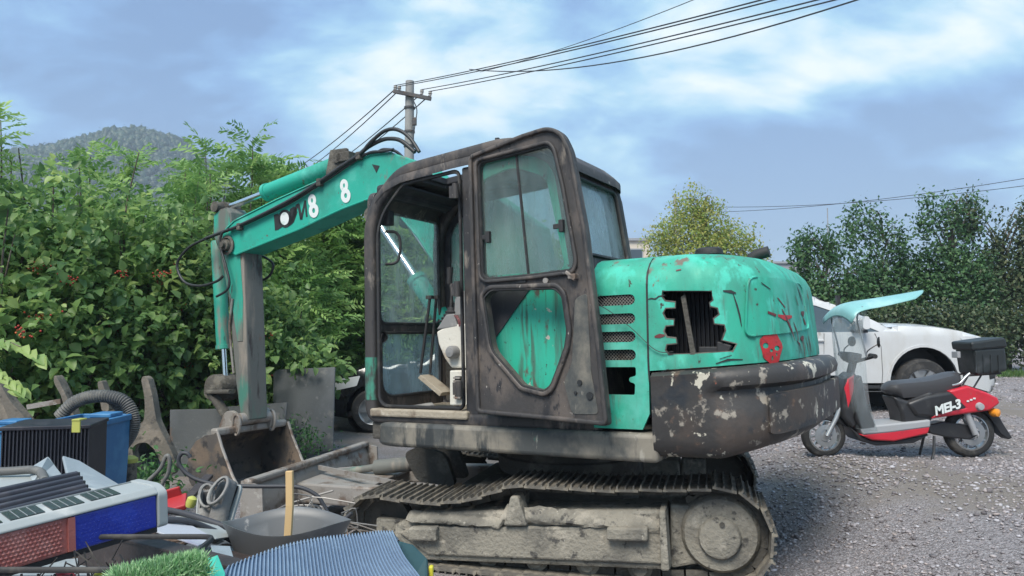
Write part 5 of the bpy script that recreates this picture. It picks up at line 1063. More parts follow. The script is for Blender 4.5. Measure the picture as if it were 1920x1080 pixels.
# ================================================================== vehicles
mat('car_white', (.52, .53, .54), .3, 0, (((.44, .43, .41), 1.8, .5, .75, .4), ((.34, .31, .28), 7, .62, .74, .3)), coat=.5); mat('car_black', (.012, .013, .016), .22, 0, (((.04, .04, .045), 3, .55, .8),), coat=.7)
mat('tyre', (.022, .022, .023), .85, 0, (((.07, .065, .06), 8, .5, .7),), .3, 60); mat('alloy', (.42, .43, .44), .35, .8); mat('trim_black', (.02, .02, .022), .5); mat('seam_grey', (.10, .105, .11), .7)
mat('lamp_clear', (.55, .58, .60), .08, 0, (), spec=.8); mat('lamp_amber', (.75, .28, .03), .2); mat('lamp_red', (.35, .01, .01), .2); mat('car_glass', (.05, .07, .085), .06, 0, (((.12, .15, .18), 2, .4, .7),), spec=.8); mat('plate_blue', (.03, .08, .4), .4)
def vehicle(name, label, cat, loc, rz, outline_top, floor, arches, win, W, tumble, belt, nose, paint, strips, group=None, nose0=None):
    """outline_top: (x, z) from the tail over the roof to the nose; side panels with wheel arches and window openings, joined by crowned strips"""
    t = thing(name, label, cat, loc, rz, group); X0, X1 = outline_top[0][0], outline_top[-1][0]
    dense = []
    for (a, za), (b, zb) in zip(outline_top, outline_top[1:]):
        k = max(1, int(math.hypot(b - a, zb - za) / .06)); dense += [(a + (b - a) * i / k, za + (zb - za) * i / k) for i in range(k)]
    dense.append(outline_top[-1])
    def w(x, z):
        v = W - max(0, z - belt) * tumble - .05 * max(0, .55 - z)
        xm = max(p[0] for p in outline_top); xn = min(p[0] for p in outline_top)
        fr = max(0, (x - (xm - nose)) / nose); v -= (.12 if W > .9 else .22) * fr ** 2.6; rr = max(0, ((xn + .4) - x) / .4); v -= .08 * rr ** 2
        dt = min((math.hypot(x - p[0], z - p[1]) for p in dense)); r = .06
        if dt < r: v -= r - math.sqrt(max(0, r * r - (r - dt) ** 2))
        return v
    bottom = []
    for cx, cz, r in sorted(arches, key=lambda a: -a[0]):
        a0 = math.asin(max(-1, min(1, (floor - cz) / r))); bottom.append([(cx + r * math.cos(a), cz + r * math.sin(a)) for a in np.linspace(a0, math.pi - a0, 16)])
    poly = list(outline_top) + [p for b in bottom for p in b]
    for s in (-1, 1):
        pn = MB().panel(poly, [wn for wn in win], lambda u, v, o_: Vector((u, s * (w(u, v) + o_), v)), .07, .03); pn.obj('body_side', paint, t, smooth=40)
        for wn in win: MB().panel(wn, [], lambda u, v, o_: Vector((u, s * (w(u, v) - .012 + o_), v)), .12, .006).obj('side_window', 'car_glass', t, smooth=60)
    i0 = 0
    for nm_, mt, xa, xb in strips:       # strips by index into outline_top
        P = [p for k in range(xa, xb) for p in ([outline_top[k]] + [(outline_top[k][0] + (outline_top[k + 1][0] - outline_top[k][0]) * f, outline_top[k][1] + (outline_top[k + 1][1] - outline_top[k][1]) * f) for f in (.25, .5, .75)])] + [outline_top[xb]]
        mb = MB(); ny = 12; vs = []
        for i, (x, z) in enumerate(P):
            ww = w(x, z) + .001; d = (Vector(P[min(i + 1, len(P) - 1)]) - Vector(P[max(i - 1, 0)])).normalized(); nrm = Vector((-d.y, d.x)); 
            if nrm.y < -.2 and nrm.x < 0: nrm = -nrm
            for j in range(ny + 1):
                q = j / ny * 2 - 1; c = .045 * (1 - q * q) + .012 * (1 - q ** 8); vs.append((x + nrm.x * c, q * ww, z + nrm.y * c))
        mb.add(vs, [(i * (ny + 1) + j, i * (ny + 1) + j + 1, (i + 1) * (ny + 1) + j + 1, (i + 1) * (ny + 1) + j) for i in range(len(P) - 1) for j in range(ny)]); mb.obj(nm_, mt, t, smooth=50)
    MB().box(((X0 + X1) / 2, 0, floor + .05), (X1 - X0 - .3, 2 * W - .2, .08)).obj('underbody', 'trim_black', t)
    for cx, cz, r in arches:
        for s in (-1, 1):
            MB().lathe([(r * 1.0, 0), (r * 1.0, -.34), (0, -.34)], (cx, s * (W - .04), cz), (0, s, 0), 24).obj('wheel_well', 'trim_black', t)
    return t, w
def wheel(t, x, z, y, s, r, tw=.2, m='alloy', spokes=6):
    wh = MB().lathe([(r * .62, -tw * .5), (r * .9, -tw * .5), (r * .98, -tw * .38), (r, -tw * .2), (r, tw * .2), (r * .98, tw * .38), (r * .9, tw * .5), (r * .64, tw * .5), (r * .60, tw * .4)], (x, y, z), (0, s, 0), 36).obj('wheel', 'tyre', t, smooth=40)
    rim = MB().lathe([(r * .63, tw * .47), (r * .60, tw * .44), (r * .56, tw * .25), (r * .2, tw * .2), (r * .14, tw * .36), (0, tw * .38)], (x, y, z), (0, s, 0), 36)
    for k in range(spokes):
        a = 2 * math.pi * k / spokes; rim.bar((x + r * .1 * math.cos(a), y + s * tw * .34, z + r * .1 * math.sin(a)), (x + r * .6 * math.cos(a), y + s * tw * .40, z + r * .6 * math.sin(a)), r * .16, .03, (0, s, 0))
    rim.obj('rim', m, wh, smooth=40)
# white pickup: local x runs to its nose, which points right in the picture
pX, pY, pG = 1.66, 11.42, float(ground_z(5, 11.4))
def pz(pts): return [(x - pX, z - pG) for x, y, z in pts]
top = [(0, .75), (.02, 1.02), (.06, 1.10), (1.55, 1.10), (1.60, 1.12), (1.66, 1.55), (1.80, 1.74)] + pz([(3.486, 10.5, 2.127), (4.153, 10.5, 2.135), (4.395, 10.5, 2.104), (4.605, 10.5, 2.013), (5.002, 10.5, 1.847), (5.352, 10.5, 1.665), (5.519, 10.5, 1.688), (5.98, 10.5, 1.673), (6.424, 10.5, 1.605), (6.708, 10.5, 1.53), (6.838, 10.5, 1.379), (6.888, 10.5, 1.093), (6.93, 10.5, 1.018), (6.932, 10.5, 0.869), (6.844, 10.5, 0.734)])
pw1 = rpoly(pz([(3.574, 10.5, 1.983), (4.354, 10.5, 1.983), (4.587, 10.5, 1.9), (4.871, 10.5, 1.756), (5.214, 10.5, 1.605), (3.567, 10.5, 1.59)]), .02); pw2 = rpoly([(1.85, 1.25), (1.92, 1.62), (2.35, 1.64), (2.38, 1.25)], .04)
hubz = .38
cxw = pz([(5.823, 10.5, 1.018)])[0][0]
pick, wP = vehicle('pickup_truck', 'white pickup truck parked behind the red scooter', 'pickup truck', (pX, pY, pG), 0, top, .42, [(cxw, hubz + .06, .49), (.95, hubz + .06, .49)], [pw1, pw2], .92, .32, 1.12, .75, 'car_white',
    [('tailgate', 'car_white', 0, 2), ('bed_cover', 'trim_black', 2, 4), ('rear_window', 'car_glass', 4, 6), ('roof', 'car_white', 6, 10), ('windscreen', 'car_glass', 10, 12), ('bonnet', 'car_white', 12, 16), ('grille', 'car_white', 16, 18), ('front_bumper', 'car_white', 18, 21)])
for s in (-1, 1):
    for x in (cxw, .95): wheel(pick, x, hubz, s * .80, s, .38, .24)
    def ws(name, pl, m, off=.006, th=.012): return MB().panel(pl, [], lambda u, v, o_: Vector((u, s * (wP(u, v) + off + o_), v)), .08, th).obj(name, m, pick, smooth=60)
    hl = pz([(6.767, 10.5, 1.093), (6.888, 10.5, 1.093), (6.897, 10.5, 0.943), (6.791, 10.5, 0.928)]); ws('fog_lamp', hl, 'trim_black')
    ws('headlamp', pz([(6.345, 10.5, 1.514), (6.722, 10.5, 1.499), (6.837, 10.5, 1.349), (6.492, 10.5, 1.394)]), 'lamp_clear')
    for seam in ([(5.138, 10.5, 1.582), (5.223, 10.5, 1.394), (5.235, 10.5, 1.018), (5.213, 10.5, 0.764)], [(4.4, 10.5, 0.756), (4.42, 10.5, 1.582)], [(5.213, 10.5, 0.764), (4.4, 10.5, 0.756)]):
        q_ = pz(seam); mb = MB(); mb.tube([(x, s * (wP(x, z) + .001), z) for x, z in q_], .005, 4); mb.obj('door_seam', 'seam_grey', pick)
    x_, z_ = pz([(4.93, 10.5, 1.711)])[0]; mr = MB().sweep([(x_ + .02, s * .80, z_ - .06), (x_, s * .95, z_), (x_, s * 1.12, z_ + .02)], rrect(-.05, .05, -.09, .09, .035, 3)).obj('mirror', 'car_white', pick, smooth=50)
    MB().box((x_ - .02, s * .92, z_ - .10), (.2, .16, .04)).obj('mirror_arm', 'trim_black', pick, bevel=.01)
    MB().box((x_ - .62, s * .935, 1.02), (.2, .03, .035)).obj('door_handle', 'car_white', pick, bevel=.01)
    MB().panel(rpoly([(cxw + .52 * math.cos(a), hubz + .06 + .52 * math.sin(a)) for a in np.linspace(-.1, math.pi + .1, 18)] + [(cxw + .485 * math.cos(a), hubz + .06 + .485 * math.sin(a)) for a in np.linspace(math.pi + .1, -.1, 18)], 0), [], lambda u, v, o_: Vector((u, s * (wP(u, v) + .012 + o_), v)), .05, .03).obj('arch_lip', 'car_white', pick, smooth=50)
    MB().box((2.7, s * .84, .36), (1.7, .14, .05)).obj('side_step', 'trim_black', pick, bevel=.01)
    MB().xz([(3.05, 1.12), (3.02, 1.12), (2.98, 1.66), (3.03, 1.66)], s * .80, s * .86).obj('door_post', 'trim_black', pick)
# black car behind the cab, nose to the left
bG = .1; bY = 11.95
bt = [(0, .62), (.03, .95), (.25, 1.05), (.75, 1.40), (1.30, 1.47), (2.1, 1.45), (2.85, 1.10), (3.0, 1.04), (3.75, .96), (4.15, .84), (4.28, .70), (4.33, .55), (4.34, .35), (4.28, .24)]
car, wB = vehicle('black_car', 'black car, its headlight and front wheel showing left of the cab', 'car', (1.54, bY, bG), math.pi, bt, .22, [(3.62, .33, .39), (.8, .33, .39)], [rpoly([(.6, 1.05), (.85, 1.34), (1.5, 1.40), (2.05, 1.38), (2.6, 1.08)], .05)], .88, .35, .98, .7, 'car_black',
    [('boot', 'car_black', 0, 2), ('rear_window', 'car_glass', 2, 3), ('roof', 'car_black', 3, 5), ('windscreen', 'car_glass', 5, 7), ('bonnet', 'car_black', 7, 10), ('front_bumper', 'car_black', 10, 13)])
for s in (-1, 1):
    for x in (3.62, .8): wheel(car, x, .33, s * .78, s, .32, .2)
    MB().panel(rpoly([(3.85, .70), (4.20, .62), (4.26, .70), (4.10, .80), (3.80, .85)], .02), [], lambda u, v, o_: Vector((u, s * (wB(u, v) + .008 + o_), v)), .05, .02).obj('headlight', 'lamp_clear', car, smooth=60)
    MB().box((3.0, s * .95, 1.02), (.14, .16, .11)).obj('mirror', 'car_black', car, bevel=.03)

# ---- scooter, nose to the left
D_ = 7.0
sG = [(3.644, 7.0, 0.494)][0]
sOX, sOY, sOZ = sG[0], 7.0, float(ground_z(sG[0], 7.0))
mat('scooter_red', (.50, .018, .036), .35, 0, (((.30, .02, .03), 5, .5, .7), ((.20, .12, .10), 14, .60, .72, .4)), coat=.3); mat('scooter_black', (.022, .022, .025), .4, 0, (((.06, .06, .06), 7, .55, .75),)); mat('seat_vinyl', (.05, .05, .055), .45); mat('grey_plastic_light', (.30, .31, .33), .6); mat('box_black', (.018, .022, .024), .45, 0, (((.05, .055, .06), 4, .5, .7),)); mat('canopy_teal', (.20, .43, .43), .4, 0, (((.30, .52, .52), 3, .45, .65),)); glass('clear_vinyl', (.96, .98, .98), .16, (.75, .80, .82), .12)
sc_ = thing('motor_scooter', 'red and black electric scooter with top box, windshield and teal canopy', 'scooter', (sOX, sOY, sOZ))
SDZ = sOZ - sG[2]
def sz_(pts): return [(x - sOX, z - sG[2]) for x, y, z in pts]
def sprism(name, pts, hw, m, bevel=.012, parent=None, r=0.0, y0=None):
    pl = sz_(pts); pl = rpoly(pl, r) if r else pl
    return MB().xz(pl, -hw if y0 is None else y0, hw).obj(name, m, parent or sc_, smooth=40, bevel=bevel, seg=3)
def swheel(px, r, w_, lbl, spk=True):
    x, z = px; wh = MB().lathe([(r * .70, -w_ * .45), (r * .86, -w_ * .5), (r * .96, -w_ * .36), (r, -.1 * w_), (r, .1 * w_), (r * .96, w_ * .36), (r * .86, w_ * .5), (r * .70, w_ * .45)], (x, 0, z), (0, -1, 0), 36).obj('wheel', 'tyre', sc_, smooth=40)
    rim = MB().lathe([(r * .72, .045), (r * .66, .05), (r * .63, .03), (r * .72, -.045)], (x, 0, z), (0, -1, 0), 36).lathe([(0, .06), (r * .26, .055), (r * .3, .03), (r * .3, -.03), (r * .26, -.055), (0, -.06)], (x, 0, z), (0, -1, 0), 24); rim.obj('rim', 'alloy', wh, smooth=40)
    sp = MB()
    for k in range(10):
        a = 2 * math.pi * k / 10; sp.bar((x + r * .25 * math.cos(a), -.02, z + r * .25 * math.sin(a)), (x + r * .66 * math.cos(a + .12), -.03, z + r * .66 * math.sin(a + .12)), .016, .02, (0, 1, 0))
    sp.obj('spokes', 'alloy', wh); MB().lathe([(r * .5, .066), (r * .28, .068), (r * .28, .064), (r * .5, .062)], (x, 0, z), (0, -1, 0), 28).obj('brake_disc', 'alloy', wh, smooth=40)
    return wh
fw, rw_ = sz_([(2.915, 7.0, 0.682), (4.276, 7.0, 0.711)]); swheel((fw[0], .205), .205, .09, 'front'); swheel((rw_[0], .232), .232, .10, 'rear')
for s in (-1, 1): MB().tube([(fw[0], s * .085, .205)] + [(x, s * .075, z) for x, z in sz_([(3.014, 7.0, 0.87), (3.084, 7.0, 1.044)])], .022, 10).obj('fork_leg', 'alloy', sc_, smooth=60)
sprism('front_mudguard', [(2.803, 7.0, 0.82), (2.905, 7.0, 0.91), (3.055, 7.0, 0.88), (3.127, 7.0, 0.771), (3.053, 7.0, 0.811), (2.929, 7.0, 0.84)], .055, 'scooter_black')
# leg shield, front apron, floorboard
sprism('front_apron', [(3.038, 7.0, 1.019), (3.083, 7.0, 1.219), (3.176, 7.0, 1.299), (3.204, 7.0, 1.219), (3.19, 7.0, 1.069), (3.224, 7.0, 0.845), (3.142, 7.0, 0.761), (3.045, 7.0, 0.88)], .13, 'scooter_black', .03)
sprism('apron_badge', [(3.071, 7.0, 1.144), (3.104, 7.0, 1.229), (3.165, 7.0, 1.269), (3.156, 7.0, 1.119), (3.096, 7.0, 0.945)], .133, 'scooter_red', .01)
sprism('leg_shield', [(3.164, 7.0, 1.219), (3.215, 7.0, 1.269), (3.259, 7.0, 1.019), (3.342, 7.0, 0.771), (3.202, 7.0, 0.761), (3.145, 7.0, 0.87)], .17, 'scooter_black', .02)
sprism('floorboard', [(3.192, 7.0, 0.781), (3.303, 7.0, 0.806), (3.705, 7.0, 0.845), (3.835, 7.0, 0.86), (3.833, 7.0, 0.791), (3.451, 7.0, 0.741), (3.211, 7.0, 0.721)], .17, 'grey_plastic_light', .015)
sprism('floor_side_cover', [(3.191, 7.0, 0.721), (3.833, 7.0, 0.801), (3.811, 7.0, 0.731), (3.499, 7.0, 0.662), (3.299, 7.0, 0.672)], .165, 'scooter_red', .015)
sprism('belly_pan', [(3.103, 7.0, 0.796), (3.201, 7.0, 0.721), (3.309, 7.0, 0.662), (3.524, 7.0, 0.662), (3.851, 7.0, 0.721), (3.698, 7.0, 0.642), (3.348, 7.0, 0.617), (3.199, 7.0, 0.662)], .13, 'scooter_black', .012)
# rear body
sprism('under_seat_body', [(3.521, 7.0, 1.069), (3.66, 7.0, 1.029), (3.864, 7.0, 1.119), (3.962, 7.0, 1.044), (3.907, 7.0, 0.895), (3.828, 7.0, 0.796), (3.603, 7.0, 0.791), (3.587, 7.0, 0.92)], .13, 'scooter_black', .03)
sprism('side_cover', [(3.63, 7.0, 1.009), (3.812, 7.0, 1.079), (4.165, 7.0, 1.139), (4.273, 7.0, 1.069), (4.158, 7.0, 0.92), (3.881, 7.0, 0.87), (3.706, 7.0, 0.89)], .155, 'scooter_black', .03)
sprism('red_tail_cover', [(4.014, 7.0, 1.119), (4.192, 7.0, 1.169), (4.365, 7.0, 1.109), (4.464, 7.0, 1.059), (4.487, 7.0, 1.009), (4.389, 7.0, 0.94), (4.157, 7.0, 0.91), (3.845, 7.0, 0.865), (3.882, 7.0, 0.91), (4.16, 7.0, 0.97)], .16, 'scooter_red', .025)
sprism('tail_tip', [(4.325, 7.0, 1.099), (4.454, 7.0, 1.079), (4.497, 7.0, 1.019), (4.4, 7.0, 0.98), (4.342, 7.0, 1.019)], .10, 'scooter_red', .015)
sprism('rear_mudguard', [(4.389, 7.0, 0.94), (4.49, 7.0, 0.96), (4.579, 7.0, 0.796), (4.65, 7.0, 0.682), (4.619, 7.0, 0.662), (4.541, 7.0, 0.721), (4.447, 7.0, 0.87)], .06, 'scooter_black', .008)
MB().lathe([(0, .03), (.03, .028), (.038, 0)], (*[(x, -.16, z) for x, z in sz_([(4.29, 7.0, 0.98)])][0],), (0, -1, 0), 16).obj('red_reflector_ring', 'grey_plastic_light', sc_, smooth=40)
for s in (-1, 1): (x, z), = sz_([(4.453, 7.0, 0.92)]); MB().lathe([(0, .05), (.035, .04), (.042, 0), (.03, -.03), (0, -.03)], (x, s * .11, z), (.4, s, 0), 16).obj('indicator', 'lamp_amber', sc_, smooth=50)
sprism('motor_swingarm', [(3.853, 7.0, 0.796), (4.005, 7.0, 0.83), (4.264, 7.0, 0.796), (4.325, 7.0, 0.706), (4.249, 7.0, 0.662), (4.05, 7.0, 0.682), (3.876, 7.0, 0.721)], .075, 'scooter_black', .015)
MB().tube([(x, -.11, z) for x, z in sz_([(4.152, 7.0, 1.044), (4.207, 7.0, 0.895), (4.276, 7.0, 0.721)])], .028, 10).obj('shock_absorber', 'grey_plastic_light', sc_, smooth=60)
# seat: swept with a stepped profile
st = sz_([(3.502, 7.0, 1.109), (3.574, 7.0, 1.164), (3.715, 7.0, 1.179), (3.891, 7.0, 1.199), (4.043, 7.0, 1.234), (4.17, 7.0, 1.269)]); seat = MB().sweep([(x, 0, z) for x, z in spline([(a, 0, b) for a, b in st], 1) and [(p.x, p.z) for p in spline([(a, 0, b) for a, b in st], 3)]], [(-.11, -.12), (-.135, -.03), (-.125, .015), (-.06, .034), (0, .038), (.06, .034), (.125, .015), (.135, -.03), (.11, -.12)], scales=[.5, .75, .9] + [1.0] * 11 + [.85, .6][:2]); seat.obj('seat', 'seat_vinyl', sc_, smooth=60)
for s in (-1, 1): MB().tube(spline([(x, s * .12, z) for x, z in sz_([(4.066, 7.0, 1.169), (4.142, 7.0, 1.189), (4.194, 7.0, 1.244), (4.236, 7.0, 1.279)])], 5), .013, 8).obj('grab_rail', 'alloy', sc_, smooth=60)
rk = MB()
for s in (-1, 1): rk.tube([(x, s * .09, z) for x, z in sz_([(4.194, 7.0, 1.254), (4.547, 7.0, 1.279)])], .01, 6).tube([(x, s * .09, z) for x, z in sz_([(4.275, 7.0, 1.129), (4.36, 7.0, 1.259)])], .008, 6)
rk.obj('box_rack', 'scooter_black', sc_)
bx4 = sz_([(4.259, 7.0, 1.509), (4.561, 7.0, 1.53), (4.573, 7.0, 1.299), (4.29, 7.0, 1.259)]); bo = MB().xz(bx4, -.15, .15).obj('top_box', 'box_black', sc_, bevel=.03, seg=3)
ld = sz_([(4.231, 7.0, 1.57), (4.545, 7.0, 1.615), (4.564, 7.0, 1.585), (4.576, 7.0, 1.519), (4.243, 7.0, 1.489)]); MB().xz(ld, -.162, .162).obj('box_lid', 'box_black', bo, bevel=.02)
for k in range(4): (x, z), = [sz_([(4.227, 7.0, 1.479)])[0]]; MB().box((x + .05 + .07 * k, -.152, z - .11), (.012, .012, .16)).obj('box_rib', 'box_black', bo)
MB().box((sz_([(4.187, 7.0, 1.469)])[0][0], 0, sz_([(4.187, 7.0, 1.469)])[0][1] - .02), (.03, .1, .06)).obj('box_latch', 'grey_plastic_light', bo, bevel=.006)
# steering head, handlebar, mirrors
MB().tube([(x, 0, z) for x, z in sz_([(3.109, 7.0, 1.044), (3.208, 7.0, 1.379)])], .03, 10).obj('steering_column', 'scooter_black', sc_, smooth=60)
MB().tube(spline([(x, y, z) for (x, z), y in zip(sz_([(3.25, 7.0, 1.444), (3.209, 7.0, 1.409), (3.198, 7.0, 1.379), (3.209, 7.0, 1.409), (3.25, 7.0, 1.444)]), (-.34, -.2, 0, .2, .34))], 5), .016, 8).obj('handlebar', 'scooter_black', sc_, smooth=60)
for s in (-1, 1):
    (x, z), = sz_([(3.25, 7.0, 1.444)]); MB().tube([(x, s * .36, z), (x + .01, s * .24, z + .005)], .021, 10).obj('grip', 'rubber', sc_, smooth=60)
    (x, z), (x2, z2) = sz_([(3.249, 7.0, 1.419), (3.333, 7.0, 1.519)]); MB().tube(spline([(x, s * .2, z), (x - .01, s * .24, z + .07), (x2, s * .27, z2 + .04)], 4), .006, 6).obj('mirror_stem', 'scooter_black', sc_); MB().lathe([(0, .02), (.03, .018), (.048, .008), (.05, 0), (0, -.004)], (x2, s * .27, z2 + .05), (-1, -.35 * s, 0), 20).obj('mirror', 'scooter_black', sc_, smooth=50)
sprism('dashboard', [(3.14, 7.0, 1.479), (3.251, 7.0, 1.459), (3.239, 7.0, 1.399), (3.168, 7.0, 1.379)], .12, 'scooter_black', .015)
MB().tube(spline([(x, -.05, z) for x, z in sz_([(3.229, 7.0, 1.394), (3.195, 7.0, 1.269), (3.171, 7.0, 1.119)])], 5), .006, 5).obj('cable', 'hose_black', sc_)
(x, z), = sz_([(3.899, 7.0, 0.662)]); MB().tube([(x, -.10, z + .04), (x - .03, -.14, z - .10), (x - .06, -.16, .005)], .012, 6).obj('side_stand', 'scooter_black', sc_); MB().tube([(x, .06, z + .04), (x - .03, .10, .005)], .012, 6).obj('centre_stand', 'scooter_black', sc_)
# clear wind screen and canopy
wsP = spline([(x, 0, z) for x, z in sz_([(3.162, 7.0, 0.771), (3.098, 7.0, 1.019), (3.068, 7.0, 1.419), (3.056, 7.0, 1.721), (3.1, 7.0, 1.862)])], 5); wsm = MB(); vs = []
for p in wsP: vs += [(p.x + .12 * (q * q), q * .30, p.z) for q in np.linspace(-1, 1, 9)] 
wsm.add(vs, [(i * 9 + j, i * 9 + j + 1, (i + 1) * 9 + j + 1, (i + 1) * 9 + j) for i in range(len(wsP) - 1) for j in range(8)]); o = wsm.obj('wind_screen', 'clear_vinyl', sc_, smooth=70); md = o.modifiers.new('thickness', 'SOLIDIFY'); md.thickness = .003
cP = spline([(x, 0, z) for x, z in sz_([(3.068, 7.0, 1.811), (3.09, 7.0, 1.892), (3.183, 7.0, 1.943), (3.436, 7.0, 1.983), (3.69, 7.0, 2.024), (3.884, 7.0, 2.059)])], 4); cm = MB(); vs = []
hwid = np.interp(np.linspace(0, 1, len(cP)), [0, .15, .5, .8, 1], [.30, .34, .33, .24, .03])
for p, h_ in zip(cP, hwid): vs += [(p.x, q * h_, p.z - .08 * h_ / .33 * (abs(q) ** 2.0)) for q in np.linspace(-1, 1, 11)]
cm.add(vs, [(i * 11 + j, i * 11 + j + 1, (i + 1) * 11 + j + 1, (i + 1) * 11 + j) for i in range(len(cP) - 1) for j in range(10)]); o = cm.obj('rain_canopy', 'canopy_teal', sc_, smooth=70); md = o.modifiers.new('thickness', 'SOLIDIFY'); md.thickness = .005
for s in (-1, 1): MB().tube(spline([(x, s * .27, z) for x, z in sz_([(3.219, 7.0, 1.419), (3.174, 7.0, 1.62), (3.138, 7.0, 1.796), (3.191, 7.0, 1.892)])], 4), .008, 6).obj('canopy_stay', 'alloy', sc_, smooth=60)
# lettering on the side cover
(lx, lz), = sz_([(3.867, 7.0, 0.9)])
for txt, size, dx, dz, ang in (('MEI-3', .112, 0, .0, 17),):
    me = text_poly(txt, size, .25, .004, .002, .95); o = link('model_lettering', me, 'decal_white', sc_); o.matrix_local = Matrix.Translation((lx + dx, -.187, lz + dz)) @ Matrix.Rotation(R(-ang * -1), 4, Vector((0, -1, 0))) @ Matrix.Rotation(R(90), 4, 'X')
for k in range(3):
    (x, z), = [sz_([(4.182, 7.0, 1.029)])[0]]; MB().box((x + .03 * k, -.166, z + .012 * k), (.022, .004, .014)).obj('sticker', 'decal_white', sc_)


# ================================================================== scrap in the foreground
mat('plastic_blue', (.035, .15, .33), .5, 0, (((.06, .21, .40), 4, .5, .7), ((.10, .14, .2), 10, .64, .74)), .1, 30); mat('fin_black', (.03, .032, .045), .5, .2, (((.07, .065, .075), 6, .5, .7),)); mat('tape_yellow', (.42, .43, .10), .6)
mat('cast_brown', (.15, .135, .115), .85, .1, (((.23, .20, .165), 4, .46, .62), ((.07, .065, .06), 9, .56, .68), ((.22, .12, .07), 5, .62, .72)), .6, 40, .3); mat('sheet_grey', (.10, .108, .115), .7, .15, (((.065, .072, .076), 2, .42, .62, .5), ((.14, .14, .137), 7, .55, .68), ((.12, .085, .065), 4, .60, .70, .4)), .2, 20, .4)
mat('lens_blue', (.010, .028, .30), .3, 0, (((.014, .04, .36), 12, .5, .6),), .15, 120, .6); mat('lens_red', (.36, .115, .10), .4, 0, (((.42, .17, .15), 10, .5, .62), ((.30, .09, .08), 30, .56, .66)), .15, 120, .5)
mat('housing_white', (.31, .335, .335), .5, 0, (((.5, .5, .48), 6, .56, .72),)); mat('solar_cell', (.025, .035, .04), .2); mat('cell_line', (.22, .24, .24), .5); mat('tarp_grey', (.24, .28, .31), .55, 0, (((.33, .37, .39), 3, .48, .66), ((.24, .27, .30), 7, .56, .68)), .3, 25)
mat('channel_brown', (.045, .036, .036), .6, .2, (((.09, .07, .065), 8, .52, .66),), .3, 40); mat('tub_grey', (.10, .105, .11), .45, 0, (((.19, .195, .20), 6, .5, .68), ((.28, .27, .26), 18, .62, .72))); mat('wood_new', (.52, .36, .18), .7, 0, (((.38, .25, .12), 6, .48, .62, .08), ((.60, .45, .26), 18, .55, .66, .1)))
mat('mat_blue', (.15, .22, .32), .85, 0, (((.18, .26, .36), 9, .48, .66),), .3, 90); mat('tarp_teal_dark', (.012, .05, .06), .6); mat('turf_back', (.05, .45, .33), .5); mat('shoe_grey', (.17, .165, .16), .75, 0, (((.24, .235, .22), 8, .5, .66), ((.14, .13, .13), 14, .56, .68)), .3, 60); mat('red_plastic', (.36, .03, .035), .45); mat('white_card', (.40, .42, .47), .7, 0, (((.30, .28, .40), 4, .5, .65),)); mat('yellow_plastic', (.55, .5, .04), .45); mat('hose_grey', (.10, .10, .098), .6, 0, (((.17, .165, .15), 10, .5, .65),)); leafmat('turf_blade', [(.16, .36, .14), (.24, .46, .20), (.34, .54, .29), (.42, .58, .36)], .2)
# a high steel flatbed cart carries the heap
ct = thing('scrap_cart', 'dark steel flatbed cart loaded with scrap at the lower left', 'cart', (-1.375, 2.02, .1))
MB().box((0, 0, .70), (1.65, 1.66, .06)).obj('deck', 'channel_brown', ct, bevel=.008)
for x in (-.80, .80): MB().box((x, 0, .62), (.05, 1.66, .12)).obj('side_rail', 'channel_brown', ct, bevel=.006)
for x in (-.72, .72):
    for y in (-.7, .7): MB().box((x, y, .33), (.07, .07, .52)).obj('leg', 'channel_brown', ct); MB().lathe([(.02, -.03), (.06, -.03), (.07, 0), (.06, .03), (.02, .03)], (x, y, .07), (1, 0, 0), 16).obj('castor', 'rubber', ct, smooth=40)
DK = .83
# heap body under the visible scrap: flattened boxes and sheets
for lb, p, d, a, m in (('crumpled grey board lying under the light bar', (-1.2, 1.75, DK + .10), (.9, .5, .18), .2, 'tarp_grey'), ('dark steel box buried under the blue ribbed mat', (-.75, 1.85, DK + .09), (.42, .5, .17), -.15, 'channel_brown'), ('flat grey carton under the two old shoes', (-1.12, 2.55, DK + .03), (.6, .5, .05), .1, 'sheet_grey'), ('dark board at the back of the scrap cart', (-1.75, 2.4, DK + .05), (.7, .8, .09), .05, 'channel_brown')):
    mb = MB().box((0, 0, 0), d); o = mb.obj('scrap_board', m, None, bevel=.01); o.location = p; o.rotation_euler = (random.uniform(-.04, .04), random.uniform(-.04, .04), a); tag(o, lb, 'board', 'boards in the scrap heap')
# ---- warning light bar: long axis from the near left to the far right
La, Lb = Vector([(-1.024, 1.42, 1.187)][0]), Vector([(-0.812, 1.74, 1.209)][0]); ld_ = (Lb - La).normalized(); Ln_ = (Lb - La).length + .25; La = Lb - ld_ * Ln_
lx = ld_; ly = Vector((0, 0, 1)).cross(lx).normalized(); lz = lx.cross(ly)
lb_ = thing('light_bar', 'warning light bar with blue and faded red lens and white top', 'light bar', tuple(La)); ML = Matrix((lx, ly, lz)).transposed().to_4x4()
def lp(name, mb, m, par=None, **k): return mb.obj(name, m, par or lb_, ML if par is None else None, **k)
hz2, wy2 = .040, .115
half = Ln_ - .20
sec = [(0, -hz2), (wy2, -hz2), (wy2 * 1.0, hz2 * .7), (wy2 * .72, hz2 * 1.15), (.006, hz2 * .95)]
redl = lp('red_lens', MB().prism(rrect(.0, half - .002, -hz2, hz2 * .86, .004), lambda u, v, t: (u, t, v), 0.0, .05), 'lens_red', bevel=.004); blul = lp('blue_lens', MB().prism(rrect(half + .002, Ln_ - .012, -hz2, hz2 * .86, .004), lambda u, v, t: (u, t, v), -.002, .05), 'lens_blue', bevel=.004)
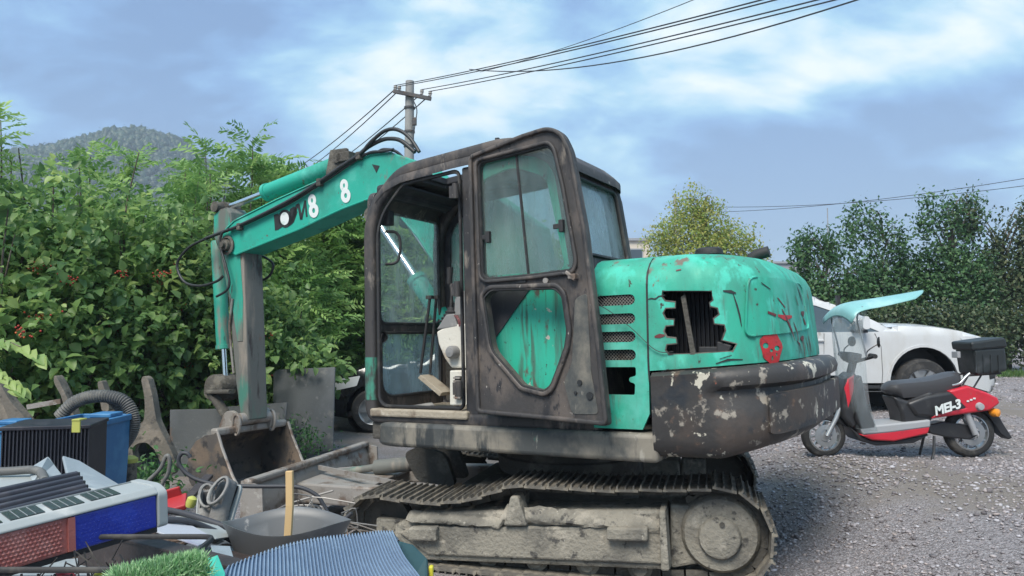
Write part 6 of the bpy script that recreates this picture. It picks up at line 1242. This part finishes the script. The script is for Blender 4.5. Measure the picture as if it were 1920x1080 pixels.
# lens facets
fc = MB(); k = 0
def facets(x0, x1, m, par):
    f = MB(); n = int((x1 - x0) / .0088)
    for i in range(n):
        for j in range(8):
            x = x0 + (i + .5 + .5 * (j % 2)) * .0088; z = -hz2 * .86 + (j + .5) * (hz2 * 1.62 / 8)
            if x > x1 - .006: continue
            a = .0044; f.add([(x - a, -.0005, z), (x, -.0005, z - a * 1.2), (x + a, -.0005, z), (x, -.0005, z + a * 1.2), (x, -.0030, z)], [(0, 1, 4), (1, 2, 4), (2, 3, 4), (3, 0, 4)])
    o = lp('lens_facets', f, m, par); o['kind'] = 'stuff'
facets(.01, half - .012, 'lens_red', redl); facets(half + .012, Ln_ - .02, 'lens_blue', blul)
lp('lens_joint', MB().box((half, .02, -.002), (.014, .05, hz2 * 1.75)), 'lens_red')
hs_ = lp('top_housing', MB().prism([(-.006, hz2 * .88), (-.006, hz2), (wy2 * .06, hz2 * 1.30), (wy2, hz2 * 1.30), (wy2, -hz2), (.05, -hz2), (.05, hz2 * .88)], lambda u, v, t: (t, u, v), 0, Ln_ - .010), 'housing_white', bevel=.004)
lp('end_cap', MB().prism(rpoly([(-.008, -hz2 * 1.05), (-.008, hz2 * 1.0), (wy2 * .2, hz2 * 1.36), (wy2 * 1.02, hz2 * 1.36), (wy2 * 1.02, -hz2 * 1.05)], .012), lambda u, v, t: (t, u, v), Ln_ - .012, Ln_ + .012), 'housing_white', bevel=.003)
lp('base_strip', MB().box((Ln_ / 2, .055, -hz2 - .006), (Ln_ - .02, .105, .012)), 'trim_black')
def toppt(x, y, o_): 
    z = hz2 + (hz2 * .30) * min(1, (y + .006) / (wy2 * .2 + .006)); return Vector((x, y, z + o_))
for i in range(9):
    x0 = Ln_ - .150 - i * .078
    if x0 < .02: break
    cl_ = lp('solar_cell', MB().prism([(x0, .014), (x0 + .064, .014), (x0 + .064 + .014, .090), (x0 + .014, .090)], lambda u, v, t: (u, v, hz2 * 1.30 + t), .0, .002), 'solar_cell')
    g = MB()
    for q_ in range(1, 4): g.bar((x0 + .0155 * q_, .014, hz2 * 1.30 + .0025), (x0 + .0155 * q_ + .014, .090, hz2 * 1.30 + .0025), .0012, .001)
    lp('cell_lines', g, 'cell_line', cl_)
lp('top_seam', MB().box((Ln_ / 2, .100, hz2 * 1.30 + .001), (Ln_ - .03, .004, .003)), 'cell_line')
# ---- wire basket under the bar
wb = thing('wire_basket', 'rusty black wire mesh basket under the light bar', 'basket', [(-0.841, 1.5, 1.098)][0])
mb = MB()
for i in range(13):
    mb.tube([(-.16 + i * .03, -.08, -.09), (-.165 + i * .031, -.095, .07)], .0022, 4)
for j in range(6): mb.tube([(-.17, -.08 - .003 * j, -.085 + j * .03), (.21, -.08 - .003 * j, -.085 + j * .03)], .0022, 4)
mb.obj('mesh', 'rubber', wb)['kind'] = 'stuff'
MB().tube([(x, y, .078) for x, y in rpoly([(-.17, -.097), (.215, -.097), (.2, .125), (-.165, .125)], .03)], .006, 6, closed=True).obj('rim', 'rubber', wb, smooth=60)
hc = MB()
for i in range(140): a = Vector((random.uniform(-.13, .18), random.uniform(-.07, .06), random.uniform(-.07, .06))); hc.tube([a, a + Vector((random.uniform(-.05, .05), random.uniform(-.03, .03), random.uniform(-.06, .06)))], .0016, 3)
hc.obj('tangled_wire', 'rubber', wb)['kind'] = 'stuff'
for lb, p, r_, m, cat_ in (('red plastic ball in the wire basket at the bottom edge', [(-0.844, 1.42, 1.146)][0], .024, 'red_plastic', 'ball'), ('yellow ribbed plastic bulb in the wire basket at the bottom edge', [(-0.772, 1.42, 1.154)][0], .016, 'yellow_plastic', 'bulb')):
    o = MB().lathe([(0, -r_), (r_ * .6, -r_ * .8), (r_ * .95, -r_ * .3), (r_, 0), (r_ * .9, r_ * .45), (r_ * .5, r_ * .88), (r_ * .2, r_ * 1.05), (0, r_ * 1.1)], (0, 0, 0), (.2, -.1, 1), 18).obj('plastic_' + cat_, m, None, smooth=70); o.location = p; tag(o, lb, cat_)
# ---- bundle of dark slats behind the bar
rk_ = thing('slat_rack', 'bundle of dark corrugated slats behind the light bar', 'slat rack', [(-1.34, 2.05, 1.155)][0])
o0 = Vector(rk_.location)
for a, b in [((-1.558, 2.15, 1.135), (-1.369, 2.36, 1.162)), ((-1.521, 2.1, 1.13), (-1.331, 2.31, 1.159)), ((-1.484, 2.05, 1.126), (-1.294, 2.26, 1.156)), ((-1.447, 2.0, 1.123), (-1.257, 2.21, 1.154)), ((-1.41, 1.95, 1.12), (-1.221, 2.16, 1.153)), ((-1.374, 1.9, 1.118), (-1.184, 2.11, 1.151)), ((-1.337, 1.85, 1.118), (-1.149, 2.06, 1.151))]:
    a, b = Vector(a) - o0, Vector(b) - o0; MB().sweep([a, b], rrect(-.012, .012, -.016, .016, .006, 2)).obj('slat', 'fin_black', rk_, smooth=40); MB().box(tuple(b), (.012, .014, .026)).obj('slat_end', 'steel_dark', rk_, bevel=.003)
# ---- grey sheets and pipe behind
def sheet(name, label, pts, m, th=.012, cat='sheet', group=None, crease=0):
    """a plate through the four (or more) given corners, with thickness"""
    P = [Vector(p) for p in pts]; n = (P[1] - P[0]).cross(P[-1] - P[0]).normalized(); c = sum(P, Vector()) / len(P); o_ = Vector((c.x, c.y, min(p.z for p in P)))
    mb = MB(); k = len(P); mb.add([p - o_ for p in P] + [p - o_ + n * th for p in P], [tuple(range(k)), tuple(reversed(range(k, 2 * k)))] + [(i, (i + 1) % k, k + (i + 1) % k, k + i) for i in range(k)])
    o = mb.obj(name, m, None, bevel=min(th * .3, .006)); o.location = o_; return tag(o, label, cat, group)
sheet('plastic_sheet', 'pale grey folded plastic sheet leaning behind the dark slats', [(-1.651, 2.75, 1.162), (-1.587, 2.75, 1.143), (-1.287, 2.5, 1.096), (-1.244, 2.35, 1.111), (-1.417, 2.4, 1.134)], 'tarp_grey'); sheet('plastic_sheet', 'pale torn plastic sheet with a notch beside the folded one', [(-1.746, 2.7, 1.121), (-1.705, 2.75, 1.16), (-1.675, 2.74, 1.129), (-1.432, 2.42, 1.13), (-1.549, 2.42, 1.13)], 'tarp_grey')
sheet('plastic_sheet', 'pale plastic sheet lying flat under the grey pipe', [(-1.851, 2.6, 1.121), (-1.67, 2.65, 1.123), (-1.516, 2.45, 1.124), (-1.635, 2.3, 1.122)], 'housing_white')
pp_ = MB().tube(spline([(-1.815, 2.55, 1.138), (-1.707, 2.55, 1.143), (-1.634, 2.55, 1.147), (-1.57, 2.5, 1.146), (-1.508, 2.42, 1.135)], 6), .014, 10).obj('bent_pipe', 'hose_grey', None, smooth=60); tag(pp_, 'bent grey pipe lying over the pale sheets', 'pipe')
# ---- dark steel channel at the front of the heap
a, b = [(-1.12, 1.95, 1.109), (-0.578, 1.62, 1.108)]; a, b = Vector(a), Vector(b); chn = thing('steel_channel', 'dark brown steel channel slanting under the light bar end', 'steel channel', tuple(a)); d_ = b - a
MB().bar((0, 0, -.05), tuple(d_ + Vector((0, 0, -.05))), .008, .10).obj('web', 'channel_brown', chn, bevel=.002); MB().bar((.0, .02, .0), tuple(d_ + Vector((0, .02, .0))), .05, .008).obj('flange', 'channel_brown', chn, bevel=.002)
# white cards and print beside it
sheet('card_sheet', 'white printed card lying right of the light bar', [(-0.99, 2.0, 1.103), (-1.006, 2.25, 1.065), (-0.81, 2.05, 1.057), (-0.799, 1.92, 1.074)], 'white_card', .004); sheet('card_sheet', 'pale card strip under the iron rods', [(-1.028, 2.3, 1.053), (-1.002, 2.4, 1.038), (-0.792, 2.15, 1.035), (-0.807, 2.05, 1.055)], 'housing_white', .004)
sheet('card_sheet', 'small pale card in front of the grey tub', [(-0.74, 1.85, 1.094), (-0.692, 1.85, 1.092), (-0.646, 1.75, 1.095), (-0.693, 1.75, 1.101)], 'tarp_grey', .004)
# ---- iron rods
def rod(label, pts, r, name='iron_rod', m='wire_black', cat='rod', k=6):
    o = MB().tube(spline(pts, k), r, 7).obj(name, m, None, smooth=60); return tag(o, label, cat)
rod('long black iron rod with a scroll end reaching to the track', [(-1.182, 2.75, 1.154), (-1.192, 2.75, 1.168), (-1.212, 2.75, 1.17), (-1.225, 2.75, 1.15), (-1.22, 2.75, 1.125), (-1.194, 2.75, 1.096), (-1.151, 2.75, 1.073), (-1.076, 2.75, 1.056), (-0.958, 2.75, 1.05), (-0.821, 2.75, 1.05), (-0.763, 2.75, 1.042), (-0.713, 2.75, 1.015), (-0.687, 2.75, 0.977), (-0.659, 2.75, 0.938), (-0.615, 2.75, 0.934), (-0.586, 2.75, 0.954)], .0075)
rod('upper of two dark rods running from the light bar to the tub', [(-1.088, 2.35, 1.062), (-0.979, 2.3, 1.055), (-0.836, 2.25, 1.028)], .010); rod('lower of two dark rods running from the light bar to the tub', [(-0.983, 2.1, 1.092), (-0.93, 2.15, 1.076), (-0.873, 2.2, 1.036), (-0.816, 2.2, 1.007)], .009)
rod('grey bent rod curling up beside the blue bin', [(-1.439, 2.9, 0.992), (-1.413, 2.9, 1.033), (-1.363, 2.9, 1.084), (-1.34, 2.9, 1.135), (-1.327, 2.9, 1.121), (-1.33, 2.9, 1.074), (-1.351, 2.9, 1.033), (-1.365, 2.9, 0.998)], .008, m='hose_grey')
o = MB().bar([(-1.253, 3.1, 1.021)][0], [(-1.234, 2.75, 0.954)][0], .035, .015).obj('flat_bar', 'channel_brown', None, bevel=.003); tag(o, 'dark flat iron bar leaning behind the red plastic', 'bar')
rod('thin pale wire arching left of the track', [(-0.903, 2.6, 0.943), (-0.862, 2.7, 0.966), (-0.781, 2.75, 0.981), (-0.703, 2.75, 0.977)], .004, 'loose_wire', 'bare_steel', 'wire'); rod('second thin pale wire arching over the tub', [(-0.906, 2.65, 0.935), (-0.855, 2.8, 0.965), (-0.749, 2.85, 0.993), (-0.679, 2.85, 1.013)], .004, 'loose_wire', 'bare_steel', 'wire')
rod('black cable loop standing behind the tub', [(-0.702, 2.45, 0.978), (-0.699, 2.5, 1.009), (-0.666, 2.5, 1.035), (-0.639, 2.5, 1.026), (-0.615, 2.45, 0.987)], .007, 'cable_loop', 'hose_black', 'cable'); rod('white bent wire at the right end of the tub', [(-0.603, 2.3, 1.01), (-0.567, 2.35, 1.011), (-0.533, 2.35, 1.014), (-0.509, 2.3, 1.01)], .006, 'bent_wire', 'housing_white', 'wire')
# wire tangle behind the tub
tg = MB()
for i in range(45): p = Vector([(-0.656, 2.5, 0.99)][0]) + Vector((random.gauss(0, .05), random.gauss(0, .05), random.gauss(-.02, .03))); tg.tube(spline([p, p + Vector((random.gauss(0, .05), random.gauss(0, .03), random.gauss(0, .03))), p + Vector((random.gauss(0, .07), random.gauss(0, .04), random.gauss(-.03, .03)))], 3), .0022, 4)
tag(tg.obj('wire_tangle', 'bare_steel', None), 'tangle of thin wire between the tub and the track', 'wire', kind='stuff')
# ---- red plastic, shoes
rp = MB().box((0, 0, 0), (.07, .09, .02)).box((-.01, .04, .02), (.06, .010, .045)).obj('red_tray', 'red_plastic', None, bevel=.008); rp.location = [(-1.163, 2.6, 1.021)][0]; rp.rotation_euler = (.3, -.25, .3); tag(rp, 'red plastic tray right of the light bar', 'tray')
yb = MB().lathe([(0, 0), (.014, 0), (.017, .012), (.016, .03), (.007, .036), (0, .037)], (0, 0, 0), (.3, 0, 1), 14).obj('yellow_bottle_top', 'tape_yellow', None, smooth=50); yb.location = [(-1.094, 2.55, 1.023)][0]; tag(yb, 'yellow green plastic bottle top between the tray and the shoes', 'bottle top'); yb2 = MB().box((0, 0, 0), (.06, .05, .03)).obj('yellow_scrap', 'tape_yellow', None, bevel=.01); yb2.location = [(-0.913, 2.35, 0.998)][0]; yb2.rotation_euler = (.3, .2, .5); tag(yb2, 'yellow plastic scrap left of the tub', 'scrap')
def shoe(label, p, rz, sc):
    t = thing('old_shoe', label, 'shoe', p, rz, 'old grey shoes'); t.scale = (sc, sc, sc); t.rotation_euler = (R(-58), 0, rz)
    mb = MB(); secs = []
    prof = [(-.13, .030, .055, .10), (-.11, .038, .055, .115), (-.06, .042, .055, .115), (-.01, .044, .05, .095), (.04, .047, .035, .07), (.09, .048, .02, .055), (.125, .036, .015, .042), (.14, .012, .012, .03)]
    for y, hw, r_, h in prof: secs.append([(hw * math.cos(a) * (1 if math.sin(a) < 0 else .85), y, .012 + h * (.5 + .5 * math.sin(a))) for a in np.linspace(-math.pi / 2 - math.pi, math.pi / 2 - .0, 15)[:-1]])
    k = 14; mb.add([v for s in secs for v in s], [(i * k + j, i * k + (j + 1) % k, (i + 1) * k + (j + 1) % k, (i + 1) * k + j) for i in range(len(secs) - 1) for j in range(k) if not (i < 3 and (j < 2 or j > 10))] + [tuple(range((len(secs) - 1) * k, len(secs) * k))])
    up = mb.obj('upper', 'shoe_grey', t, smooth=60); md = up.modifiers.new('thickness', 'SOLIDIFY'); md.thickness = .006
    MB().xy([(hw * 1.08 * s, y) for s, seq in ((1, prof), (-1, prof[::-1])) for y, hw, _, _ in seq], -.004, .014).obj('sole', 'housing_white', t, bevel=.003)
    MB().tube([(.036 * math.cos(a), -.065 + .066 * math.sin(a), .110 + .014 * math.sin(a)) for a in np.linspace(0, 2 * math.pi, 21)[:-1]], .009, 6, closed=True).obj('collar', 'shoe_grey', t, smooth=60)
    MB().box((0, -.06, .022), (.06, .12, .004)).obj('insole', 'trim_black', t)
    return t
shoe('larger old grey shoe standing on its heel, right of the pair', [(-0.932, 2.45, 1.026)][0], R(165), .72); shoe('old grey shoe on the left of the pair, half turned', [(-0.998, 2.45, 1.019)][0], R(205), .62)
# ---- tub with a wooden stick
tb = thing('metal_tub', 'dark grey metal tub with a wavy rim beside the blue mat', 'tub', [(-0.643, 2.15, 0.982)][0]); mb = MB(); n_ = 44; rows = []
for k, (r_, z_) in enumerate(((.10, -.02), (.135, .02), (.155, .07), (.165, .088), (.168, .096), (.160, .094), (.148, .07), (.128, .03), (.0, .02))):
    rows.append([(r_ * 1.08 * math.cos(a), r_ * .78 * math.sin(a), z_ + (.009 * (math.cos(3 * a + 1.4) if k > 1 else 0) * (1 if k < 7 else 0))) for a in (2 * math.pi * i / n_ for i in range(n_))])
mb.add([v for r_ in rows for v in r_], [(i * n_ + j, i * n_ + (j + 1) % n_, (i + 1) * n_ + (j + 1) % n_, (i + 1) * n_ + j) for i in range(len(rows) - 1) for j in range(n_)]); mb.obj('bowl', 'tub_grey', tb, smooth=60)
sk2 = MB().sweep([(0, 0, 0), (.004, 0, .09), (.0, .005, .185)], [(-.010, -.008), (.010, -.008), (.010, .008), (-.010, .008)], up=(0, 1, 0)).obj('wooden_stick', 'wood_new', None, bevel=.002); sk2.location = [(-0.631, 2.12, 1.038)][0]; tag(sk2, 'short pale wooden stick standing in the tub', 'stick')
# ---- blue ribbed mat
mt_ = thing('ribbed_mat', 'blue ribbed rubber mat draped over the scrap at the bottom', 'mat', [(-0.458, 1.8, 1.061)][0]); mo = Vector(mt_.location)
A, B, C_, D2 = [Vector(p) for p in [(-0.613, 1.62, 1.112), (-0.316, 2.0, 1.103), (-0.169, 1.62, 1.039), (-0.532, 1.35, 1.108)]]
mb = MB(); nu, nv = 300, 14; vs = []
for i in range(nu + 1):
    for j in range(nv + 1):
        u, v = i / nu, j / nv; p = A.lerp(B, u).lerp(D2.lerp(C_, u), v); wob = .010 * math.sin(u * 5 + v * 2) + .008 * math.sin(v * 6 + u * 3) - .02 * max(0, u - .9) * 10 * .4; rib = .0035 * (1 if (i // 3) % 2 else -1)
        vs.append(p - mo + Vector((0, 0, wob + rib)))
mb.add(vs, [(i * (nv + 1) + j, i * (nv + 1) + j + 1, (i + 1) * (nv + 1) + j + 1, (i + 1) * (nv + 1) + j) for i in range(nu) for j in range(nv)]); o = mb.obj('ribbed_sheet', 'mat_blue', mt_, smooth=30); md = o.modifiers.new('thickness', 'SOLIDIFY'); md.thickness = .03; md.offset = 1
dk = sheet('dark_tarp', 'dark blue green tarp folded under the right edge of the mat', [(-0.324, 2.06, 1.052), (-0.265, 2.02, 1.049), (-0.221, 1.95, 1.035), (-0.206, 1.85, 0.956), (-0.274, 1.85, 0.962)], 'tarp_teal_dark', .02, 'tarp'); yw = MB().box((0, 0, 0), (.012, .02, .04)).obj('yellow_block', 'yellow_plastic', None, bevel=.004); yw.location = [(-0.209, 1.95, 0.994)][0]; tag(yw, 'small yellow block at the bottom edge beside the dark tarp', 'block')
# ---- artificial turf roll
tr = thing('turf_roll', 'roll of bright green artificial turf at the bottom edge', 'turf roll', [(-0.619, 1.35, 1.149)][0]); to = Vector(tr.location); ta, tb_ = [Vector(p) - to for p in [(-0.693, 1.32, 1.146), (-0.581, 1.42, 1.148)]]
MB().cyl(ta, tb_, .042, n=24).obj('core', 'turf_back', tr, smooth=50); tdv = (tb_ - ta).normalized(); u1 = tdv.orthogonal().normalized(); u2 = tdv.cross(u1); nb = 9000
q_ = rng.random(nb); an = rng.random(nb) * 2 * np.pi; nr_ = np.array(u1)[None] * np.cos(an)[:, None] + np.array(u2)[None] * np.sin(an)[:, None]; bp_ = np.array(ta)[None] + (np.array(tb_ - ta))[None] * q_[:, None] + nr_ * .042
o = leaves('turf_blades', bp_, unit(nr_ + .55 * rng.normal(size=(nb, 3))), rng.normal(size=(nb, 3)), .018 + .01 * rng.random(nb), .0028, 'turf_blade', tr, simple=True); o['kind'] = 'stuff'
sheet('turf_edge', 'teal backing flap of the artificial turf beside the mat', [(-0.63, 1.52, 1.156), (-0.605, 1.55, 1.16), (-0.57, 1.5, 1.139), (-0.533, 1.4, 1.137), (-0.577, 1.4, 1.137)], 'turf_back', .004, 'turf flap')

# small offcuts scattered through the heap
mat('offcut_rust', (.13, .09, .07), .8, .3, (((.22, .17, .13), 20, .5, .65), ((.06, .055, .055), 14, .55, .66)), .4, 60)
bits = MB()
for i in range(70):
    k_ = i % 4; mb = MB()
    if k_ == 0: mb.tube([(-.05, 0, 0), (.05, 0, .004)], .008, 8)
    elif k_ == 1: mb.box((0, 0, 0), (.11, .018, .006)).box((.052, 0, .015), (.006, .018, .03))
    elif k_ == 2: mb.lathe([(.010, -.006), (.020, -.006), (.020, .006), (.010, .006), (.010, -.006)], (0, 0, 0), (0, 0, 1), 6)
    else: mb.tube(spline([(-.06, 0, 0), (-.02, .03, .01), (.03, -.02, .012), (.07, .01, 0)], 4), .0045, 6)
    M_ = Matrix.Translation((random.uniform(-1.45, -.72), random.uniform(2.1, 2.75), .915 + random.uniform(0, .03))) @ Matrix.Rotation(random.uniform(0, 3.1), 4, 'Z') @ Matrix.Rotation(random.uniform(-.3, .3), 4, 'X')
    bits.add([M_ @ Vector(v) for v in mb.v], mb.f)
tag(bits.obj('scrap_bits', 'offcut_rust'), 'small rusty steel bits strewn between the light bar and the tub', 'scrap', kind='stuff')
# ---- bins, finned radiator, hose and castings farther back
def bin_(label, px, wd, top, dd):
    t = thing('blue_bin', label, 'bin', px, 0, 'blue plastic bins'); h = top - px[2]; w0, w1 = wd * .43, wd * .5
    mb = MB(); mb.add([(sx * w, sy * dd * (w / w1), z) for w, z in ((w0, 0), (w1, h), (w1 - .015, h), (w0 - .015, .03)) for sx, sy in ((-1, -.5), (1, -.5), (1, .5), (-1, .5))], [(3, 2, 1, 0)] + [(k * 4 + i, k * 4 + (i + 1) % 4, (k + 1) * 4 + (i + 1) % 4, (k + 1) * 4 + i) for k in range(3) for i in range(4)] + [(12, 13, 14, 15)]); mb.obj('body', 'plastic_blue', t, bevel=.012)
    MB().sweep([(x, y, h) for x, y in rrect(-w1, w1, -dd * .5, dd * .5, .03)], rrect(-.014, .014, -.03, .012, .006, 2), closed=True).obj('rim', 'plastic_blue', t); MB().box((wd * .25, 0, h + .025), (wd * .42, dd * .5, .03)).obj('handle_block', 'plastic_blue', t, bevel=.008)
    return t
p = [(-2.972, 5.3, 0.566)][0]; bin_('blue plastic bin right of the black finned radiator', (p[0], 5.3, .1), .36, [(-2.986, 5.3, 1.0)][0][2], .34); p = [(-3.552, 5.2, 0.586)][0]; bin_('blue plastic bin at the left edge of the picture', (p[0], 5.2, .1), .34, [(-3.567, 5.2, 0.963)][0][2], .34)
rd = thing('finned_radiator', 'black finned radiator unit standing between two blue bins', 'radiator', ([(-2.896, 4.75, 0.842)][0][0], 4.75, .1)); zt = [(-2.902, 4.75, 1.027)][0][2] - .1; RT = Matrix.Rotation(R(14), 4, 'Z')
MB().box((0, 0, zt / 2), (.46, .34, zt - .03)).obj('core', 'fin_black', rd, RT)
finme = MB().box((0, 0, 0), (.007, .38, zt - .02)).mesh('fin'); finme.materials.append(MATS['fin_black'])
for i in range(24): o = link('fin', finme, None, rd, RT @ Matrix.Translation((-.235 + i * .0205, 0, zt / 2)))
MB().box((0, 0, zt), (.50, .40, .025)).obj('top_plate', 'fin_black', rd, RT, bevel=.006)
tpz = MB().box((0, 0, 0), (.05, .012, .07)).box((0, .03, .04), (.05, .08, .01)).obj('yellow_tape', 'tape_yellow', None, bevel=.003); tpz.location = [(-2.627, 4.5, 1.042)][0]; tag(tpz, 'strip of yellow tape on the finned radiator edge', 'tape')
ch_ = spline([(-3.335, 5.5, 0.984), (-3.247, 5.5, 1.078), (-3.131, 5.5, 1.129), (-2.993, 5.5, 1.136), (-2.866, 5.5, 1.101), (-2.801, 5.5, 1.011), (-2.79, 5.5, 0.914), (-2.827, 5.5, 0.828), (-2.883, 5.5, 0.758), (-2.933, 5.5, 0.712)], 14)
tag(MB().tube(ch_, .045, 12, scales=[1 + .10 * (1 if i % 2 else -1) for i in range(len(ch_))]).obj('corrugated_hose', 'hose_grey', None, smooth=30), 'thick grey corrugated hose looping over the blue bin', 'hose'); ch2 = spline([(-3.027, 5.6, 1.108), (-2.957, 5.6, 1.04), (-2.922, 5.6, 0.941), (-2.951, 5.6, 0.842), (-2.988, 5.6, 0.762)], 12); tag(MB().tube(ch2, .032, 10, scales=[1 + .10 * (1 if i % 2 else -1) for i in range(len(ch2))]).obj('corrugated_hose', 'hose_grey', None, smooth=30), 'thinner inner loop of corrugated hose', 'hose')
def casting(label, px, d, th, name='steel_casting', m='cast_brown', lean=0):
    P = [Vector(p) for p in px]; c = sum(P, Vector()) / len(P); o_ = Vector((c.x, d, min(p.z for p in P))); pl = [(p.x - o_.x, p.z - o_.z) for p in P]
    o = MB().panel(rpoly(pl, .03, 3), [], lambda u, v, q_: (u, q_, v), .2, th, False).obj(name, m, None, bevel=.015); o.location = o_; o.rotation_euler = (lean, 0, 0); return tag(o, label, 'steel frame')
casting('H shaped brown steel frame standing right of the corrugated hose', [(-3.229, 6.6, 1.228), (-3.181, 6.6, 1.204), (-3.139, 6.6, 1.054), (-3.1, 6.6, 0.843), (-3.055, 6.6, 0.749), (-2.966, 6.6, 0.586), (-2.906, 6.6, 0.446), (-2.96, 6.6, 0.354), (-3.017, 6.6, 0.4), (-3.107, 6.6, 0.586), (-3.179, 6.6, 0.651), (-3.259, 6.6, 0.642), (-3.305, 6.6, 0.586), (-3.263, 6.6, 0.446), (-3.216, 6.6, 0.284), (-3.274, 6.6, 0.168), (-3.34, 6.6, 0.168), (-3.388, 6.6, 0.539), (-3.477, 6.6, 0.679), (-3.521, 6.6, 0.866), (-3.568, 6.6, 1.03), (-3.537, 6.6, 1.077), (-3.459, 6.6, 1.016), (-3.421, 6.6, 0.866), (-3.367, 6.6, 0.791), (-3.292, 6.6, 0.791), (-3.208, 6.6, 0.829), (-3.202, 6.6, 0.96), (-3.215, 6.6, 1.077), (-3.242, 6.6, 1.185)], 6.6, .10)
casting('slanting brown steel tooth plate behind the finned radiator', [(-3.758, 6.2, 1.265), (-3.717, 6.2, 1.212), (-3.641, 6.2, 1.066), (-3.568, 6.2, 0.89), (-3.557, 6.2, 0.692), (-3.628, 6.2, 0.692), (-3.644, 6.2, 0.912), (-3.695, 6.2, 1.088), (-3.761, 6.2, 1.198)], 6.2, .10); casting('slanting brown steel tooth plate at the left edge', [(-4.251, 6.2, 1.238), (-4.205, 6.2, 1.194), (-4.11, 6.2, 1.044), (-3.962, 6.2, 0.885), (-3.955, 6.2, 0.692), (-4.07, 6.2, 0.692), (-4.123, 6.2, 0.912), (-4.22, 6.2, 1.132)], 6.2, .10); casting('dark round edged steel plate at the far left', [(-4.749, 6.5, 1.062), (-4.569, 6.5, 1.22), (-4.427, 6.5, 1.178), (-4.324, 6.5, 0.924), (-4.264, 6.5, 0.556), (-4.727, 6.5, 0.556)], 6.5, .06)
casting('small upright steel tooth above the blue bin', [(-3.524, 6.4, 1.185), (-3.488, 6.4, 1.199), (-3.428, 6.4, 1.048), (-3.415, 6.4, 0.934), (-3.479, 6.4, 0.934)], 6.4, .08); o = MB().bar([(-3.963, 6.1, 0.997)][0], [(-3.69, 6.1, 1.045)][0], .03, .04).obj('steel_bar', 'bare_steel', None); tag(o, 'short steel bar bridging two tooth plates', 'bar')
yp = thing('capped_post', 'short brown post with a yellow top left of the steel frame', 'post', ([(-2.908, 5.7, 0.486)][0][0], 5.7, .1)); zt = [(-2.912, 5.7, 0.639)][0][2] - .1; MB().cyl((0, 0, 0), (0, 0, zt), .05, n=14).obj('shaft', 'cast_brown', yp, smooth=40); MB().lathe([(0, .03), (.03, .028), (.055, .01), (.056, -.02), (.05, -.02)], (0, 0, zt), (0, 0, 1), 16).obj('yellow_top', 'tape_yellow', yp, smooth=50)
# leaning sheets behind the bucket
sheet('steel_sheet', 'large grey steel sheet leaning beside the black car', [(-2.989, 9.3, 1.087), (-2.936, 9.3, 1.134), (-2.216, 9.3, 1.167), (-2.133, 8.9, 0.194), (-2.537, 8.9, 0.1), (-2.842, 8.9, 0.132)], 'sheet_grey', .02, 'steel sheet', 'grey steel sheets'); sheet('steel_sheet', 'grey steel sheet standing left of the bucket', [(-3.628, 7.9, 0.785), (-3.052, 7.9, 0.796), (-2.958, 7.7, 0.061), (-3.517, 7.7, 0.061)], 'sheet_grey', .02, 'steel sheet', 'grey steel sheets')
sheet('steel_sheet', 'narrow grey steel sheet behind the excavator bucket', [(-3.513, 8.8, 0.715), (-2.652, 8.8, 0.777), (-2.649, 8.6, 0.212), (-3.421, 8.6, 0.212)], 'sheet_grey', .02, 'steel sheet', 'grey steel sheets')
# weeds
def weed(label, x, y, h, n, sc=.05):
    t = thing('weed', label, 'weed', (x, y, float(ground_z(x, y))), 0, 'weeds among the scrap'); P = rng.normal(size=(n, 3)) * np.array([.16, .12, .22 * h]) + np.array([0, 0, .5 * h]); P[:, 2] = np.abs(P[:, 2]); leaves('foliage', P, unit(rng.normal(size=(n, 3)) + np.array([0, 0, -.2])), unit(rng.normal(size=(n, 3)) * .5 + np.array([0, -.4, 1.])), sc * (.7 + .6 * rng.random(n)), sc * .5, 'weed_leaf', t)['kind'] = 'stuff'
    m = MB()
    for i in range(5): m.tube([(0, 0, 0), (random.gauss(0, .1), random.gauss(0, .08), h * .8)], .005, 4)
    m.obj('stem', 'weed_leaf', t)
weed('weed growing through the legs of the brown steel frame', [(-3.008, 6.3, 0.544)][0][0], 6.3, .55, 260, .07); weed('weed growing in front of the leaning steel sheet', [(-2.393, 8.6, 0.333)][0][0], 8.6, .5, 260, .05); weed('weed at the foot of the broad steel sheet, right side', [(-2.581, 8.7, 0.565)][0][0], 8.7, .6, 200, .05)


# ================================================================== hazy air
hm = bpy.data.materials.new('haze'); hm.use_nodes = True; ht = hm.node_tree; ht.nodes.clear(); ho_ = N(ht, 'ShaderNodeOutputMaterial'); pv = N(ht, 'ShaderNodeVolumePrincipled')
pv.inputs['Color'].default_value = (.70, .83, .98, 1); pv.inputs['Density'].default_value = .0009; L(ht, pv.outputs[0], ho_.inputs['Volume']); MATS['haze'] = hm
hz = MB().box((0, 0, 70), (3100, 3120, 144)).obj('haze', 'haze'); tag(hz, 'pale blue haze in the air over the yard', 'haze', kind='stuff')
